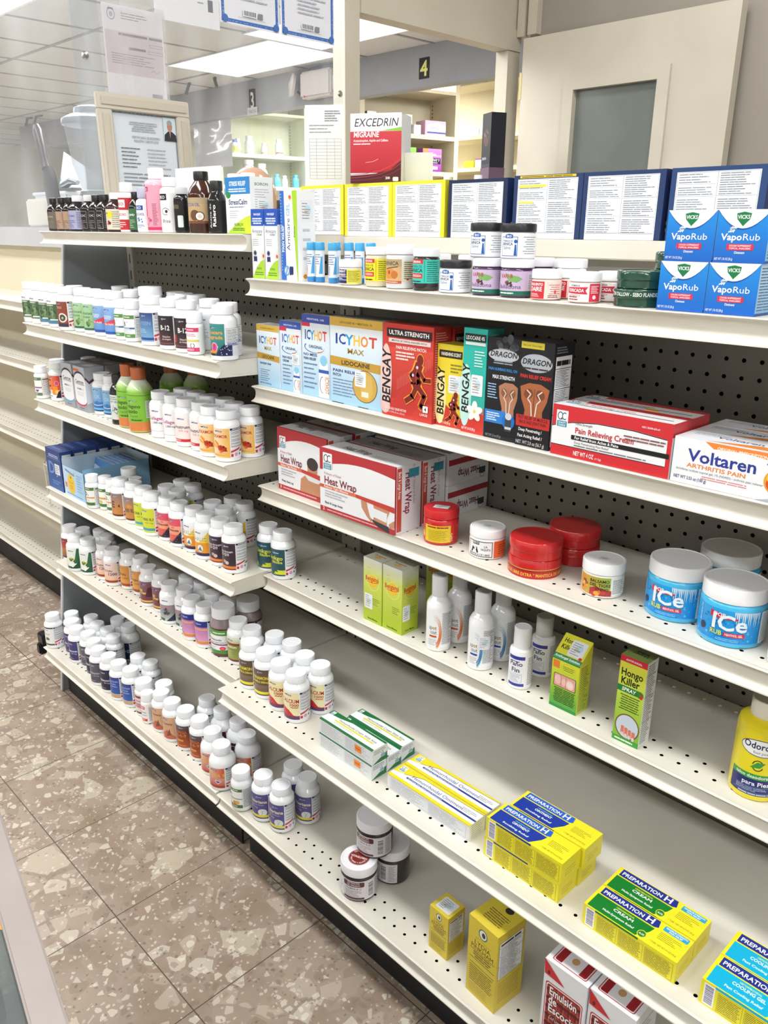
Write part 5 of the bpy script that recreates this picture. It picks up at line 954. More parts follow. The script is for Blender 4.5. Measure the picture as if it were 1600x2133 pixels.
put_carton('cream_carton',57,47,147,-685,931,z,'#18181c','black carton with red band picturing a bare back','pain relief carton',f9,r9,lambda a,w,d:(a.rect(0,0,w,d,'#303238'),blob(a,w/2,d/2,16,['#3f4248','#33363c','#53565e'],10,5)),group='pain relief cartons on the second right shelf')
def qc(a,u,v,s):
    a.rrect(u,v,u+s,v+s*1.3,s*.05,'#f1f2f2'); a.ring(u+s*.33,v+s*.88,s*.24,s*.3,s*.07,'#2f4a5d',20,330); a.stroke([(u+s*.4,v+s*.72),(u+s*.52,v+s*.6)],s*.06,'#2f4a5d'); a.ring(u+s*.7,v+s*.88,s*.23,s*.28,s*.07,'#2f4a5d',50,310); a.rect(u+s*.08,v+s*.08,u+s*.92,v+s*.52,'#2f8fa8'); a.text('QUALITY',u+s*.5,v+s*.33,s*.13,'#eef6f6',b=1,fit=s*.66); a.text('CHOICE',u+s*.5,v+s*.14,s*.13,'#eef6f6',b=1,fit=s*.62)
def f10(a,w,h):
    a.rect(0,0,w,h,'#eef0f2'); a.poly([(0,h),(w,h),(w,h*.70),(w*.7,h*.76),(w*.4,h*.76),(w*.18,h*.70),(0,h*.58)],'#cf2f36'); a.stroke([(0,h*.57),(w*.18,h*.69),(w*.4,h*.75),(w*.7,h*.75),(w,h*.69)],1.2,'#231f22'); a.rect(0,0,w,h*.2,'#cf2f36'); a.rect(0,h*.2,w,h*.215,'#231f22'); a.rect(w*.965,0,w,h,'#cf2f36'); qc(a,w*.035,h*.55,w*.105)
    a.text('Ultra Strength',w*.21,h*.66,h*.05,'#444','L',fit=w*.15); a.text('Pain Relieving Cream',w*.21,h*.50,h*.11,'#c22f38','L',fit=w*.5,b=1); a.rrect(w*.18,h*.36,w*.99,h*.45,1,'#1f1d20'); a.text('For Relief from Aches & Pains',w*.21,h*.38,h*.055,'#f2f2f2','L',b=1,fit=w*.38); a.text('Deep Penetrating Pain Relief',w*.21,h*.29,h*.045,'#444','L',fit=w*.3); a.lines(w*.21,h*.235,w*.82,h*.27,1,'#777',.6,5,0,words=9); a.text('NET WT 4 OZ',w*.21,h*.06,h*.085,'#f6eeee','L',b=1,fit=w*.18); a.text('(113g)',w*.4,h*.06,h*.04,'#f6eeee','L'); a.lines(w*.62,h*.55,w*.96,h*.66,2,'#8a5a5c',.5,3,.1,'C',6); a.text('NDC 83698-650-64',w*.83,h*.84,h*.035,'#f4d8d8',b=1,fit=w*.14)
def t10(a,w,d): a.rect(0,0,w,d,'#e9e6e6'); a.rect(0,d*.7,w,d,'#c4343a'); a.rect(w*.12,d*.30,w*.95,d*.36,'#231f22'); a.text('Pain Relieving Cream',w*.38,d*.42,d*.2,'#a8454a',fit=w*.5); qc(a,w*.03,d*.3,d*.5)
for i,(y,l) in enumerate([(927,'front'),(975,'rear')]):
    o=put_carton('cream_carton',174,47,69,-621,y,z,'#ececee',f"{l} one of two long white-and-red cartons lying on their sides with black stripe",'pain relief carton',f10,lambda a,w,h:(a.rect(0,0,w,h,'#e9eaec'),a.rect(0,h*.75,w,h,'#c4343a'),a.rect(w*.4,0,w*.5,h*.8,'#26242a'),a.lines(w*.6,h*.1,w*.9,h*.7,9,'#999',.4,3)),t10,group='long white-and-red cartons')
b=MB(); b.box(0,0,0,18,10,.5,'#f0b23a'); b.build('price_sticker',M_PRINT,o,(18,-20,69.1))
def f11(a,w,h):
    a.rect(0,0,w,h,'#eff1f4'); a.poly([(w*.26,h*.86),(w*.45,h*.90),(w*.75,h*.80),(w,h*.80),(w,h),(w*.2,h*.99)],'#f08a3c'); a.text('ORIGINAL PRESCRIPTION STRENGTH',w*.28,h*.865,h*.06,'#fdf0e4','L',b=1,fit=w*.46,sh=.15); a.text('Voltaren',w*.10,h*.52,h*.26,'#2f3f96','L',b=1,fit=w*.44); a.text('ARTHRITIS PAIN',w*.10,h*.38,h*.09,'#e8833a','L',b=1,fit=w*.38); a.text('diclofenac sodium topical gel, 1% (NSAID) - arthritis pain reliever',w*.03,h*.29,h*.05,'#333a4a','L',fit=w*.56); a.lines(w*.2,h*.16,w*.5,h*.25,2,'#d89090',.5,3,.2,'C'); a.text('NET WT 3.53 oz (100 g)',w*.02,h*.10,h*.07,'#2f3f7a','L',b=1,fit=w*.22)
    a.ell(w*.665,h*.43,h*.26,h*.26,'#e8a52c',30); a.ell(w*.665,h*.38,h*.21,h*.17,'#d8502c'); a.ell(w*.64,h*.5,h*.12,h*.12,'#f2d060'); c='#2f7fd0'; a.ell(w*.66,h*.78,h*.06,h*.06,c); a.stroke([(w*.60,h*.78),(w*.65,h*.62),(w*.675,h*.62),(w*.73,h*.80)],h*.06,c); a.poly([(w*.64,h*.64),(w*.69,h*.64),(w*.68,h*.42),(w*.70,h*.06),(w*.67,h*.30),(w*.62,h*.2),(w*.655,h*.45)],c)
    a.poly([(w*.55,0),(w,h*.34),(w,h*.22),(w*.7,0)],'#a8b0bc'); a.poly([(w*.68,0),(w,h*.2),(w,0)],'#eda63a')
def t11(a,w,d): a.rect(0,0,w,d,'#e3e6ea'); a.poly([(w*.2,d*.1),(w,d*.2),(w,d*.55),(w*.5,d*.5)],'#e08a44'); a.text('Voltaren',w*.36,d*.55,d*.22,'#3f4a86',b=1,fit=w*.3); a.lines(w*.05,d*.6,w*.3,d*.9,3,'#9aa0aa',.4,3)
for i,(y,l) in enumerate([(927,'front'),(974,'middle'),(1021,'rear')]): put_carton('gel_carton',188,45,56,-444,y,z,'#eef0f3',f"{l} one of three long white-and-orange cartons lying at the right frame edge",'pain relief carton',f11,side_lines('#eceef1'),t11,group='long white-and-orange cartons')
# --- R3
z=ZS['R3']
def f_hw(kind):
    def f(a,w,h):
        r_='#b53038'; a.rect(0,0,w,h,'#e9ebee'); a.poly([(0,h),(w,h),(w,h*.82)]+[(w*(1-t/10),h*(.82-.0*t)+h*.0-(t/10)**2.2*h*.10+math.sin(t/10*3.14)*h*.07) for t in range(1,11)],r_); a.poly([(0,h*.97),(w*.18,h*.97),(w*.18,h*.7),(0,h*.66)],r_); qc(a,w*.045,h*.67,w*.13)
        a.text('8 Hours of Relief',w*.06,h*.60,h*.04,'#b5707a','L',fit=w*.24); a.text('Heat Wrap',w*.06,h*.46,h*.115,'#7d2a3a','L',b=1,fit=w*.45); a.rect(0,h*.0,w,h*.085,r_); a.text('2' if kind else '3',w*.05,h*.025,h*.05,'#f4eaea',b=1); a.lines(w*.1,h*.03,w*.8,h*.06,1,'#dcb0b4',.6,3,0,words=12)
        a.lines(w*.07,h*.24,w*.42,h*.36,3,'#b4b8be',.5,4); a.text('Back & Large Areas' if kind else 'Wrist, Neck, Leg',w*.07,h*.14,h*.035,'#3d3d42','L',b=1,fit=w*.25)
        sk='#c48c6a'
        if kind:
            a.poly([(w*.57,h*.37),(w*.64,h*.40),(w*.66,h*.28),(w*.69,h*.16),(w*.73,h*.12),(w*.70,h*.09),(w*.64,h*.16),(w*.58,h*.26)],sk); a.poly([(w*.73,h*.38),(w*.95,h*.36),(w*.90,h*.20),(w*.91,h*.085),(w*.72,h*.085),(w*.75,h*.22)],sk); a.poly([(w*.74,h*.31),(w*.91,h*.29),(w*.90,h*.15),(w*.73,h*.18)],'#e8eaec'); a.poly([(w*.70,h*.135),(w*.93,h*.10),(w*.94,h*.0),(w*.78,h*.05)],'#3a3840'); a.poly([(w*.93,h*.14),(w,h*.22),(w,h*.1),(w*.94,h*.085)],sk)
        else:
            a.poly([(w*.62,h*.6),(w*.82,h*.6),(w*.81,h*.42),(w*.98,h*.3),(w,h*.085),(w*.46,h*.085),(w*.48,h*.28),(w*.62,h*.40)],sk); a.ell(w*.72,h*.56,w*.11,h*.1,'#3a3036'); a.poly([(w*.55,h*.37),(w*.66,h*.40),(w*.80,h*.40),(w*.92,h*.33),(w*.82,h*.28),(w*.64,h*.29)],'#dfe3e6')
        a.gradh(0,h*.385,w*.55,h*.435,'#d0583c','#d87048'); a.poly([(w*.5,h*.435),(w,h*.415),(w,h*.33),(w*.5,h*.385)],'#c43f38'); a.text('Relaxes Tight Muscles',w*.06,h*.395,h*.033,'#f8e8e0','L',b=1,fit=w*.34)
    return f
def r_hw(a,w,h):
    a.rect(0,0,w,h,'#e6e7ea'); a.rect(w*.06,h*.0,w*.22,h,'#b5382f' if 0 else '#e6e7ea'); a.rect(w*.08,h*.03,w*.26,h*.97,'#c84f3c'); a.rect(0,0,w*.06,h,'#b53038'); a.text('Back & Large Areas',w*.13,h*.72,w*.11,'#f2e0da',rot=-90,b=1,fit=h*.4); a.text('Heat Wrap',w*.40,h*.58,w*.24,'#8a2a3a',rot=-90,b=1,fit=h*.62); a.text('8 Hours of Relief',w*.7,h*.6,w*.09,'#b58a92',rot=-90,fit=h*.4)
    a.rect(w*.52,h*.80,w*.92,h*.93,'#3f9ab0'); a.ring(w*.72,h*.965,w*.0+2.6,2,.6,'#2f4a5d',0,360)
def t_hw(a,w,d): a.rect(0,0,w,d,'#e3e2e2'); a.rect(0,0,w,d*.06,'#b53038'); a.rect(0,d*.94,w,d,'#8d3a3c'); a.text('Heat Wrap',w*.35,d*.38,d*.3,'#5d4a4c',b=1,fit=w*.36); a.lines(w*.6,d*.2,w*.9,d*.5,4,'#b4b0b0',.4,3)
put_carton('heat_wrap_box',150,64,127,-1270,946,z,'#e3e4e6','left heat wrap box picturing a neck wrap, third right shelf','heat wrap box',f_hw(0),r_hw,t_hw,group='heat wrap boxes')
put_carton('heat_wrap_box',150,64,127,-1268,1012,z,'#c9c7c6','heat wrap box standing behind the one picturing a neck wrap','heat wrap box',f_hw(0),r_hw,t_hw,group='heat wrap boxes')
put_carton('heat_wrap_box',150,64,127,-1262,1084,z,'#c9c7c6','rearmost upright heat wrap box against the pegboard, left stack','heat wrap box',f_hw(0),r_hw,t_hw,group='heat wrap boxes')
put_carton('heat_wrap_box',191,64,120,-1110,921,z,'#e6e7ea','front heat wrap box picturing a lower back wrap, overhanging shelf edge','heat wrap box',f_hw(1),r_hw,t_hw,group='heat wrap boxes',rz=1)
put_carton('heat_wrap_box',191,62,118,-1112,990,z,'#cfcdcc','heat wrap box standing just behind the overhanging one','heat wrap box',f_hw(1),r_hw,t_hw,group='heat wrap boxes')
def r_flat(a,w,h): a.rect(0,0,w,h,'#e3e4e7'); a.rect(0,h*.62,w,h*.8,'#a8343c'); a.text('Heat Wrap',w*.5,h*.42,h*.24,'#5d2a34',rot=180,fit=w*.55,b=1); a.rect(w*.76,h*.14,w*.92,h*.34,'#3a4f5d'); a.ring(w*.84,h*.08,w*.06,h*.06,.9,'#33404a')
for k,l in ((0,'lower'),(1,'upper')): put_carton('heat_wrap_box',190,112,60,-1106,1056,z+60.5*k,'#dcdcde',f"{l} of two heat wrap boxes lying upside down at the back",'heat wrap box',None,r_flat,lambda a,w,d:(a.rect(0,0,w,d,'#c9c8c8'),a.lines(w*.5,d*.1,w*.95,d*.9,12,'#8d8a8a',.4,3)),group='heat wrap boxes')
def a_red(a,H): a.rect(-22,0,26,H,'#e4c42c'); a.lines(-16,H-5,22,H-1,1,'#8d3a22',.6,2,0); a.lines(-14,2,22,H-8,12,'#9a8a2a',.4,4,.2); a.rect(26,0,34,H,'#c9302c'); a.text('VAPO',30,H*.3,4,'#e8d8a0',rot=90,b=1); a.rect(-30,0,-22,H,'#d8352f'); a.ell(-27,H*.4,4,6,'#e8c64a')
o=put(jar('ointment_jar',29.5,59,15,'#c9282c','#c8282a',a_red,(5,34),lambda a:a.sticker(-13,-8,13,8,3)),-853,969,z,'red plastic jar with yellow label and white price sticker on lid','ointment jar',None,24)
def a_vaq(a,H):
    a.rect(-30,0,22,H,'#eef0f0'); a.frame(-24,1,20,H-1,1.2,'#26262a'); a.poly([(-14,H-7),(-2,H-7),(-2,H-1),(-14,H-1)],'#26262a'); a.text('EKO',-8,H-5.6,3.6,'#f2f2f2',b=1); a.text('LA',9,H-11,3.4,'#26262a',b=1); a.text('VAQUITA',9,H-16,3.4,'#26262a',b=1,fit=16); a.text('MANTECA DE UBRE',-3,3,3.4,'#26262a',b=1,fit=38); a.poly([(-18,7),(-15,17),(-11,15),(-6,17),(-3,8),(-6,7),(-8,12),(-13,12),(-15,7)],'#26262a'); a.ell(-9,14,2,2,'#eef0f0'); a.rect(22,0,50,H,'#e8683a'); a.lines(30,5,48,H-5,5,'#7d3a28',.3,3)
put(jar('ointment_jar',29,48,14,'#f0f0f1','#eeeff0',a_vaq,(3,31),spk),-760,977,z,'white jar with black-and-white cow label and orange side panel','ointment jar',None,16)
def a_can(a,h): a.rect(-70,0,100,h*.44,'#b8262a'); a.text('MANTECA DE UBRE EXTRA * MANTECA DE UBRE EXTRA',10,h*.12,5,'#e4b43a',b=1,fit=150)
def t_can(a): 
    a.ell(0,0,36.6,36.6,'#c42a28',48); a.ring(0,0,27,27,1.4,'#e2b23a',0,360,44); a.ell(0,0,25.5,25.5,'#e0ae34',44)
    for i,ch in enumerate('MANTECA DE UBRE EXTRA'):
        t=150-i*6.0*.95-0; q=math.radians(158-i*6.8); a.text(ch,30*math.cos(q),30*math.sin(q),4.4,'#ecc860',b=1,rot=math.degrees(q)-90)
    a.poly([(-14,2),(-10,9),(4,11),(14,6),(16,0),(10,-1),(6,3),(-4,2),(-8,-3)],'#6d4030'); a.ell(-14,3,4,3,'#7d4c3a'); a.text('VAQUITA',0,-12,7,'#b83a28',b=1,fit=34)
cn=tin(40,28,'#c42a2a',a_can,t_can,'#c8a24a')
put(cn,-669,980,z,'lower one of two stacked red balm tins with gold lettering','flat tin','red balm tins',20)
put(copy_tree(cn),-668,979,z+28.2,'upper one of two stacked red balm tins, bull picture on lid','flat tin','red balm tins',14)
put(copy_tree(cn),-655,1064,z,'lower red balm tin of the shaded stack near the pegboard','flat tin','red balm tins',34)
put(copy_tree(cn),-655,1064,z+28.2,'upper red balm tin of the shaded stack near the pegboard','flat tin','red balm tins',34)
def a_bal(a,H): a.gradh(-30,0,20,H,'#d8a040','#8db04a'); a.poly([(-10,0),(22,0),(22,8),(0,14),(-10,10)],'#a83a3c'); a.ell(-22,H*.5,9,12,'#d98f34'); blob(a,-22,H*.5,8,['#6d4420','#e8b85a','#9a5f28'],8,3,.3); blob(a,2,6,9,['#c9402c','#e0a040','#d8703a'],8,5,.4); a.text('BALSAMO',4,H-8,4.4,'#3d2a1a',b=1,fit=28); a.text('DEL TIGRE',5,H-14,4.4,'#3d2a1a',b=1,fit=30); a.text('CHINO',8,H-20,4.4,'#3d2a1a',b=1,fit=18); a.rect(22,1,48,H-1,'#e6e8e4'); a.lines(23,3,47,H-3,14,'#5f6460',.42,5)
put(jar('ointment_jar',30,51,16,'#f0f0f1','#e9e6dc',a_bal,(4,32),spk,capr=30.5),-554,986,z,'white-lidded jar with tiger-stripe green and gold label','ointment jar',None,14)
def a_ice(a,H):
    a.grad(-50,0,40,H,'#1f8fdc','#2fa4e4'); q=random.Random(5)
    for i in range(60): a.ell(-45+q.random()*84,q.random()*H*.8,.5+q.random()*1.3,.5+q.random()*1.3,['#1670b8','#5fc0ee','#1a7ac4'][i%3],8)
    for k in range(14): u=6+k*2.3; L=8+14*abs(math.sin(k*2.1)); a.poly([(u-1.1,H),(u+1.1,H),(u,H-L)],'#cfeaf6')
    a.poly([(-24,H-3),(10,H-9),(10,H-11),(-24,H-12)],'#cf2f44'); a.text('DOP',-20,H-9.4,5,'#f2f2f4','L',b=1); a.text('ICe',0,17,20,'#e9f1f6',b=1,fit=44); a.text('RUB',-22,9,6,'#e4e03a','L',b=1,fit=15); a.rect(-5,8.6,20,14,'#cf2f44'); a.text('MENTHOL GEL',7,9.8,3,'#f4e0e4',b=1,fit=21); a.lines(-14,2,14,6,2,'#8fd0f0',.4,3,.2,'C'); a.ell(-34,14,4,5,'#2a2a44'); a.text('BIOHEALTH',-38,30,3,'#d6ecf6',rot=90); a.rect(40,0,86,H,'#e3edf2'); a.lines(42,2,84,H-2,24,'#5f7484',.36,6)
ic=jar('gel_jar',40.5,78,20,'#f1f2f3','#49b8e6',a_ice,(7,50),capr=40)
put(ic,-449,1001,z,'left one of two blue ice gel jars with white lids','gel jar','blue ice gel jars',8)
put(copy_tree(ic),-366,986,z,'right one of two blue ice gel jars with white lids','gel jar','blue ice gel jars',18)
put(copy_tree(ic),-420,1092,z,'blue ice gel jar in shade behind the front pair','gel jar','blue ice gel jars',8)
def a_edge(a,H): a.rect(-30,0,30,H,'#2a8fd8'); a.poly([(-30,H*.5),(0,H*.4),(0,H*.55),(-30,H*.65)],'#d8343c'); a.text('ICe',-8,H*.7,12,'#eef2f6',b=1); a.lines(-22,4,6,H*.35,4,'#d6e8f4',.5,3)
put(jar('gel_jar',30,110,24,'#f1f2f3','#f0f1f2',a_edge,(14,80)),-279,968,z,'white and blue gel bottle cut by the right frame edge','gel jar',None,10)
# --- R4
z=ZS['R4']
def f_ben(a,w,h):
    a.grad(0,0,w,h*.75,'#a9c41e','#d3dc62'); a.grad(0,h*.75,w,h,'#d3dc62','#eceee6'); a.ring(w*.52,h*.64,w*.34,w*.34,1.6,'#e6e078'); a.ell(w*.52,h*.66,w*.24,w*.24,'#eec22c'); a.text('Bengamá',w*.47,h*.66,h*.07,'#c8402a',b=1,fit=w*.74,sh=.12,rot=4); a.stroke([(w*.2,h*.635),(w*.5,h*.63),(w*.8,h*.66)],1.1,'#c8402a'); a.text('Santé Moderne' if 0 else 'Santa Marina',w*.5,h*.035,h*.028,'#2f3a1a',b=1,fit=w*.55); a.lines(w*.5,h*.28,w*.9,h*.4,4,'#7d8f2a',.35,3); a.ring(w*.3,h*.78,w*.08,h*.03,.5,'#b8bca8'); a.stroke([(w*.2,h*.85),(w*.4,h*.86)],.5,'#a8aca0')
def f_benS(a,w,h): f_ben(a,w,h); a.sticker(w*.06,h*.2,w*.5,h*.44)
def t_ben(a,w,d): a.rect(0,0,w,d,'#dcdcc8'); a.text('Bengamá',w*.5,d*.45,5,'#c8502a',b=1,fit=w*.6,sh=.1); a.ell(w*.5,d*.3,w*.18,d*.1,'#e8c25a')
put_carton('soap_carton',48,42,126,-1021,948,z,'#b9cc3a','left front green-yellow gradient carton with price sticker, fourth right shelf','carton',f_benS,f_ben,t_ben,group='green-yellow gradient cartons')
put_carton('soap_carton',49,42,126,-971,949,z,'#b9cc3a','right front green-yellow gradient carton, fourth right shelf','carton',f_ben,f_benS,t_ben,group='green-yellow gradient cartons')
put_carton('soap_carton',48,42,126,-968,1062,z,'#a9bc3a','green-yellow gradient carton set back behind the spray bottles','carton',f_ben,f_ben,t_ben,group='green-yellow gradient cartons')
def spray(c,word):
    def f(a,H):
        a.rect(-12,0,40,H,'#f1f2f3')
        for k in range(4): a.ring(3,H*.40,9+k*1.3,24+k*3,1.7,c[k%len(c)],-70,100,16,.3)
        a.text('spot',-1,H*.48,7.4,'#2a2a2e',fit=15); a.ell(2.6,H*.48+3,1.6,1.6,'#eec22c'); a.text('out',1,H*.36,7.4,'#2a2a2e',fit=12); a.rrect(-7,H*.27,7,H*.32,1.4,c[0]); a.lines(-9,3,8,H*.22,4,'#a8acb4',.3,3); a.rect(16,6,38,H-4,'#eceef0'); a.frame(16,6,38,H-4,.4,'#55585e'); a.lines(17,7,37,H-5,34,'#4a4e55',.45,7)
    return f
def spray_bottle(c): return jar('spray_bottle',22,137,38,'#eceef0','#f3f4f5',spray(c,0),(8,78),capr=13.5,bodyprof=[(20,0),(21.6,1),(22,4),(22,80),(21,87),(17,94),(13.4,98),(12.2,100)],lidname='cap')
OR=['#d8532c','#e88a2c','#c43a2c','#eeb03a']; BL=['#1f4fa8','#2f9fd8','#22307a','#5fc0e0']
sp=spray_bottle(OR); put(sp,-851,969,z,'front white spray bottle with orange-red swirl, fourth right shelf','spray bottle','white spray bottles',16)
put(copy_tree(sp),-846,1017,z,'rear white spray bottle with orange-red swirl, behind its twin','spray bottle','white spray bottles',20)
sp=spray_bottle(BL); put(sp,-758,972,z,'front white spray bottle with blue swirl and price sticker','spray bottle','white spray bottles',6)
b=MB(); a=Art(b,cyl=(22.3,40)); a.l+=.8; a.sticker(8,0,28,24,9); b.build('price_sticker',M_LABEL,sp,ang=None)
put(jar('spray_bottle',22,137,38,'#eceef0','#f3f4f5',spray(BL,0),(8,78),capr=13.5,bodyprof=[(20,0),(21.6,1),(22,4),(22,80),(21,87),(17,94),(13.4,98),(12.2,100)],lidname='cap'),-753,1021,z,'rear white spray bottle with blue swirl, behind its twin','spray bottle','white spray bottles',18)
def a_pano(a,H): a.rect(-19,0,40,H,'#f0f1f4'); a.rect(-14,H-7,15,H-1,'#3a3f9c'); a.text('Paño',0,H-18,7.6,'#3f3a55',fit=23,b=1); a.stroke([(-8,H-10),(6,H-10.5)],1.4,'#2f5aa0'); a.text('Fin',0,H-29,7.6,'#3f3a55',b=1,fit=15); a.rect(-12,H-32.4,12,H-32,'#8a8fa8'); a.frame(-11,8,11,H-34,.4,'#8a8fa8'); a.lines(-9,9,9,H-35,5,'#a4a8b8',.35,3); a.rect(-14,1,15,6,'#3a3f9c'); a.lines(20,3,38,H-3,18,'#70748a',.4,5)
for (x,y,cc,l) in [(-674,970,'#f1f2f4','front small white lotion bottle with navy bands'),(-672,1027,'#c9c9c6','rear small lotion bottle with clear grey cap, behind its twin')]:
    put(jar('lotion_bottle',19.2,104,34,cc,'#f2f3f5',a_pano,(5,60),capr=13.8,bodyprof=[(17.4,0),(19,1),(19.2,3),(19.2,63),(18,66.5),(13.6,68),(12.8,70),(12.8,72)],lidname='cap'),x,y,z,l,'lotion bottle','small lotion bottles',10)
# carton with a sloping gable top
def gable(w,d,h,h2,base,front,right,slope):
    mb=MB(); mb.add([(-w/2,-d/2,0),(w/2,-d/2,0),(w/2,d/2,0),(-w/2,d/2,0),(-w/2,-d/2,h),(w/2,-d/2,h),(w/2,d/2,h2),(-w/2,d/2,h2)],[(0,3,2,1),(0,1,5,4),(1,2,6,5),(2,3,7,6),(3,0,4,7),(4,5,6,7)],base)
    front(Art(mb,plane=((-w/2,-d/2,0),(1,0,0),(0,0,1),(0,-1,0))),w,h); right(Art(mb,plane=((w/2,-d/2,0),(0,1,0),(0,0,1),(1,0,0))),d,h)
    L=math.hypot(d,h2-h); slope(Art(mb,plane=((-w/2,-d/2,h),(1,0,0),(0,d/L,(h2-h)/L),(0,-(h2-h)/L,d/L))),w,L); return mb
def f_hk(a,w,h):
    a.grad(0,0,w,h*.45,'#2f9c3c','#9fc83c'); a.grad(0,h*.45,w,h,'#9fc83c','#e4e03a'); a.rect(0,0,w,h*.06,'#2a8a3a'); a.rect(0,h*.97,w,h,'#2a8a4a'); a.rect(w*.04,h*.8,w*.28,h*.95,'#e8843a'); a.ring(w*.6,h*.84,w*.26,h*.1,.5,'#b4b82c'); a.lines(w*.4,h*.79,w*.82,h*.89,3,'#6d7a2a',.4,3,.2,'C')
    a.rrect(w*.1,h*.44,w*.92,h*.70,2.2,'#3a2a26'); a.rrect(w*.12,h*.45,w*.90,h*.69,2,'#e2a598'); a.ell(w*.26,h*.58,w*.12,h*.09,'#edc2b8'); a.ell(w*.48,h*.56,w*.08,h*.07,'#edc2b8'); a.ell(w*.70,h*.55,w*.15,h*.09,'#f0ccc2'); a.ell(w*.70,h*.55,w*.11,h*.06,'#f6ded4'); a.stroke([(w*.38,h*.46),(w*.36,h*.68)],.7,'#b8685c'); a.stroke([(w*.55,h*.46),(w*.56,h*.68)],.7,'#b8685c')
    a.lines(w*.12,h*.12,w*.95,h*.42,9,'#1f4a28',.45,4,.15,'C')
def s_hk(a,w,L): a.rect(0,0,w,L,'#e2df38'); a.rect(0,0,w,L*.18,'#2a8a5a'); a.text('Antifungal Solution',w*.5,L*.05,L*.09,'#e8f0e0',b=1,fit=w*.9); a.text('Hongo',w*.34,L*.66,L*.17,'#23241c',b=1,fit=w*.5); a.text('Killer',w*.3,L*.40,L*.17,'#23241c',b=1,fit=w*.42); a.sticker(w*.38,L*.22,w*.92,L*.86,4); a.ell(w*.88,L*.24,w*.06,L*.06,'#d8342c')
def r_hk(a,w,h): a.grad(0,0,w,h,'#b4c83a','#dcd83a'); a.lines(w*.12,h*.05,w*.9,h*.95,24,'#5d6a2a',.42,5)
o=gable(48,32,84,112,'#d8d838',f_hk,r_hk,s_hk).build('solution_carton',M_PRINT,None,ang=30); put(o,-583,972,z,'short green-yellow gable-top carton picturing toenails','carton')
def f_hs(a,w,h):
    a.grad(0,0,w,h*.5,'#7dbb3c','#b4cf4a'); a.grad(0,h*.5,w,h,'#b4cf4a','#e6e04a'); a.rect(0,h*.93,w,h,'#cf2f3a'); a.text('ANTIFUNGAL',w*.5,h*.95,h*.022,'#f4e4e4',b=1,fit=w*.6); a.text('Hongo',w*.48,h*.78,h*.08,'#1f2118',b=1,fit=w*.82); a.text('Killer',w*.44,h*.68,h*.08,'#1f2118',b=1,fit=w*.7); a.rect(0,h*.59,w*.86,h*.66,'#2a7a3a'); a.text('SPRAY',w*.42,h*.605,h*.04,'#f2f4ee',b=1,fit=w*.52,sh=.15); a.ell(w*.86,h*.62,w*.12,h*.04,'#3a7a2c'); a.ell(w*.9,h*.60,w*.06,h*.025,'#c9302c'); a.lines(w*.12,h*.38,w*.9,h*.57,7,'#3a5a24',.4,4,.2,'C'); a.ell(w*.52,h*.2,w*.46,h*.15,'#7d5a3a',30); a.ell(w*.52,h*.2,w*.42,h*.135,'#c9d6e0',30)
    for k in range(4): a.rrect(w*(.3+.14*k),h*(.09-.006*k),w*(.42+.14*k),h*(.20-.01*k),1.5,'#dd7d68'); a.ell(w*(.36+.14*k),h*(.10-.006*k),w*.05,h*.025,'#d9d2cc')
    a.rect(0,0,w,h*.06,'#3f9a3a'); a.lines(w*.1,h*.015,w*.8,h*.045,1,'#e0f0d8',.6,3,0)
def r_hs(a,w,h): a.rect(0,0,w,h,'#dfe1df'); a.lines(w*.1,h*.04,w*.92,h*.97,40,'#4a4d4a',.42,5); a.rects([(0,h*.3,w,h*.303),(0,h*.6,w,h*.603),(0,h*.85,w,h*.853)],'#333')
put_carton('spray_carton',41,30,136,-492,948,z,'#dfe1d8','tall slim yellow-green carton with red top picturing toes','carton',f_hs,r_hs,lambda a,w,d:(a.rect(0,0,w,d,'#8fa055'),a.text('Hongo',w*.5,d*.62,6,'#23241c',b=1,rot=180,fit=w*.6),a.text('Killer',w*.5,d*.85,6,'#23241c',b=1,rot=180,fit=w*.5)))
def a_odo(a,H):
    a.rect(-32,0,62,H,'#e8d82c'); a.rect(-30,2,34,26,'#2d2f70'); a.rect(-30,26,34,34,'#3f9a4a'); a.text('talco desodorante',2,28,4.4,'#e8f0e4',b=1,fit=50); a.text('para Pies',4,17,6,'#f0f0f6',b=1,fit=34); a.rects([(-20,14.5,30,15),(-24,6,28,6.4)],'#4fa8a0'); a.lines(-20,7.5,20,14,3,'#b4b8d8',.4,3); a.lines(-16,3,22,5.4,1,'#c9cce4',.7,3,0)
    a.ring(3,47,7,8,1.3,'#2f3a24',30,170); a.ring(3,47,7,8,1.3,'#2f3a24',200,340); a.poly([(-6,43),(2,52),(12,52),(6,44)],'#3f9a4a'); a.ell(4,H-14,26,12,'#2d2f70',36); a.ell(4,H-14,25,11,'#f0f1ee',36); a.text('Odorono',4,H-15,9,'#2b2d5c',b=1,fit=44,sx=.8); a.text('foot powder',8,H-22,4,'#33343c',fit=26); a.rect(34,36,54,48,'#f29a2c'); a.text('$2.8',44,39,5,'#a85a1c')
put(jar('powder_bottle',31.5,136,24,'#e6e0cc','#e8d62c',a_odo,(6,92),capr=19,bodyprof=[(29,0),(31,1.2),(31.5,4),(31.5,99),(30,105),(25,109),(18,111.5),(17,114)],lidname='cap'),-303,984,z,'yellow foot powder bottle with navy label at right frame edge','powder bottle',None,14)
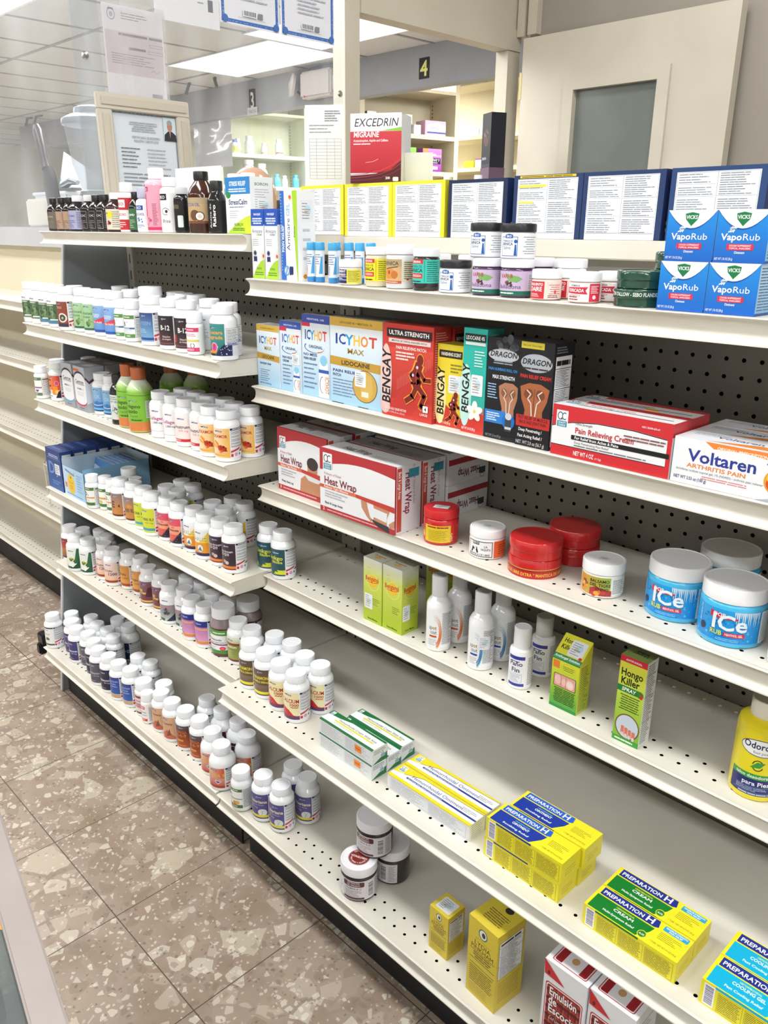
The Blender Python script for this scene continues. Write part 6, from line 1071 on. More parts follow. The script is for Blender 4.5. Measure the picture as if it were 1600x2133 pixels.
# --- R5
z=ZS['R5']
def t_hc(a,w,d):
    g='#23703f'; a.rect(0,0,w,d,'#eef1f0'); a.poly([(0,d),(w,d),(w,d*.86),(w*.4,d*.88),(w*.2,d*.70),(0,d*.62)],g); a.rect(0,0,w,d*.12,g); qc(a,w*.02,d*.66,w*.055); a.text('Hemorrhoidal Cream With Aloe',w*.22,d*.52,d*.16,'#33453c','L',fit=w*.70); a.rect(w*.18,d*.38,w*.9,d*.48,'#d8d43a'); a.lines(w*.2,d*.22,w*.6,d*.34,2,'#9aa8a0',.4,3)
def f_hc(a,w,h): a.rect(0,0,w,h,'#e3e6e8'); a.rect(0,h*.93,w,h,'#23703f'); a.lines(w*.03,h*.1,w*.46,h*.86,10,'#a8adb2',.35,4); a.lines(w*.5,h*.1,w*.97,h*.86,10,'#a8adb2',.35,5); a.rrect(w*.68,h*.32,w*.80,h*.74,.6,'#f28a24'); a.lines(w*.695,h*.45,w*.785,h*.62,1,'#c9611c',.6,2,0)
def r_hc(a,w,h): a.rect(0,0,w,h,'#e9ecec'); a.poly([(0,0),(w,h*.5),(w,0)],'#2a7a48'); a.lines(w*.1,h*.6,w*.9,h*.9,3,'#8a938e',.45,3); qc(a,w*.55,h*.28,w*.3)
for x,y,dz,l in [(-1013,828,0,'lower front'),(-1012,829,31,'upper front'),(-1013,866,0,'middle'),(-1016,904,0,'rear')]: put_carton('cream_carton',142,36,30.6,x,y,z+dz,'#e6e9e9',f"{l} flat white-and-green carton of the group on fifth right shelf",'cream carton',f_hc,r_hc,t_hc,group='flat white-and-green cartons')
def t_ho(a,w,d):
    a.rect(0,0,w,d,'#eef0f2'); a.poly([(0,d),(w,d),(w,d*.93),(w*.6,d*.86),(w*.3,d*.84),(w*.12,d*.5),(0,d*.35)],'#e6d82c'); a.rect(0,0,w,d*.16,'#e6d82c'); qc(a,w*.03,d*.52,w*.065); a.stroke([(w*.12,d*.48),(w*.3,d*.82),(w*.6,d*.84),(w,d*.91)],.8,'#333'); a.text('Hemorrhoidal Ointment',w*.2,d*.52,d*.19,'#26418a','L',fit=w*.62); a.rrect(w*.17,d*.33,w,d*.43,.8,'#2a3f8c'); a.text('Soothing Pain Relief and Protection',w*.19,d*.35,d*.055,'#e4e8f4','L',b=1,fit=w*.42); a.lines(w*.8,d*.5,w*.97,d*.75,3,'#9aa0a8',.4,3)
def f_ho(a,w,h): a.rect(0,0,w,h,'#e4e6e9'); a.rect(0,h*.94,w,h,'#e6d82c'); a.frame(w*.04,h*.1,w*.96,h*.86,.4,'#9aa0a8'); a.lines(w*.05,h*.14,w*.5,h*.82,9,'#a8adb4',.35,4); a.lines(w*.52,h*.14,w*.95,h*.82,9,'#a8adb4',.35,5)
for y,l in [(836,'front'),(877,'rear')]: put_carton('ointment_carton',184,39,30,-839,y,z,'#e9ebee',f"{l} one of two long flat white-and-yellow cartons with blue lettering",'cream carton',f_ho,side_lines('#e9ebec','#b4b8bc'),t_ho,group='long flat white-and-yellow cartons')
def t_ph(main,light,w2,sub1,sub2,extra):
    def f(a,w,d):
        a.rect(0,0,w,d,'#ece02c'); a.poly([(w*.04,d*.97),(w*.66,d*.97),(w*.68,d*.72),(w*.64,d*.66),(w*.04,d*.66)],'#22328c' if extra else '#2a62c4'); a.text('PREPARATION',w*.06,d*.74,d*.14,'#eef0f8','L',b=1,fit=w*.45); a.text('H',w*.53,d*.72,d*.22,'#eef0f8','L',b=1,fit=w*.09); a.poly([(w*.03,d*.62),(w*.66,d*.62),(w*.64,d*.4),(w*.56,d*.03),(w*.03,d*.03)],main); a.text('HEMORRHOIDAL',w*.36,d*.50,d*.06,light,b=1,fit=w*.2); a.text(sub1,w*.36,d*.36,d*.10,'#eef4ee',b=1,fit=w*(.22 if len(sub1)<9 else .3)); a.text(sub2,w*.34,d*.17,d*.075,'#e4f0e4',b=1,fit=w*.34)
        a.lines(w*.72,d*.36,w*.95,d*.66,5,'#8d8420',.3,3); a.text('1 TUBE / NET WT 0.9 OZ (26 g)',w*.96,d*.14,d*.06,'#6d6a28','R',fit=w*.27)
        if extra: a.rrect(w*.72,d*.74,w*.97,d*.93,1.4,'#2f9fd0'); a.text('MAXIMUM STRENGTH',w*.845,d*.85,d*.055,'#eef6fa',b=1,fit=w*.22); a.text('PAIN RELIEF',w*.845,d*.77,d*.055,'#eef6fa',b=1,fit=w*.14)
        if extra=='aloe': a.ell(w*.60,d*.2,w*.045,d*.14,'#c9dc3a'); a.ell(w*.60,d*.2,w*.038,d*.115,'#2f7a34'); a.text('ALOE',w*.60,d*.16,d*.06,'#f0f6e4',b=1,fit=w*.055)
    return f
def f_ph(c):
    def f(a,w,h):
        a.rect(0,0,w,h,'#ece02c'); a.barcode(w*.03,h*.06,w*.13,h*.92,True,4,'#4a4f86'); a.rect(w*.13,h*.9,w*.6,h,c)
        for i,(p,q) in enumerate(((.16,.38),(.40,.66),(.68,.97))): a.frame(w*p,h*.06,w*q,h*.84,.35,'#6d6620'); a.lines(w*p+1,h*.1,w*q-1,h*.8,10,'#7d7626',.42,4+i,.15)
    return f
r_ph=lambda a,w,h:(a.rect(0,0,w,h,'#e6da2c'),a.lines(w*.2,h*.2,w*.8,h*.6,3,'#c4b822',.4,3))
TB=t_ph('#1f3a9c','#5fb4c0',0,'OINTMENT','Soothing Relief',None)
for x,y,dz,l in [(-622,832,0,'lower front'),(-619,831,36.2,'upper front'),(-620,881,0,'lower rear'),(-613,880,36.2,'upper rear')]: put_carton('ointment_carton',136,47,36,x,y,z+dz,'#ece02c',f"{l} one of four stacked yellow cartons with navy-blue tops, fifth right shelf",'cream carton',f_ph('#2a3f8c'),r_ph,TB,group='yellow cartons with navy-blue tops')
TG=t_ph('#157a2c','#c9d84a',0,'CREAM','Multi-Symptom Relief','aloe')
for y,l in [(828,'front'),(878,'rear')]: put_carton('cream_carton',137,48.5,35,-442,y,z,'#ece02c',f"{l} one of two flat yellow cartons with green tops, fifth right shelf",'cream carton',f_ph('#157a2c'),r_ph,TG,group='yellow cartons with green tops')
TC=t_ph('#12b0d8','#bfe6a0',0,'COOLING GEL','Fast Cooling Relief','x')
for y,l in [(828,'front'),(881,'rear')]: put_carton('gel_carton',137,52,38,-272,y,z,'#ece02c',f"{l} one of two flat yellow cartons with cyan tops at right frame edge",'cream carton',f_ph('#12b0d8'),r_ph,TC,group='yellow cartons with cyan tops')
# --- R6
z=ZS['R6']
def a_vit(a,H):
    m='#5a2a34'; a.rect(-34,0,64,H,'#dcd8dc'); a.rrect(-18,H-13,24,H-2,3,m); a.text('EXTRACTO',3,H-6.4,3.6,'#e6d8da',b=1,fit=24); a.text('DE HIGADO',3,H-11.4,3.6,'#e6d8da',b=1,fit=26); a.text('VITAMINA B-12',2,H-19,3.8,'#7d6a70',b=1,fit=32); a.lines(-14,6,20,H-21,5,'#9a8f96',.4,3,.3); a.rrect(-18,1,24,5.5,2,m); a.rect(-32,2,-20,H-2,'#e6e6ea'); a.sticker(-32,8,-21,H-8,4); a.barcode(30,3,44,H-3,True,5,'#4a4045','#e2dfe2'); a.lines(47,3,62,H-3,12,'#8a8088',.4,4)
def l_vit(a):
    a.ell(0,0,20,20,'#7d2622',40); a.ring(0,0,19,19,.6,'#c9a8a4',0,360,40); a.text('VITAGLOBIN',0,-1.6,4.6,'#efe4e2',b=1,fit=32)
    for s_,y0,lbl in ((1,0,'EXTRACTO DE'),(-1,0,'PARA NIÑOS Y ADULTOS')):
        n=len(lbl)
        for i,ch in enumerate(lbl.replace('Ñ','N')):
            q=math.radians(90-(i-(n-1)/2)*(9.5 if s_>0 else 8)) if s_>0 else math.radians(270+(i-(n-1)/2)*8)
            a.text(ch,15.4*math.cos(q),15.4*math.sin(q)-1,3,'#e6d4d0',b=1,rot=math.degrees(q)-90 if s_>0 else math.degrees(q)+90)
vt=jar('tonic_jar',34,73,19,'#eceaee','#3a3236',a_vit,(5,47),l_vit,capr=34.3)
put(vt,-901,826,z,'front lower white-lidded tonic jar with maroon lid disc','tonic jar','white-lidded tonic jars',24)
put(copy_tree(vt),-888,900,z,'rear lower white-lidded tonic jar with facts panel showing','tonic jar','white-lidded tonic jars',-46)
put(copy_tree(vt),-901,866,z+73.4,'tonic jar stacked on top of the two other tonic jars','tonic jar','white-lidded tonic jars',2)
def f_ly(a,w,h):
    a.rect(0,0,w,h,'#d8c13c'); a.ell(w*.5,h*.87,w*.15,w*.17,'#2f6a5d'); a.ell(w*.5,h*.87,w*.12,w*.14,'#e4e6dc'); a.ell(w*.52,h*.87,w*.06,w*.08,'#3a3a38'); a.stroke([(w*.25,h*.775),(w*.45,h*.785),(w*.6,h*.765),(w*.78,h*.765)],.5,'#5d3a28'); a.text('LYDIA',w*.5,h*.69,h*.055,'#4d2a22',fit=w*.56); a.text('PINKHAM',w*.5,h*.625,h*.055,'#4d2a22',fit=w*.78); a.rects([(w*.08,h*.605,w*.94,h*.613),(w*.08,h*.49,w*.94,h*.498),(w*.1,h*.42,w*.94,h*.427)],'#3f6a34'); a.lines(w*.2,h*.51,w*.82,h*.6,3,'#7d5a28',.5,3,.2,'C'); a.lines(w*.1,h*.18,w*.92,h*.40,8,'#7d6a2c',.4,4,.1); a.lines(w*.1,h*.04,w*.9,h*.16,4,'#bfa838',.4,5)
def r_ly(a,w,h): a.rect(0,0,w,h,'#d0b93a'); a.facts(w*.07,h*.42,w*.93,h*.9,3); a.lines(w*.1,h*.1,w*.9,h*.38,8,'#b8a030',.5,4,.1)
def t_ly(a,w,d): a.rect(0,0,w,d,'#dcc744'); a.lines(w*.2,d*.2,w*.85,d*.62,6,'#7d6a2c',.4,3,.2,'C'); a.ell(w*.6,d*.82,w*.12,d*.1,'#33332e')
put_carton('tonic_carton',43,41,90,-722,825,z,'#d6bf3a','small yellow tonic carton with price sticker on top','carton',f_ly,r_ly,lambda a,w,d:(a.rect(0,0,w,d,'#dcc744'),a.sticker(w*.14,d*.15,w*.86,d*.85,3)),group='yellow tonic cartons',rz=-2)
put_carton('tonic_carton',62,64,154,-624,808,z,'#d6bf3a','large yellow tonic carton, taller than its small twin','carton',f_ly,r_ly,t_ly,group='yellow tonic cartons',rz=-5)
def f_em(a,w,h):
    a.rect(0,0,w,h,'#e3e3e5'); a.rrect(w*.06,h*.06,w*.94,h*.80,5,'#b0303a'); a.rrect(w*.08,h*.07,w*.92,h*.79,4.5,'#e8e6e6'); a.rrect(w*.1,h*.08,w*.9,h*.78,4,'#a02a2e')
    for k in range(5): a.rect(w*(.14+.16*k),h*.09,w*(.18+.16*k),h*.77,'#6d1f24'); a.rect(w*(.2+.16*k),h*.09,w*(.207+.16*k),h*.77,'#c9a060')
    for k in range(8): a.rect(w*.1,h*(.12+.085*k),w*.9,h*(.145+.085*k),'#5a1a1f'); a.rect(w*.1,h*(.16+.085*k),w*.9,h*(.163+.085*k),'#c98a5a')
    for t,v in (('Emulsión',.69),('de',.605),('Escocia',.52)): a.text(t,w*.16,h*v,h*.075,'#f2efef','L',b=1,sx=.75,fit=w*(.66 if t!='de' else .2))
    a.poly([(0,h),(w*.02,h*.86),(w*.5,h*.845)],'#c42f34'); a.ell(w*.12,h*.89,w*.03,h*.02,'#5d1a1c'); a.text('Cod Liver Oil',w*.4,h*.45,h*.035,'#e8dada',sh=.2,fit=w*.4)
def t_em(a,w,d): a.rect(0,0,w,d,'#e9e9ea'); a.rrect(w*.1,d*.1,w*.9,d*.95,3,'#b0303a'); a.rrect(w*.12,d*.12,w*.88,d*.93,2.6,'#e6e4e4'); a.rrect(w*.14,d*.14,w*.86,d*.91,2.4,'#a02a2e'); a.rect(w*.3,d*.14,w*.7,d*.91,'#e4e2e4'); a.ell(w*.5,d*.4,w*.08,d*.1,'#c99a6a')
for x,y,l in [(-477,800,'left'),(-405,803,'right')]: put_carton('tonic_carton',70,62,186,x,y,z,'#e4e4e6',f"{l} one of two white tonic cartons with red tartan panel, bottom right shelf",'carton',f_em,lambda a,w,h:(a.rect(0,0,w,h,'#dcdcdf'),a.lines(w*.1,h*.1,w*.9,h*.9,24,'#9a9aa0',.4,4)),t_em,group='white tartan tonic cartons')
# --- left bay specials
z=ZS['L3']
def f_cen(c,sub):
    def f(a,w,h):
        a.grad(0,0,w,h,'#8f939c','#b4b8c0'); P=[(w*.5+w*.5*math.cos(math.radians(t)),h*.68+h*.17*math.sin(math.radians(t))) for t in range(0,181,15)]; Q=[(w*.5-w*.5*math.cos(math.radians(t)),h*.27-h*.12*math.sin(math.radians(t))) for t in range(0,181,15)]
        a.poly([(p[0],p[1]+h*.045) for p in P]+[(q[0],q[1]) for q in Q],'#2f2f4f'); a.poly(P+[(q[0],q[1]-h*.04) for q in Q],c); a.poly(P+Q,'#e6e8ec'); a.text('Centrum',w*.48,h*.62,h*.085,'#23242c',b=1,fit=w*.76); a.gradh(w*.1,h*.595,w*.9,h*.607,'#d8802c','#33343c'); a.text(sub,w*.42,h*.48,h*.04,'#33406a',b=1,fit=w*.44); a.text('50+',w*.78,h*.48,h*.04,'#9aa0a8'); a.lines(w*.2,h*.34,w*.8,h*.44,3,'#c4c8ce',.4,3,.2,'C'); a.lines(w*.3,h*.05,w*.7,h*.08,1,'#55585f',.7,3,0)
        if sub=='WOMEN': a.rrect(0,h*.89,w*.5,h*.94,1,'#e0642c')
    return f
def r_cen(a,w,h): a.rect(0,0,w,h,'#b4b7be'); a.poly([(0,h*.74),(w*.4,h*.66),(w,h*.84),(w,h*.2),(w*.3,h*.22),(0,h*.18)],'#dfe1e6'); a.poly([(0,h*.80),(w*.2,h*.69),(w,h*.9),(w,h*.84),(w*.2,h*.63),(0,h*.74)],'#5a2f48'); a.rect(w*.35,h*.3,w*.40,h*.66,'#4a4f6a'); a.lines(w*.5,h*.3,w*.9,h*.62,10,'#a4a8b0',.4,3)
t_cen=lambda a,w,d:(a.rect(0,0,w,d,'#a4a8af'),a.ell(w*.5,d*.5,w*.3,d*.24,'#d6d8dc'))
put_carton('vitamin_carton',62,52,112,-2095,877,z,'#a4a8b0','left silver carton with white oval and blue curve','vitamin carton',f_cen('#5a9fc8','MEN'),r_cen,t_cen,group='silver oval cartons')
put_carton('vitamin_carton',62,52,112,-2020,876,z,'#a4a8b0','right silver carton with white oval and red curve','vitamin carton',f_cen('#c43a5a','WOMEN'),r_cen,t_cen,group='silver oval cartons')
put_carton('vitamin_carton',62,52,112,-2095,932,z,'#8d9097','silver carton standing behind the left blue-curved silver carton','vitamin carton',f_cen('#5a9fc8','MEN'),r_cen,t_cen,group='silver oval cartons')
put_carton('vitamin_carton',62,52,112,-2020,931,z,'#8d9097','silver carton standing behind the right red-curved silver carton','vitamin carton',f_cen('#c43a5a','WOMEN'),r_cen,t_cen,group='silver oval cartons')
def a_lax(a,H): a.rect(-22,0,40,H,'#d6dcda'); a.text('FLAX OIL',2,H-18,5,'#5d6a6a',b=1,fit=24); a.lines(-12,H-12,14,H-3,2,'#8a9494',.5,3); a.stroke([(-12,10),(0,22),(12,14),(16,26)],1.2,'#33404a'); a.stroke([(0,22),(4,34)],1,'#33404a'); blob(a,6,24,7,['#4a5a5d','#6a7a7a'],6,3,.3)
put(jar('oil_bottle',21,116,20,'#232326','#211c1e',a_lax,(12,70),capr=13,bodyprof=[(19,0),(20.6,1),(21,4),(21,74),(19,82),(14,90),(11.6,94),(11.6,98)],lidname='cap'),-1800,884,z,'dark flax oil bottle with grey label left of the green bottles','oil bottle',None,10)
def a_col(a,H): 
    a.rect(-36,0,60,H,'#83bf3f'); a.poly([(-36,0),(60,0),(60,16),(-4,14),(-36,22)],'#d8834a'); a.rect(-36,H-3.5,60,H-2.5,'#3a5a2c'); logo(a,6,H-16,24,c='#4a5a7a'); a.text('Colageno',4,H*.60,8,'#2f4a24',b=1,fit=44); a.text('Líquido',2,H*.45,8,'#2f4a24',b=1,fit=34); a.text('Liquid',8,H*.34,4.4,'#3a5a2c',sh=.2,fit=20); a.rects([(0,H*.28,30,H*.285)],'#3a5a2c'); a.lines(0,H*.22,28,H*.27,1,'#3a5a2c',.7,3,0); a.rect(38,H*.3,60,H*.8,'#e6e8e2'); a.lines(39,H*.32,59,H*.78,14,'#6a6f66',.4,4)
cl=jar('collagen_bottle',29,145,27,'#c0673a','#a9cf78',a_col,(10,88),capr=16.5,bodyprof=[(26,0),(28.4,1.5),(29,5,'#d8834a'),(29,10,'#d8834a'),(29,92,'#8cc24a'),(28,98,'#b4d48a'),(22,108,'#d6e2c4'),(16.5,116,'#dfe6d6'),(14.6,118,'#dfe6d6'),(14.6,121,'#dfe6d6')],lidname='cap')
for k,(x,y,l) in enumerate([(-1756,889,'left front bright green collagen bottle with orange cap'),(-1697,884,'right front bright green collagen bottle with orange cap'),(-1732,986,'left rear green collagen bottle in shadow'),(-1669,1012,'right rear green collagen bottle in shadow')]): put(cl if k==0 else copy_tree(cl),x,y,z,l,'collagen bottle','green collagen bottles',8)
z=ZS['L4']
def f_d(a,w,h): a.grad(0,0,w,h,'#2a5aa0','#263f7a'); a.lines(w*.2,h*.8,w*.85,h*.88,2,'#b4c4e4',.5,3,0,'C'); a.rect(w*.08,h*.77,w*.92,h*.78,'#7d9acf'); a.text('D',w*.32,h*.38,h*.3,'#6a8fcf',b=1,fit=w*.42); a.text('3',w*.66,h*.34,h*.12,'#9fb8e0',b=1); a.rrect(w*.55,h*.4,w*.88,h*.66,1,'#dfe3ea'); a.lines(w*.58,h*.43,w*.85,h*.63,4,'#8a8f9a',.4,3); a.lines(w*.3,h*.12,w*.9,h*.24,2,'#5a86c8',.6,4)
def r_d(a,w,h): a.rect(0,0,w,h,'#2a4684'); a.barcode(w*.15,h*.28,w*.88,h*.92,True,6,'#55585f','#cfd2d6'); 
for i in range(7): put_carton('vitamin_carton',94,34,113,-2231,863+36*i,z,'#263f7c',f"{ORD[i]} from front of the dark blue cartons lined up on fourth left shelf",'vitamin carton',f_d,r_d,lambda a,w,d:(a.rect(0,0,w,d,'#2a4684'),a.lines(w*.1,d*.3,w*.8,d*.6,2,'#7d94c8',.4,3)),group='dark blue vitamin cartons')
# open display tray with small packets
t=empty('display_tray',-2069,960,z); W_,D_,H_=126,190,80
b=MB(); c1='#a9cdea'; c2='#c9dbe8'
b.box(-W_/2,-D_/2,0,W_/2,D_/2,1.5,c2); b.box(-W_/2,-D_/2,0,W_/2,-D_/2+1.5,H_,c1); b.box(-W_/2,-D_/2,0,-W_/2+1.5,D_/2,H_+18,c2); b.box(W_/2-1.5,-D_/2,0,W_/2,D_/2,H_+10,'#8fbfe2'); b.box(-W_/2,D_/2-1.5,0,W_/2,D_/2,H_+18,c2)
a=Art(b,plane=((-W_/2,-D_/2,0),(1,0,0),(0,0,1),(0,-1,0))); a.gradh(0,0,W_,H_,'#c4dcee','#9fc8e8'); a.poly([(15,H_*.93),(70,H_*.82),(70,H_*.76),(15,H_*.86)],'#5a8fc8'); a.ell(46,H_*.45,22,28,'#e8c23a',32); a.text('Vitamin',46,H_*.47,5,'#8d7a2a',fit=26); a.text('D3',46,H_*.28,10,'#c98a2c',b=1); a.ell(46,H_*.68,2.4,3.4,'#3a3a3a'); blob(a,66,H_*.86,5,['#e0c040','#c9a83a'],4,3); a.lines(80,20,115,70,7,'#7fa8d4',.4,4); a.rrect(8,22,20,36,1,'#d9828c'); a.lines(14,4,110,10,1,'#6f9cc8',.6,3,0)
b.build('tray',M_PRINT,t); tag(t,'open light-blue display tray with yellow circle on fourth left shelf','display tray')
pk=None
for i in range(6):
    def f_pk(a,w,h): a.rect(0,0,w,h,'#b4d0ea'); a.poly([(0,h),(w,h),(w,h*.62),(0,h*.8)],'#4f7fb8'); a.ell(w*.6,h*.4,w*.16,h*.2,'#e6cc3a'); a.lines(w*.1,h*.1,w*.5,h*.3,3,'#8fb0d4',.4,3)
    o=carton(112,11.5,84,'#b9d2e6',f_pk,side_lines('#c9d9e6'),side_lines('#dbe2e8','#b4c0cc')).build('packet',M_PRINT); o.rotation_euler.x=math.radians(-14); put(o,-2069,936+14*i+6,z+3.6,f"{ORD[i]} from front of the pale packets leaning inside the light-blue tray",'packet','packets in the light-blue tray'); o.rotation_euler.x=math.radians(-14)
# --- L1 : oils and lotions on the top shelf
z=ZS['L1']
def ob(x,y,r,h,bodyc,capc,art,label,lab=None,caph=14,capr=None,rz=0): put(brown_bottle(r,h,art,bodyc,capc,caph,capr,lab),x,y,z,label,'bottle','bottles on the top left shelf',rz)
def a_lbl(bg,ink,t=None,bg2=None,tc='#fff',hh=4,frame=None):
    def f(a,H):
        if bg2: a.gradh(-18,0,34,H,bg,bg2)
        else: a.rect(-18,0,34,H,bg)
        if frame: a.frame(-14,2,15,H-2,.7,frame)
        a.lines(-11,3,14,H*.5,5,ink,.35,3); a.lines(18,3,32,H-3,10,ink,.35,4)
        if t: a.text(t,2,H*.66,hh,tc,b=1,fit=22)
    return f
ob(-2191,948,17,80,'#1c1512','#1a1a1c',a_lbl('#3d2f28','#8d7d6a','ROSA','#8d867c','#b4a48c'),'small dark bottle at far left end of the top left shelf',rz=10)
ob(-2144,950,18,80,'#1c1512','#1b1b1d',a_lbl('#a8826a','#5d4a40',None,'#b49c8a'),'left one of two black-capped bottles with brown label, top left shelf')
ob(-2106,952,18,80,'#1c1512','#1b1b1d',a_lbl('#a8826a','#5d4a40',None,'#b49c8a'),'right one of two black-capped bottles with brown label, top left shelf')
ob(-2050,948,24,82,'#17151a','#d8d9dc',a_lbl('#8f90b4','#4a4f86','AROMA','#b4b6cc','#3a4a86'),'white-capped dark bottle with lavender label, top left shelf',capr=13,rz=8)
ob(-1996,950,20,82,'#1c1614','#d4d5d8',a_lbl('#241d20','#8a8084','RX',None,'#b4aeb4',5,'#a89aa0'),'white-capped dark bottle with cream-outlined black label, top left shelf',capr=11)
ob(-1953,950,20,82,'#1c1614','#1b1b1d',a_lbl('#241d20','#8a8084','RX',None,'#b4aeb4',5,'#a89aa0'),'left one of two black-capped bottles with cream-outlined label',capr=11)
ob(-1910,948,20,82,'#1c1614','#1b1b1d',a_lbl('#241d20','#8a8084','RX',None,'#b4aeb4',5,'#cfc0c4'),'right one of two black-capped bottles with cream-outlined label',capr=11)
ob(-1898,1000,20,84,'#1c1614','#1b1b1d',None,'black-capped dark bottle standing in the rear row, top left shelf',capr=11)
def a_rose(a,H): a.rect(-22,0,38,H,'#d8d2c0'); a.ell(6,H*.72,9,8,'#e8d43a'); blob(a,0,H*.3,7,['#8c1f24','#a82a2e','#6d171c'],6,3); a.text('RICINO',-8,H*.76,3.4,'#3a2a20',b=1); a.lines(12,4,34,H-4,8,'#8a8478',.35,4)
ob(-1856,950,25,84,'#2f1512','#e6e6e6',a_rose,'dark red bottle with yellow sun and rose label, white cap',capr=13.5,rz=6)
def tall(x,y,r,h,bodyc,capc,art,label,caph=20,lab=None,capr=None,rz=0): put(jar('lotion_bottle',r,h,caph,capc,bodyc,art,lab or (5,h-caph-12),capr=capr or r*.72,shoulder=10,bodyprof=[(r-2,0),(r-.5,1),(r,3),(r,h-caph-9),(r*.93,h-caph-5),(r*.6,h-caph),(r*.6,h-caph+2)],lidname='cap'),x,y,z,label,'bottle','bottles on the top left shelf',rz)
def a_merc(a,H): a.rect(-18,0,30,H,'#efefef'); a.rect(-18,H*.62,30,H,'#c42f38'); a.rect(-14,H*.70,12,H*.94,'#efe6e6'); a.text('EKO',-1,H*.76,6,'#b02a34',b=1,fit=20); a.text('MERCURO',0,H*.44,5,'#b02a34',b=1,fit=26); a.rect(-18,0,30,H*.32,'#c42f38'); a.lines(-12,H*.06,12,H*.26,3,'#f2dcdc',.4,3)
tall(-1801,948,19,104,'#f0f0f0','#eeeeef',a_merc,'white bottle with red bands and white cap, top left shelf',rz=10)
ob(-1763,948,16,84,'#141a16','#17181a',a_lbl('#3f6a44','#a8c4a8','OLIVO'),'small black-capped bottle with green label, top left shelf')
def a_blue(a,H): a.rect(-18,0,32,H,'#eef0f4'); a.rect(-12,H*.76,12,H*.94,'#2a4fa0'); a.text('EKO',0,H*.8,5.4,'#e6ecf6',b=1); a.text('ALCOHOL',2,H*.56,5,'#2a4fa0',b=1,fit=24); blob(a,2,H*.36,8,['#2a5fb0','#5a8fd0'],8,4,.25); a.lines(-10,4,14,H*.22,3,'#5a70a8',.4,3)
tall(-1722,948,19,92,'#eef0f4','#b4b6cc',a_blue,'white bottle with blue lettering and lavender cap, top left shelf',caph=22,capr=15,rz=10)
def a_pink(a,H): a.rect(-26,0,46,H,'#e6a0b4'); a.rect(-20,H*.3,-6,H*.82,'#cf2f5a'); a.text('ROSAS',-12,H*.55,5,'#f2dce4',b=1,rot=90); a.rect(-20,H*.86,2,H*.96,'#b8405a'); a.text('EKO',-9,H*.88,5,'#f4e4e8',b=1); blob(a,-4,H*.2,9,['#d86a8a','#e89ab0','#c44a70'],8,3); a.rect(-26,0,46,6,'#cf3a64'); a.lines(10,H*.1,22,H*.6,14,'#a8506a',.45,5)
tall(-1670,950,24,128,'#e8b4c4','#f2f0f2',a_pink,'tall pink bottle with white cap, tallest on the top left shelf',caph=22,capr=16,rz=6)
def a_bw(a,H): a.rect(-20,0,36,H,'#efefef'); a.poly([(-14,H*.8),(10,H*.8),(10,H*.97),(-14,H*.97)],'#1f1d1f'); a.text('EKO',-2,H*.84,6,'#efefef',b=1); a.barcode(-19,H*.3,-13,H*.75,True,3); a.ring(6,H*.5,9,7,1,'#333',20,300); a.ell(8,H*.5,3,3,'#333'); a.text('Brea',6,H*.2,7,'#2a282a',sh=.2)
tall(-1616,948,20,108,'#f0f0f0','#ededef',a_bw,'white bottle with black ribbon logo beside the tall pink one',caph=18,rz=10)
tall(-1566,946,17,88,'#17181a','#c9cbd0',lambda a,H:(a.rect(-16,0,30,H,'#1b1c1f'),a.rect(-12,H*.72,10,H*.86,'#5d5648'),a.rrect(6,H*.1,18,H*.5,2,'#dfeae8')),'black bottle with pale grey cap, top left shelf',caph=14,capr=13)
def a_teal(a,H): a.rect(-18,0,32,H,'#dfeeea'); a.poly([(2,H*.9),(8,H*.5),(4,H*.4),(-4,H*.5)],'#1f9a84'); a.ring(8,H*.3,9,6,2,'#3fae9a'); a.lines(-10,4,16,H*.2,2,'#5d9a90',.5,3)
tall(-1540,992,20,112,'#e6f0ee','#eeeff0',a_teal,'white and teal bottle behind the brown coconut oil bottle',caph=18,rz=20)
def a_coco(a,H): a.rect(-28,0,52,H,'#c2a57a'); a.rect(-28,H-12,52,H,'#b4a07d'); a.text('COCOA OIL',-2,H-16,6,'#3f5aa0',b=1,fit=36); a.rect(-28,0,52,5,'#7d4a2c'); a.ell(4,H*.32,11,10,'#6d4a34'); a.ell(15,H*.28,10,9,'#5d3c2a'); a.ell(15,H*.28,8,7.2,'#efeae2'); a.ell(15,H*.28,4,3.6,'#d8cfc2'); a.lines(30,6,50,H-4,9,'#7d6a50',.35,4)
ob(-1497,950,28,115,'#3f2114','#1c1a1a',a_coco,'brown coconut oil bottle with black cap, top left shelf',lab=(18,66),caph=16,capr=14.5,rz=14)
def a_ral(a,H): a.rect(-16,0,30,H,'#17171a'); a.text('Aceite de',-4,H*.5,4.4,'#e6e6e8',rot=90,fit=H*.8); a.text('Ralero',5,H*.5,6.4,'#f2f2f4',rot=90,fit=H*.72,b=1)
ob(-1441,948,19,96,'#161416','#19191b',a_ral,'black bottle with vertical white lettering beside the carton, top left shelf',lab=(4,60),caph=18,capr=12,rz=30)
for x,y,h,l in [(-1468,1010,112,'white-capped bottle behind the brown coconut oil bottle'),(-1420,1008,112,'white-capped bottle behind the black vertical-lettered bottle')]: tall(x,y,20,h,'#eceeee','#efeff0',None,l,caph=18)
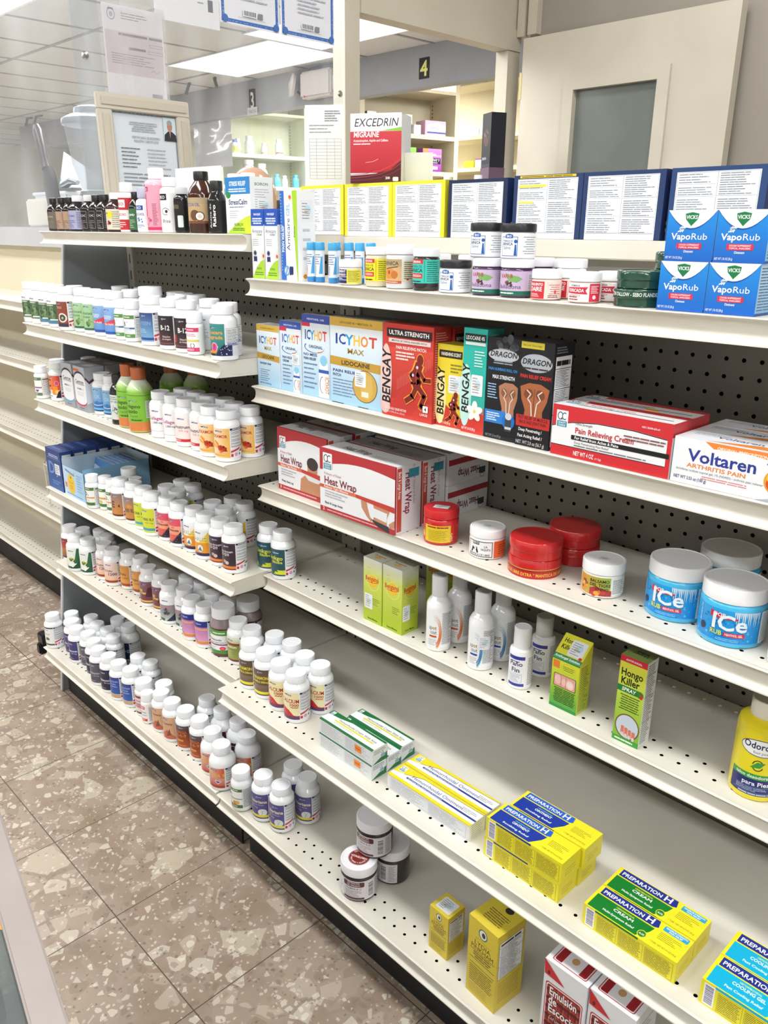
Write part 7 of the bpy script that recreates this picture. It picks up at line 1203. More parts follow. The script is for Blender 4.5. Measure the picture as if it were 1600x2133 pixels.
def f_str(a,w,h):
    a.rect(0,0,w,h,'#eceef0'); a.rect(0,h*.70,w,h,'#2f82c8'); a.text('STRESS RELIEF',w*.5,h*.85,h*.075,'#f2f6fa',b=1,fit=w*.66); a.lines(w*.12,h*.73,w*.85,h*.81,2,'#cfe4f4',.6,3,.2,'C'); a.text('StressCalm',w*.12,h*.52,h*.09,'#33407a','L',b=1,fit=w*.76); a.lines(w*.15,h*.46,w*.75,h*.49,1,'#6a7090',.5,3,0); a.lines(w*.15,h*.27,w*.55,h*.42,4,'#a8adb5',.3,4); a.ell(w*.12,h*.69,w*.1,h*.06,'#2f8f4a'); a.poly([(0,0),(w,0),(w,h*.33),(w*.8,h*.30),(w*.45,h*.2),(w*.18,h*.08)],'#c9d83a'); a.poly([(0,0),(w*.8,0),(w*.5,h*.2),(w*.2,h*.08)],'#a6cc3a'); a.text('BOIRON',w*.5,h*.14,h*.05,'#3a7a34',b=1,fit=w*.36); a.lines(w*.25,h*.05,w*.75,h*.11,2,'#4a6a24',.5,3,.1,'C')
def r_str(a,w,h): a.rect(0,0,w,h,'#e9ebed'); a.text('BOIRON',w*.5,h*.85,h*.05,'#5d8a5a',b=1,fit=w*.6); a.lines(w*.2,h*.2,w*.85,h*.8,14,'#b4b8be',.35,3); a.sticker(w*.3,h*.35,w*.9,h*.62)
put_carton('tablet_carton',80,52,100,-1408,946,z,'#e9ebed','white carton with blue top and lime corner on the top left shelf','vitamin carton',f_str,r_str,side_lines())

# ---------------------------------------------------------------- boxes along the top rail
ZR=1331.4
def f_dis(edge,bgp,hl=False):
    def f(a,w,h):
        a.rect(0,0,w,h,edge); a.rect(w*.06,h*.0,w*.93,h*.94,bgp); a.rect(w*.5,h*.08,w*.503,h*.93,'#555a60'); a.frame(w*.07,h*.1,w*.92,h*.93,.35,'#555a60')
        for i,(p,q) in enumerate(((.08,.48),(.52,.91))):
            for k,(t,b_) in enumerate(((.92,.78),(.74,.62),(.58,.36),(.33,.1)) if i==0 else ((.92,.62),(.58,.34),(.31,.1))):
                a.rect(w*p-1,h*b_-1,w*q+1,h*b_-.7,'#6a6e74'); a.lines(w*p+1,h*b_,w*q-2,h*t,max(2,int((t-b_)*h/3.0)),'#7d828a',.34,11*i+k,.4)
        if hl: a.rect(w*.08,h*.81,w*.48,h*.85,'#e2d94a'); a.rect(w*.09,h*.955,w*.9,h*.99,'#e8c62c'); a.rect(w*.08,h*.56,w*.3,h*.59,'#e2d94a'); a.lines(w*.12,h*.96,w*.86,h*.985,1,'#6d5a1c',.6,2,0)
    return f
def r_bl(a,w,h): a.rect(0,0,w,h,'#1d2f5c'); a.text('A',w*.4,h*.62,14,'#c4ccd8',b=1); a.text('L',w*.4,h*.42,14,'#c4ccd8',b=1); a.lines(w*.2,h*.1,w*.7,h*.3,2,'#c9cc4a',.5,3)
YL='#e3d832'; NV='#1f3560'
for x,w,l in [(-1535,143,'leftmost yellow display box, partly behind the tall white carton'),(-1388,143,'yellow display box under the red-and-white box on the top rail'),(-1244,141,'yellow display box beside the first dark blue display box')]:
    put_carton('display_box',w,84,103,x,1232,ZR,YL,l,'display box',f_dis(YL,'#e4e6ea'),lambda a,w,h:(a.rect(0,0,w,h,'#d6cb2c')),group='yellow display boxes')
for x,w,c,l,hl in [(-1094,138,'#1c2748','first dark blue display box from the left on the top rail',0),(-942,140,NV,'second dark blue display box, yellow highlighted lines on its panel',1),(-801,144,NV,'third dark blue display box, in front of the door',0),(-648,144,'#22406f','rightmost dark blue display box, behind the blue rub cartons',0)]:
    put_carton('display_box',w,70,103 if w!=138 else 101,x,1232,ZR,c,l,'display box',f_dis(c,'#dfe3ea',hl),r_bl,group='dark blue display boxes')
def f_ex(a,w,h):
    a.grad(0,h*.15,w,h*.76,'#b02430','#c9404c'); a.rect(0,h*.76,w,h,'#e9ebee'); a.rect(w*.0,h*.745,w,h*.765,'#e9ebee'); a.poly([(w*.6,h*.75),(w,h*.745),(w,h*.80),(w*.7,h*.765)],'#8fc24a'); a.text('EXCEDRIN',w*.50,h*.815,h*.115,'#26262a',fit=w*.86,sh=.22); a.text('MIGRAINE',w*.06,h*.665,h*.075,'#f6f0f0','L',b=1,fit=w*.5,sh=.12); a.text('Acetaminophen, Aspirin and Caffeine',w*.06,h*.60,h*.034,'#f2dede','L',b=1,fit=w*.68,sh=.15); a.lines(w*.06,h*.555,w*.4,h*.58,1,'#f0d0d0',.7,2,0)
    a.poly([(0,0),(w,0),(w,h*.33),(w*.8,h*.2),(w*.5,h*.14),(w*.2,h*.12),(0,h*.11)],'#4a1c22')
    for k in range(3): a.stroke([(0,h*(.04+.04*k)),(w*.3,h*(.05+.045*k)),(w*.6,h*(.085+.05*k)),(w*.85,h*(.15+.06*k)),(w,h*(.22+.07*k))],1.1,['#8c2a34','#b03a42','#d0505a'][k])
    a.stroke([(w*.3,h*.3),(w*.45,h*.315),(w*.55,h*.35)],.9,'#e8b0b0'); a.rrect(w*.84,h*.03,w*.95,h*.09,2,'#f2eeee'); a.text('200',w*.74,h*.06,h*.035,'#eee',b=1)
def l_ex(a,w,h): a.rect(0,0,w,h,'#c9ccd2'); a.rect(0,h*.17,w,h*.28,'#26242c'); a.rect(0,h*.28,w,h*.44,'#b03440'); a.frame(w*.02,h*.45,w*.98,h*.98,.4,'#555'); a.lines(w*.05,h*.46,w*.95,h*.97,22,'#6d7078',.4,4); a.lines(w*.06,h*.34,w*.6,h*.42,3,'#dca4aa',.4,5); a.barcode(w*.35,h*.04,w*.75,h*.15,False,5,'#222','#dfe1e4')
o=carton(108,78,131,'#d6d8dc',f_ex,None,lambda a,w,d:a.rect(0,0,w,d,'#c9c4c4'),left=l_ex).build('tablet_carton',M_PRINT,None,ang=30)
put(o,-1330,1282,ZR+103.3,'red-and-white carton with swirling red design standing on the yellow boxes','vitamin carton',None,30)
# loose papers beside it
def sheet(name,w,h,art,label,cat,x,y,z,rz,tilt=0,curl=0):
    b=MB(); n=8
    for k in range(n):
        t0,t1=k/n,(k+1)/n; f=lambda t:curl*math.sin(t*3.14)
        b.add([(-w/2,f(t0),h*t0),(w/2,f(t0)*.6,h*t0),(w/2,f(t1)*.6,h*t1),(-w/2,f(t1),h*t1)],[(0,1,2,3)],'#e4e6ea')
        b.add([(-w/2,f(t0)+.4,h*t0),(w/2,f(t0)*.6+.4,h*t0),(w/2,f(t1)*.6+.4,h*t1),(-w/2,f(t1)+.4,h*t1)],[(3,2,1,0)],'#d6d8dc')
    a=Art(b,plane=((-w/2,-.5-(curl if curl>0 else 0)*0,0),(1,0,0),(0,0,1),(0,-1,0))); a.l+=abs(curl)*0+.3
    if art: art(a,w,h)
    o=b.build(name,M_PAPER,None,ang=None); put(o,x,y,z,label,cat,None,rz); o.rotation_euler.x=math.radians(tilt); return o
def form(a,w,h):
    a.lines(w*.5,h*.80,w*.92,h*.94,5,'#7d828c',.35,3); a.lines(w*.1,h*.66,w*.8,h*.78,3,'#8a8f98',.2,4)
    L=[]
    for k in range(13): L.append((w*.1,h*(.12+.04*k),w*.92,h*(.12+.04*k)+.4))
    for u in (.1,.28,.55,.75,.92): L.append((w*u,h*.12,w*u+.4,h*.60))
    a.rects(L,'#7a808a')
sheet('order_form',90,176,form,'white ruled paper form standing left of the red-and-white carton','paper form',-1560,1325,ZR+103,38)
sheet('white_paper',70,60,None,'curled white paper scrap right of the red-and-white carton','paper',-1262,1318,ZR+.3+103,35,8)
b=MB(); b.bbox(-60,-30,0,60,30,1.2,'#e2cfcf',.4); put(b.build('folded_paper',M_PAPER),-1640,1300,ZR+.2,'folded pale pink paper lying on the rail behind the rub tubes','paper',None,10)
# ledge behind the shelving (top of the run) that carries the boxes and the certificate
b=MB(); b.box(LX1+20,1219,1303,-98,1345,1331); struct(b.build('trim_8',M_SHELF))
b=MB(); b.box(-2222,1205,1303,LX1+14,1345,1330); struct(b.build('trim_9',M_LAM))
# ---------------------------------------------------------------- papers and frame on the partition (seen from +x)
def wall_sheet(name,y0,y1,z0,z1,art,m=M_PAPER,thick=1.2,x=-2221.5,col='#dfe1e5',lift=.1):
    w=y1-y0; h=z1-z0; b=MB(); b.box(-thick,-w/2,0,0,w/2,h,col); a=Art(b,plane=((0,-w/2,0),(0,1,0),(0,0,1),(1,0,0)),lift=lift)
    if art: art(a,w,h)
    o=b.build(name,m,None,(x,(y0+y1)/2,z0),ang=30); return o
def cert(a,w,h):
    a.rect(0,0,w,h,'#e2e3ea'); c='#4a74b8'; a.frame(w*.02,h*.03,w*.98,h*.99,w*.045,c); 
    q=random.Random(4)
    for i in range(160):
        t=q.random(); s_=q.choice((0,1,2)); p=(w*.04+w*.92*t,h*.05) if s_==0 else ((w*.04,h*t) if s_==1 else (w*.96,h*t)); a.ell(p[0],p[1],1.2,1.2,q.choice(('#8fabd8','#6a8fcc','#c4d2ea')),6)
    for u in (.065,.935): a.ell(w*u,h*.075,w*.05,w*.05,c,14)
    a.barcode(w*.36,h*.16,w*.60,h*.26,False,4,'#3a3d44','#e2e3ea'); a.rect(w*.62,h*.16,w*.70,h*.25,'#85898f'); a.stroke([(w*.28,h*.13),(w*.74,h*.13)],.7,'#8a8d96'); a.lines(w*.3,h*.4,w*.85,h*.8,6,'#b4b7c0',.3,3)
for y0,y1,l in [(1506,1714,'left blue-bordered certificate high on the acrylic partition'),(1721,1931,'right blue-bordered certificate high on the acrylic partition')]:
    tag(wall_sheet('certificate',y0,y1,1900,2060,cert),l,'certificate','blue-bordered certificates')
tag(wall_sheet('white_notice',1298,1502,1877,2060,lambda a,w,h:(a.rect(0,0,w,h,'#dfe0e4'),a.rect(w*.82,h*.22,w*.90,h*.38,'#7d8087'),a.lines(w*.66,h*.3,w*.75,h*.34,1,'#9a9da4',.5,2,0))),'plain white notice left of the blue-bordered certificates','notice')
sl=empty('document_sleeve',-2218,1229,1660); tag(sl,'clear plastic sleeve holding a pinkish official form above the framed certificate','document sleeve')
def perm(a,w,h):
    a.rect(0,0,w,h,'#e2dee2'); a.rect(w*.02,h*.30,w*.98,h*.74,'#cfc3c8'); a.ring(w*.14,h*.90,w*.065,w*.075,1.6,'#6a7286'); a.poly([(w*.08,h*.945),(w*.2,h*.945),(w*.17,h*.965),(w*.11,h*.965)],'#6a7286'); a.ell(w*.14,h*.90,w*.03,w*.035,'#a4abbc'); a.lines(w*.3,h*.86,w*.75,h*.94,3,'#9a929a',.35,3)
    a.rect(w*.24,h*.70,w*.72,h*.725,'#8a7d84'); a.rect(w*.75,h*.70,w*.98,h*.725,'#8a7d84'); a.frame(w*.75,h*.62,w*.98,h*.65,.7,'#8a7074'); a.rect(w*.4,h*.565,w*.68,h*.59,'#8a7d84'); a.frame(w*.72,h*.55,w*.98,h*.58,.7,'#8a7074'); a.lines(w*.1,h*.40,w*.9,h*.52,5,'#a09298',.35,4); a.text('m Tapia' if 0 else '',0,0,1,'#888'); a.stroke([(w*.75,h*.36),(w*.8,h*.38),(w*.84,h*.35),(w*.9,h*.375)],.8,'#8a8088'); a.rect(w*.74,h*.09,w*.92,h*.13,'#9a9a9e')
b=MB(); b.box(-1,-86,0,0,86,228,'#e2dee2'); a=Art(b,plane=((0,-86,0),(0,1,0),(0,0,1),(1,0,0)),lift=.1); perm(a,172,228); b.build('permit_form',M_PAPER,sl,ang=30)
b=MB(); q=random.Random(8); N_=10
for j in range(N_):
    for k in range(N_):
        pass
vs=[];fs=[]
for j in range(13):
    for k in range(13): vs.append((3+2.2*q.random()+1.5*math.sin(j*.9+k*.5),-92+184*k/12,-8+246*j/12))
for j in range(12):
    for k in range(12): o_=j*13+k; fs.append((o_,o_+1,o_+14,o_+13))
b.add(vs,fs,WHT); b.build('clear_sleeve',M_SLEEVE,sl,ang=None)
# framed registry certificate leaning on the screen
fr=empty('picture_frame',-2206,1229,1331); tag(fr,'pale wooden picture frame with a registry certificate and small portrait photo','picture frame')
W_,H_,B_=272,345,40
b=MB()
for y0,z0,y1,z1 in ((-W_/2,0,W_/2,B_),(-W_/2,H_-B_,W_/2,H_),(-W_/2,B_,-W_/2+B_,H_-B_),(W_/2-B_,B_,W_/2,H_-B_)):
    b.bbox(0,y0,z0,16,y1,z1,'#c9c2b4',2); b.bbox(15,y0+10,z0+10,19,y1-10,z1-10,'#c2baaa',1.5)
b.build('frame_moulding',M_PLAS,fr,ang=30)
def regc(a,w,h):
    a.rect(0,0,w,h,'#cdd4da'); a.frame(0,0,w,h,5,'#8b949e'); q=random.Random(6)
    for i in range(90): a.ell(q.random()*w*.7,h-2.5+q.random()*1.4,1.5,1,q.choice(('#b4bcc4','#6f7882')),6)
    a.lines(w*.25,h*.82,w*.7,h*.92,5,'#98a0aa',.4,3,.3,'C'); a.text('CERTIFICADO DE REGISTRO',w*.5,h*.76,h*.022,'#70777f',fit=w*.44); a.text('REGISTRY CERTIFICATE',w*.5,h*.725,h*.022,'#70777f',fit=w*.38); a.lines(w*.1,h*.47,w*.42,h*.68,6,'#5f666f',.25,4); a.lines(w*.5,h*.47,w*.88,h*.68,6,'#a4abb4',.25,5); a.lines(w*.1,h*.30,w*.9,h*.44,4,'#7d848d',.28,6,.1); a.lines(w*.1,h*.14,w*.7,h*.26,3,'#7d848d',.28,7)
    a.rect(w*.79,h*.76,w*.99,h*.985,'#c4d4dc'); a.ell(w*.89,h*.90,w*.042,h*.05,'#b07f6a'); a.ell(w*.89,h*.935,w*.042,h*.025,'#9a9a98'); a.poly([(w*.79,h*.76),(w*.99,h*.76),(w*.985,h*.82),(w*.92,h*.855),(w*.86,h*.855),(w*.80,h*.82)],'#33343a'); a.poly([(w*.875,h*.865),(w*.905,h*.865),(w*.89,h*.79)],'#b98a74')
b=MB(); b.box(2,-W_/2+B_-2,B_-2,5,W_/2-B_+2,H_-B_+2,'#cdd4da'); a=Art(b,plane=((5,-W_/2+B_,B_),(0,1,0),(0,0,1),(1,0,0)),lift=.1); regc(a,W_-2*B_,H_-2*B_); b.build('certificate',M_PAPER,fr,ang=30)
fr.rotation_euler.y=math.radians(-2.2); fr.location.x=-2.194
# card and rounded object behind the top-shelf bottles
sheet('white_card',200,165,lambda a,w,h:(a.ell(w*.55,h*.75,12,7,'#d4d5da'),a.ell(w*.55,h*.75,10,5,'#dfe0e4')),'blank white card standing behind the top-shelf bottles','card',-1995,1250,1331,4,-3,0)
b=MB(); b.lathe([(20,0),(52,6),(64,40),(66,75),(61,110),(48,140),(26,158),(.01,164)],40,'#c79a80',cap=(1,0)); o=b.build('rounded_ornament',M_GLOSS); put(o,-1850,1325,1331,'glossy peach-coloured rounded object behind the white card','ornament'); 
# ---------------------------------------------------------------- counter of the pharmacy on the far left, with its clutter
b=MB(); b.box(-6000,1196,1282,-2290,1700,1345); struct(b.build('trim_10',M_LAM))
b=MB(); b.box(-6000,1225,0,-2290,1240,1282); struct(b.build('wall_counter_front',M_CAB))
ac2=empty('acrylic_screen',-3500,1212,1346); tag(ac2,'clear acrylic screen along the far counter, in front of the scoop','acrylic screen'); b=MB(); b.bbox(-1250,-3,0,1245,3,1000,WHT,1); b.build('sheet',M_ACRYL,ac2)
sc=empty('scoop',-2870,1268,1346); tag(sc,'large dark grey plastic scoop standing upright behind the acrylic','scoop')
b=MB(); pr=[]; pts=[]
for k in range(13):
    t=k/12; z_=t*190; w_=52*min(1,(.35+2.2*t))*(1 if t<.8 else 1-(t-.8)*1.6); 
    row=[((-60*0)-18*t+60*(1-t)*.3+w_*math.sin(math.radians(an)),-22+ -14*math.cos(math.radians(an)) ,z_) for an in range(-80,81,20)]; pts.append(row)
vs=[p for r_ in pts for p in r_]; n_=len(pts[0]); fs=[(j*n_+i,j*n_+i+1,(j+1)*n_+i+1,(j+1)*n_+i) for j in range(12) for i in range(n_-1)]
b.add(vs,fs,'#33383d'); b.add([(x,y+3,z_) for x,y,z_ in vs],[tuple(reversed(f)) for f in fs],'#2c3035'); b.build('bowl',M_PLAS,sc)
b=MB(); b.tube([(-14,-28,182),(-30,-26,215),(-62,-22,300),(-72,-22,318)],[17,14,17,10],12,'#3a2a2e'); b.build('handle',M_PLAS,sc)
bl_=empty('blender',-2662,1320,1346); tag(bl_,'kitchen blender with clear jar, silver lid and grey base','blender')
b=MB(); b.lathe([(92,0),(94,6),(86,60),(70,108),(62,112)],40,'#5a6066'); b.build('motor_base',M_PLAS,bl_)
b=MB(); b.lathe([(58,112),(64,120),(84,190),(96,285),(98,300)],40,WHT,cap=(1,0)); b.build('jar',M_JAR,bl_)
b=MB(); b.lathe([(104,300),(106,306),(104,318),(80,330),(66,334),(64,350),(50,356),(.01,357)],40,'#8f979e',cap=(1,0)); b.build('lid',M_PLAS,bl_)
b=MB(); b.tube([(92,0,290),(140,0,280),(146,0,220),(120,0,150),(70,0,128)],9,10,'#6a7278'); b.build('handle',M_PLAS,bl_)
b=MB(); b.bbox(-110,-50,0,110,70,92,'#ddd6c8',6); put(b.build('plastic_bin',M_PLAS),-3010,1300,1346,'cream plastic bin on the far counter in front of the grey bin','bin')
b=MB(); b.bbox(-140,-60,0,140,60,120,'#c2c4c8',5); b.bbox(-146,-66,112,146,66,124,'#cfd1d5',3); put(b.build('plastic_bin',M_PLAS),-3210,1440,1346,'pale grey plastic bin with rim on the far counter','bin')
st=empty('chrome_scoop_handle',-3080,1400,1346); st.name='hole_punch'; tag(st,'shiny metal desk punch lying on the grey bin','desk punch')
b=MB(); b.tube([(-70,0,128),(-40,0,146),(20,0,158),(70,0,150)],[10,16,14,8],12,'#9aa0a6'); b.build('lever',M_METAL,st)
b=MB(); b.bbox(-60,-20,124.5,60,20,134,'#55595e',3); b.build('base',M_PLAS,st)
o=sheet('white_paper',260,190,lambda a,w,h:a.poly([(0,0),(w*.2,0),(0,h*.5)],'#7fa8b4'),'large tilted white sheet on the far counter at left frame edge','paper',-3330,1530,1400,8,0); o.rotation_euler.y=math.radians(24)
# ---------------------------------------------------------------- run of empty shelves on the far left
g2=empty('gondola_frame',-3800,1290,0); tag(g2,'empty beige shelving run beyond the grey end panel, far left','shelving unit')
b=MB(); b.box(-1500,0,130,1480,4,1275); b.build('back_panel',M_CAB,g2)
for xx in (-1100,-186+1300-500,1290):
    b=MB(); b.box(xx-18,-6,100,xx+18,0,1270,'#c9c0a6'); z_=160
    while z_<1240: b.box(xx-3,-6.3,z_,xx+3,-5.5,z_+22,'#3a372f'); z_+=42
    b.build('upright',M_PLAS,g2)
b=MB(); b.box(-1500,-178,2,1480,-174,136); b.build('kick_plate',M_KICK,g2)
for z_,yf,l in [(1118,1040,'top empty shelf of the far-left run'),(929,1040,'second empty shelf of the far-left run'),(668,1040,'third empty shelf of the far-left run, above the wire rack'),(424,1040,'fourth empty shelf of the far-left run, under the wire rack'),(182,1056,'lowest empty shelf of the far-left run')]:
    shelf(-5250,-2262,yf,z_,-2700,l,yb=1287,nrows=2,name='metal_shelf')
b=MB(); 
for k in range(1): b.add([(-40,0,0),(40,2,0),(38,6,150),(-36,4,150)],[(0,1,2,3)],'#e0c670')
a=Art(b,plane=((-34,-.6,0),(1,.0,0),(0,.03,1),(0,-1,0))); a.stroke([(10,90),(30,110),(60,96)],2,'#c9a03a'); a.stroke([(14,30),(34,70)],3,'#cf8f3a'); a.lines(10,120,60,140,2,'#a88a3a',.4,3)
put(b.build('yellow_bag',M_PAPER),-2405,1180,929.6,'crumpled yellow bag standing on the empty far-left shelf','bag')
wr=empty('wire_rack',-2668,1090,427); tag(wr,'bent white wire rack standing on an empty far-left shelf','wire rack')
for P_ in ([(-60,-40,0),(-80,-38,150),(60,-30,130),(70,30,130),(-60,40,160),(-40,42,0)],[(-80,-38,150),(-100,0,185),(10,-10,60),(30,30,40)],[(-100,0,185),(60,20,150),(80,10,60)],[(60,-30,130),(80,-35,2)]):
    b=MB(); b.tube(P_,2.2,8,'#d9d6cc'); b.build('wire',M_PLAS,wr)
# ---------------------------------------------------------------- pharmacy shelving seen through the opening and the screens
AZ=math.radians(12)
def bay(name,P0,s0,s1,depth,zs,ztop,m,label):
    t=empty(name,P0[0],P0[1],0,math.radians(78)); tag(t,label,'cabinet'); c=MB()
    c.box(s0,depth,0,s1,depth+15,ztop+200); c.build('back',m,t); 
    for s_ in (s0-38,s1): b=MB(); b.box(s_,0,0,s_+38,depth+15,ztop+200); b.build('side_panel',m,t)
    b=MB(); b.box(s0,0,ztop,s1,depth,ztop+22); b.build('top_board',m,t)
    b=MB(); z_=1500
    while z_<ztop-20: b.box(s1-1.2,depth-40,z_,s1-.2,depth-28,z_+10,'#55513f'); z_+=26
    b.build('shelf_track',M_PLAS,t)
    for z_ in zs: b=MB(); b.box(s0,4,z_-30,s1,depth,z_); b.build('shelf_board',m,t)
    return t
B4=(-4606,4350); B3=(-6492,4350)
b4=bay('pharmacy_cabinet',B4,-60,728,330,(1500,1772,2020),2300,M_CAB,'cream pharmacy shelving seen through the opening below number four')
b3=bay('pharmacy_cabinet',B3,0,800,330,(1460,1718,1980),2300,M_CABG,'pale green pharmacy shelving below number three')
def loc(P0,s,e): return (P0[0]+s*math.sin(AZ)-e*math.cos(AZ), P0[1]+s*math.cos(AZ)+e*math.sin(AZ))
def s_of(P0,u,v):
    d=_ray(u,v); n=(math.cos(AZ),-math.sin(AZ)); t=(n[0]*P0[0]+n[1]*P0[1])/(n[0]*d.x+n[1]*d.y); return (d.x*t-P0[0])*math.sin(AZ)+(d.y*t-P0[1])*math.cos(AZ)
def pbox(P0,u0,u1,v,h,z_,dep,base,label,front=None,e=20,right=None,dz=0,name='medicine_carton'):
    s0,s1=s_of(P0,u0,v),s_of(P0,u1,v); w=s1-s0; o=carton(w,dep,h,base,front,right or side_lines('#dfe1e2')).build(name,M_PRINT,None,ang=30); x,y=loc(P0,(s0+s1)/2,e+dep/2); o.location=(x*.001,y*.001,(z_+dz+.3)*.001); o.rotation_euler.z=math.radians(78); return tag(o,label,'medicine carton','cartons on the pharmacy shelves')
def f_pl(c,txt=None):
    def f(a,w,h): a.rect(0,0,w,h,c); a.lines(w*.15,h*.55,w*.75,h*.85,3,'#8a8f98',.4,3); a.lines(w*.4,h*.15,w*.7,h*.3,2,'#a4a8b0',.4,4)
    return f
pbox(B4,768,787,240,125,2020,120,'#2f5a48','dark green and white carton at left of the upper cream shelf',f_pl('#e3e5e4'))
pbox(B4,789,836,260,78,2020,110,'#e3e7ea','white carton with blue splash below a navy carton',lambda a,w,h:(a.rect(0,0,w,h,'#e6e9ec'),a.ell(w*.62,h*.5,w*.12,h*.4,'#9fd0e2'),a.ell(w*.82,h*.55,w*.06,h*.14,'#eeb03a'),a.lines(w*.05,h*.5,w*.5,h*.75,2,'#6a8fae',.4,3)))
pbox(B4,789,827,238,36,2020,100,'#22356c','navy carton with turquoise end lying on a white carton',lambda a,w,h:(a.rect(0,0,w,h,'#22356c'),a.rect(w*.45,h*.6,w,h,'#5ab4cc'),a.text('tabletas' if 0 else '',0,0,1,'#fff'),a.rect(w*.05,h*.65,w*.3,h*.9,'#dcd24a'),a.lines(w*.1,h*.15,w*.8,h*.45,1,'#cfd8ea',.7,2,0)),dz=78.5)
pbox(B4,839,858,266,66,2020,100,'#e6e6e6','lower white carton left of the pink carton',f_pl('#e6e6e8'))
pbox(B4,840,862,240,60,2020,110,'#e6e6e6','white carton stacked on the lower white carton',f_pl('#e6e6e8'),dz=66.5)
pbox(B4,866,880,264,64,2020,100,'#e6e6e6','small white carton beside the pink carton',f_pl('#e6e6e8'))
pbox(B4,889,932,262,100,2020,120,'#e3b4cc','pink and white carton with navy stripe on upper cream shelf',lambda a,w,h:(a.rect(0,0,w,h,'#e6aecb'),a.poly([(w*.1,h*.15),(w,h*.15),(w,h*.7),(w*.6,h*.9),(w*.1,h*.7)],'#ece4ea'),a.rect(w*.1,h*.15,w,h*.26,'#3a4f9c'),a.lines(w*.2,h*.45,w*.7,h*.6,2,'#d8889a',.5,3)))
def f_mon(c1,c2,c3,n):
    def f(a,w,h): a.grad(0,0,w,h,c1,c2); a.rect(0,h*.68,w,h*.72,'#d6c49a'); a.rect(w*.08,h*.34,w*.95,h*.60,'#1f1f2a'); a.text('MONISTAT '+n,w*.5,h*.46,h*.10,'#f2f2f4',b=1,fit=w*.78); a.lines(w*.15,h*.36,w*.8,h*.43,1,'#c9c9d0',.5,2,0); a.rect(w*.12,h*.1,w*.8,h*.24,'#d6ecd6' if n=='3' else '#ecd6ea'); a.rect(w*.02,h*.84,w*.28,h,'#e8963a'); a.ell(w*.62,h*.74,w*.1,h*.05,'#e6d8c2')
    return f
pbox(B4,838,870,330,158,1772,70,'#3f9a4a','green carton marked with a black name band and number three',f_mon('#2f7d3a','#8fc85a','',  '3'))
pbox(B4,884,923,330,158,1772,70,'#a04ab0','violet carton marked with a black name band and number seven',f_mon('#8a2fa0','#d07fd0','','7'))
pbox(B4,812,828,372,60,1500,60,'#5aa4c8','light blue carton low on the cream shelving',f_pl('#7fc0dc'),dz=130)
# back row of shelves to the right of the divider, parallel to the shop shelves
bk_=empty('pharmacy_cabinet',-4650,5420,0); tag(bk_,'cream pharmacy shelving on the back wall right of the divider','cabinet'); sx=lambda u,v:on_y(u,v,5420)[0]+4650
b=MB(); b.box(-900,300,0,1500,315,2439); b.build('back',M_CAB,bk_)
b=MB(); b.box(sx(1003,300),250,1500,sx(1003,300)+16,299,2439,'#5d5846'); b.build('shelf_track',M_PLAS,bk_)
for z_ in (2068,1833): b=MB(); b.box(-900,0,z_-30,1500,300,z_); b.build('shelf_board',M_CAB,bk_)
b=MB(); b.box(-900,0,2430,1500,300,2439); b.build('top_board',M_CAB,bk_)
def qbox(u0,u1,v,h,z_,base,label,front=None,dz=0):
    x0=on_y(u0,v,5440)[0]; x1=on_y(u1,v,5440)[0]; o=carton(x1-x0,90,h,base,front).build('medicine_carton',M_PRINT,None,ang=30); o.location=((x0+x1)*.0005,5.49,(z_+dz+.3)*.001); return tag(o,label,'medicine carton','cartons on the back wall shelves')
qbox(960,997,268,48,2068,'#e2e2e4','left white carton on the upper back-wall shelf',f_pl('#e6e6e8')); qbox(999,1022,265,50,2068,'#e2e2e4','right white carton on the upper back-wall shelf',f_pl('#e6e6e8'))
qbox(966,985,338,52,1833,'#e2c92c','bright yellow carton on the lower back-wall shelf',lambda a,w,h:a.rect(0,0,w,h,'#e6d02c')); qbox(989,1002,335,66,1833,'#e6e4e8','white carton with purple top on the lower back-wall shelf',lambda a,w,h:(a.rect(0,0,w,h,'#e6e4e8'),a.rect(0,h*.85,w,h,'#a05a9c')))
qbox(1004,1017,338,46,1833,'#e6e6e6','lower of two small white cartons on the back-wall shelf',f_pl('#e9e9ea')); qbox(1004,1016,326,44,1833,'#e6e6e6','upper of two small white cartons on the back-wall shelf',f_pl('#e9e9ea'),dz=46.5)
# bottles below number three
def pb(u,v,h,r,z_,capc,body,label,art=None,e=60):
    s=s_of(B3,u,v); x,y=loc(B3,s,e); o=jar('medicine_bottle',r,h,h*.18,capc,body,art,(h*.12,h*.55),capr=r*.72,bodyprof=[(r-2,0),(r,3),(r,h*.6),(r*.9,h*.68),(r*.62,h*.8),(r*.62,h*.82)],lidname='cap'); put(o,x,y,z_+.3,label,'medicine bottle','bottles on the pale green shelves',70)
def pl_(c,c2=None):
    return lambda a,H:(a.rect(-40,0,60,H,c),a.lines(-20,H*.3,25,H*.9,4,'#8f949c',.35,3), a.rect(-40,0,60,H*.25,c2) if c2 else None)
pb(474,305,112,30,1980,'#2f5ab8','#e6e8ea','first blue-capped bottle from left on pale green shelf',pl_('#dfe0c4','#c9cfb4')); pb(494,305,112,30,1980,'#2f5ab8','#e6e8ea','second blue-capped bottle from left on pale green shelf',pl_('#d8d85a'))
pb(506,305,128,28,1980,'#e6e8ea','#e9ebec','slim white bottle with orange dot on pale green shelf',pl_('#ecebe6','#eec08a'),e=110); pb(525,305,150,42,1980,'#e9ebec','#eceef0','largest white bottle on the upper pale green shelf',pl_('#eceef0'))
pb(556,308,100,28,1980,'#e9ebec','#eceef0','small white bottle with orange base band, upper pale green shelf',pl_('#eceef0','#e8b08a')); pb(587,308,140,34,1980,'#e9ebec','#eceef0','white bottle with brown base band at right, upper pale green shelf',pl_('#eceef0','#b4807a'))
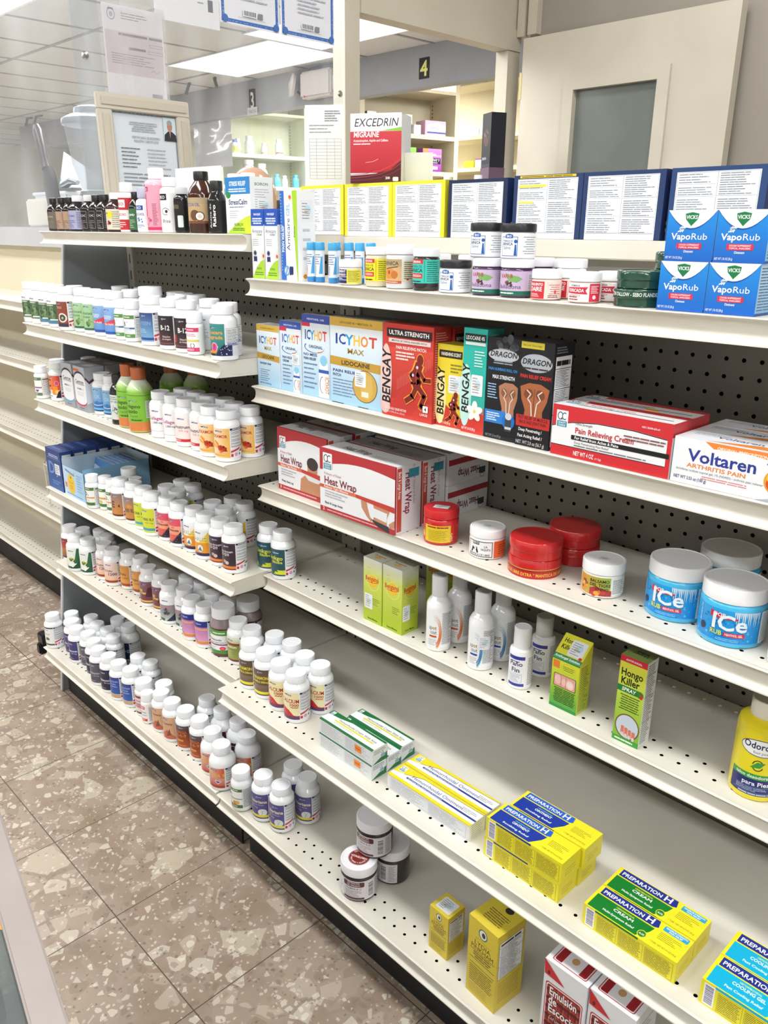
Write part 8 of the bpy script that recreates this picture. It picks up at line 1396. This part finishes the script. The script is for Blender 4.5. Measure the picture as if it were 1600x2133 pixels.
pb(525,370,215,60,1718,'#e6e8ea','#e9ebee','big white bottle with red oval, lower pale green shelf',lambda a,H:(a.rect(-80,0,110,H,'#eceef0'),a.ell(30,H*.4,16,H*.4,'#c9383c'),a.lines(-30,H*.3,8,H*.8,5,'#a4a8b0',.35,3))); pb(552,372,190,52,1718,'#e6e8ea','#e9ebee','big white bottle with violet oval, lower pale green shelf',lambda a,H:(a.rect(-80,0,110,H,'#eceef0'),a.ell(30,H*.4,15,H*.4,'#6a4fb0'),a.lines(-30,H*.3,8,H*.8,5,'#a4a8b0',.35,3)))
pb(583,375,110,32,1718,'#4fb0d0','#55b4d4','left sky-blue bottle on the lower pale green shelf',None); pb(599,378,100,28,1718,'#e6e6e8','#dfe1e4','small white bottle between the sky-blue bottles',None); pb(622,375,110,32,1718,'#4fb0d0','#55b4d4','right sky-blue bottle on the lower pale green shelf',None)
# number plates on the soffit
def plate_(name,u,v,w,h,y,bg,art,label,m=M_PRINT):
    p=on_y(u,v,y); b=MB(); b.box(-w/2,-3,-h/2,w/2,0,h/2,bg); art(Art(b,plane=((-w/2,-3,-h/2),(1,0,0),(0,0,1),(0,-1,0))),w,h); o=b.build(name,m,None,p); tag(o,label,'sign'); return o
plate_('number_plate',526,209,80,158,4159,'#17181a',lambda a,w,h:a.text('3',w/2,h*.14,h*.72,'#f0f0e8',b=1,fit=w*.66),'black plate with white number three on the grey soffit')
plate_('number_plate',884,142,86,118,4159,'#17181a',lambda a,w,h:a.text('4',w/2,h*.14,h*.72,'#e9ec8a',b=1,fit=w*.72),'black plate with pale yellow number four on the grey soffit')
plate_('paper_tag',526,232,130,56,4152,'#dcdde0',lambda a,w,h:a.text('TABLETAS',w/2,h*.3,h*.4,'#6a6d72',fit=w*.8),'small white paper tag reading tabletas below number three',M_PAPER)
em=empty('emergency_light',-4900,4110,2230); tag(em,'white twin-head emergency light mounted on the grey soffit','emergency light')
b=MB(); b.bbox(-160,-44,0,170,44,170,'#dcd6d4',14); b.build('housing',M_PLAS,em)
for xx,nm in ((-235,'left'),(250,'right')):
    b=MB(); b.lathe([(20,0),(70,12),(80,30),(76,44),(.01,58)],32,'#e2dedc',cap=(1,0)); o=b.build('lamp_head',M_GLOSS,em,(xx,-10,95)); o.rotation_euler=(math.radians(80),0,math.radians(-34))
    b=MB(); b.tube([(xx*.68,0,60),(xx*.9,10,40),(xx,0,60)],9,8,'#4a4a4c'); b.build('bracket',M_PLAS,em)
b=MB(); b.tube([(-120,10,168),(-110,14,205),(60,14,214),(200,14,225),(230,14,190)],6,8,'#9a9c9e'); b.build('conduit',M_PLAS,em)
b=MB(); b.box(-110,-45.5,6,-96,-44,18,'#d0343a'); b.build('test_button',M_PLAS,em)
for (pp,l) in (([(393,140),(394,165),(388,195)],'left dark cable hanging from the pharmacy ceiling'),([(447,132),(446,158),(452,182)],'right dark cable hanging from the pharmacy ceiling'),([(62,215),(55,232),(54,262)],'first dark cable at far left over the soffit'),([(84,216),(75,240),(72,256)],'second dark cable at far left over the soffit')):
    b=MB(); b.tube([(on_y(u,v,3900)[0],3900,min(on_y(u,v,3900)[2],2434)) for u,v in pp],13,8,'#4a4f55'); tag(b.build('hanging_cable',M_PLAS),l,'cable','dark cables under the pharmacy ceiling')
b=MB(); vs=[];fs=[];q=random.Random(2)
for j in range(9):
    for k in range(9): vs.append((-280+560*k/8,14*q.random(),360*j/8))
for j in range(8):
    for k in range(8): o_=j*9+k; fs.append((o_,o_+1,o_+10,o_+9))
b.add(vs,fs,'#b9bcc0'); put(b.build('plastic_sheeting',M_GLOSS,ang=None),-6420,4205,1844,'wrinkled silvery plastic sheeting hanging left of the pale green shelves','plastic sheeting')
# dark tall box on the pharmacy side of the opening
b=carton(72,60,185,'#23252c',lambda a,w,h:(a.rect(0,0,w,h,'#22242b'),a.ell(w*.5,h*.55,w*.3,h*.16,'#5a3a30'),a.ell(w*.45,h*.62,w*.26,h*.05,'#6d5a58'),a.poly([(w*.2,h*.7),(w*.8,h*.6),(w*.7,h*.5)],'#3a2c2c'),a.lines(w*.1,h*.14,w*.6,h*.2,1,'#8a8d94',.8,2,0,words=2),a.rect(0,0,w,h*.06,'#3a3f4a')),lambda a,w,h:a.rect(0,0,w,h,'#1d1f26'))
put(b.build('tall_carton',M_PRINT,None,ang=30),-2095,2600,1571,'tall near-black carton standing on a dusky purple box in the opening','carton',None,-25)
b=MB(); b.bbox(-38,-32,0,38,32,100,'#6a5264',1); put(b.build('purple_box',M_PRINT),-2095,2600,1470.5,'dusky purple box under the tall near-black carton','box',None,-25)
b=MB(); b.box(-2180,2450,1440,-1990,2760,1470); struct(b.build('trim_11',M_LAM)); b=MB(); b.box(-2130,2480,0,-2040,2730,1440); struct(b.build('trim_12',M_LAM))
for dx,l in ((-26,'left'),(24,'right')):
    put(jar('pill_bottle',19,70,18,'#eceef0','#e6e8ea',None,capr=15),-2150+dx*2.0+dx,2500,1470.4,f"{l} one of two small white bottles seen above the dark blue boxes",'pill bottle','small white bottles in the opening')
# ---------------------------------------------------------------- glass showcase corner near the photographer
zc=900; p0=on_z(-40,1565,zc); p1=on_z(165,2195,zc); dx,dy=p1[0]-p0[0],p1[1]-p0[1]; ang_=math.atan2(dy,dx); L_=math.hypot(dx,dy)+700
sh_=empty('glass_showcase',p0[0]-520*math.cos(ang_),p0[1]-520*math.sin(ang_),0,ang_); tag(sh_,'glass showcase with champagne metal edge at the lower left corner','showcase')
LL=L_+520; DD=420
b=MB(); 
b.bbox(0,-20,zc-26,LL,0,zc,'#b6aaa4',1.5); b.build('edge_trim',M_ALU,sh_)
b=MB(); b.bbox(0,-DD,zc-26,LL,-DD+20,zc,'#b6aaa4',1.5); b.bbox(LL-20,-DD+20,zc-26,LL,-20,zc,'#b6aaa4',1.5); b.bbox(0,-DD+20,zc-26,20,-20,zc,'#b6aaa4',1.5); b.build('edge_trim',M_ALU,sh_)
for xx in (2,LL-20): b=MB(); b.bbox(xx,-19,0,xx+18,-1,zc-27,'#b6aaa4',1.5); b.build('corner_post',M_ALU,sh_)
b=MB(); b.box(20,-DD+20,zc-12,LL-20,-20,zc-6); b.build('top_glass',M_GLASS,sh_)
b=MB(); b.box(20,-12,100,LL-20,-7,zc-27); b.build('front_glass',M_GLASS,sh_)
b=MB(); b.box(0,-DD,60,LL,0,100,'#55565a'); b.build('base_deck',M_PLAS,sh_)
b=MB(); b.box(0,-DD+2,100,LL,-DD+6,zc-27,'#8f9698'); b.build('back_panel',M_PLAS,sh_)
b=MB(); b.box(22,-DD+22,640,LL-22,-60,646); b.build('glass_shelf',M_GLASS,sh_)
b=MB(); b.ell=None
b=MB(); a=Art(b,plane=((0,0,0),(1,0,0),(0,1,0),(0,0,1))); a.poly([(0,0),(9,4),(20,0),(12,-7),(3,-8)],'#f2942a'); p=on_z(8,1900,zc); put(b.build('orange_sticker',M_LABEL,None,None,ang=None),p[0]-6,p[1],zc-5.6,'small torn orange sticker on the showcase glass','sticker')
p=on_z(10,2090,700); b=MB(); b.bbox(-60,-40,0,60,40,40,'#26282c',2); a=Art(b,plane=((-52,-32,40),(1,0,0),(0,1,0),(0,0,1))); a.rect(0,0,104,64,'#dfe3ea'); a.lines(6,6,96,58,7,'#8a93a0',.35,3); put(b.build('black_card_holder',M_PRINT),p[0]-75,p[1]-50,646.5,'black holder with white printed card inside the showcase','card holder',None,20)
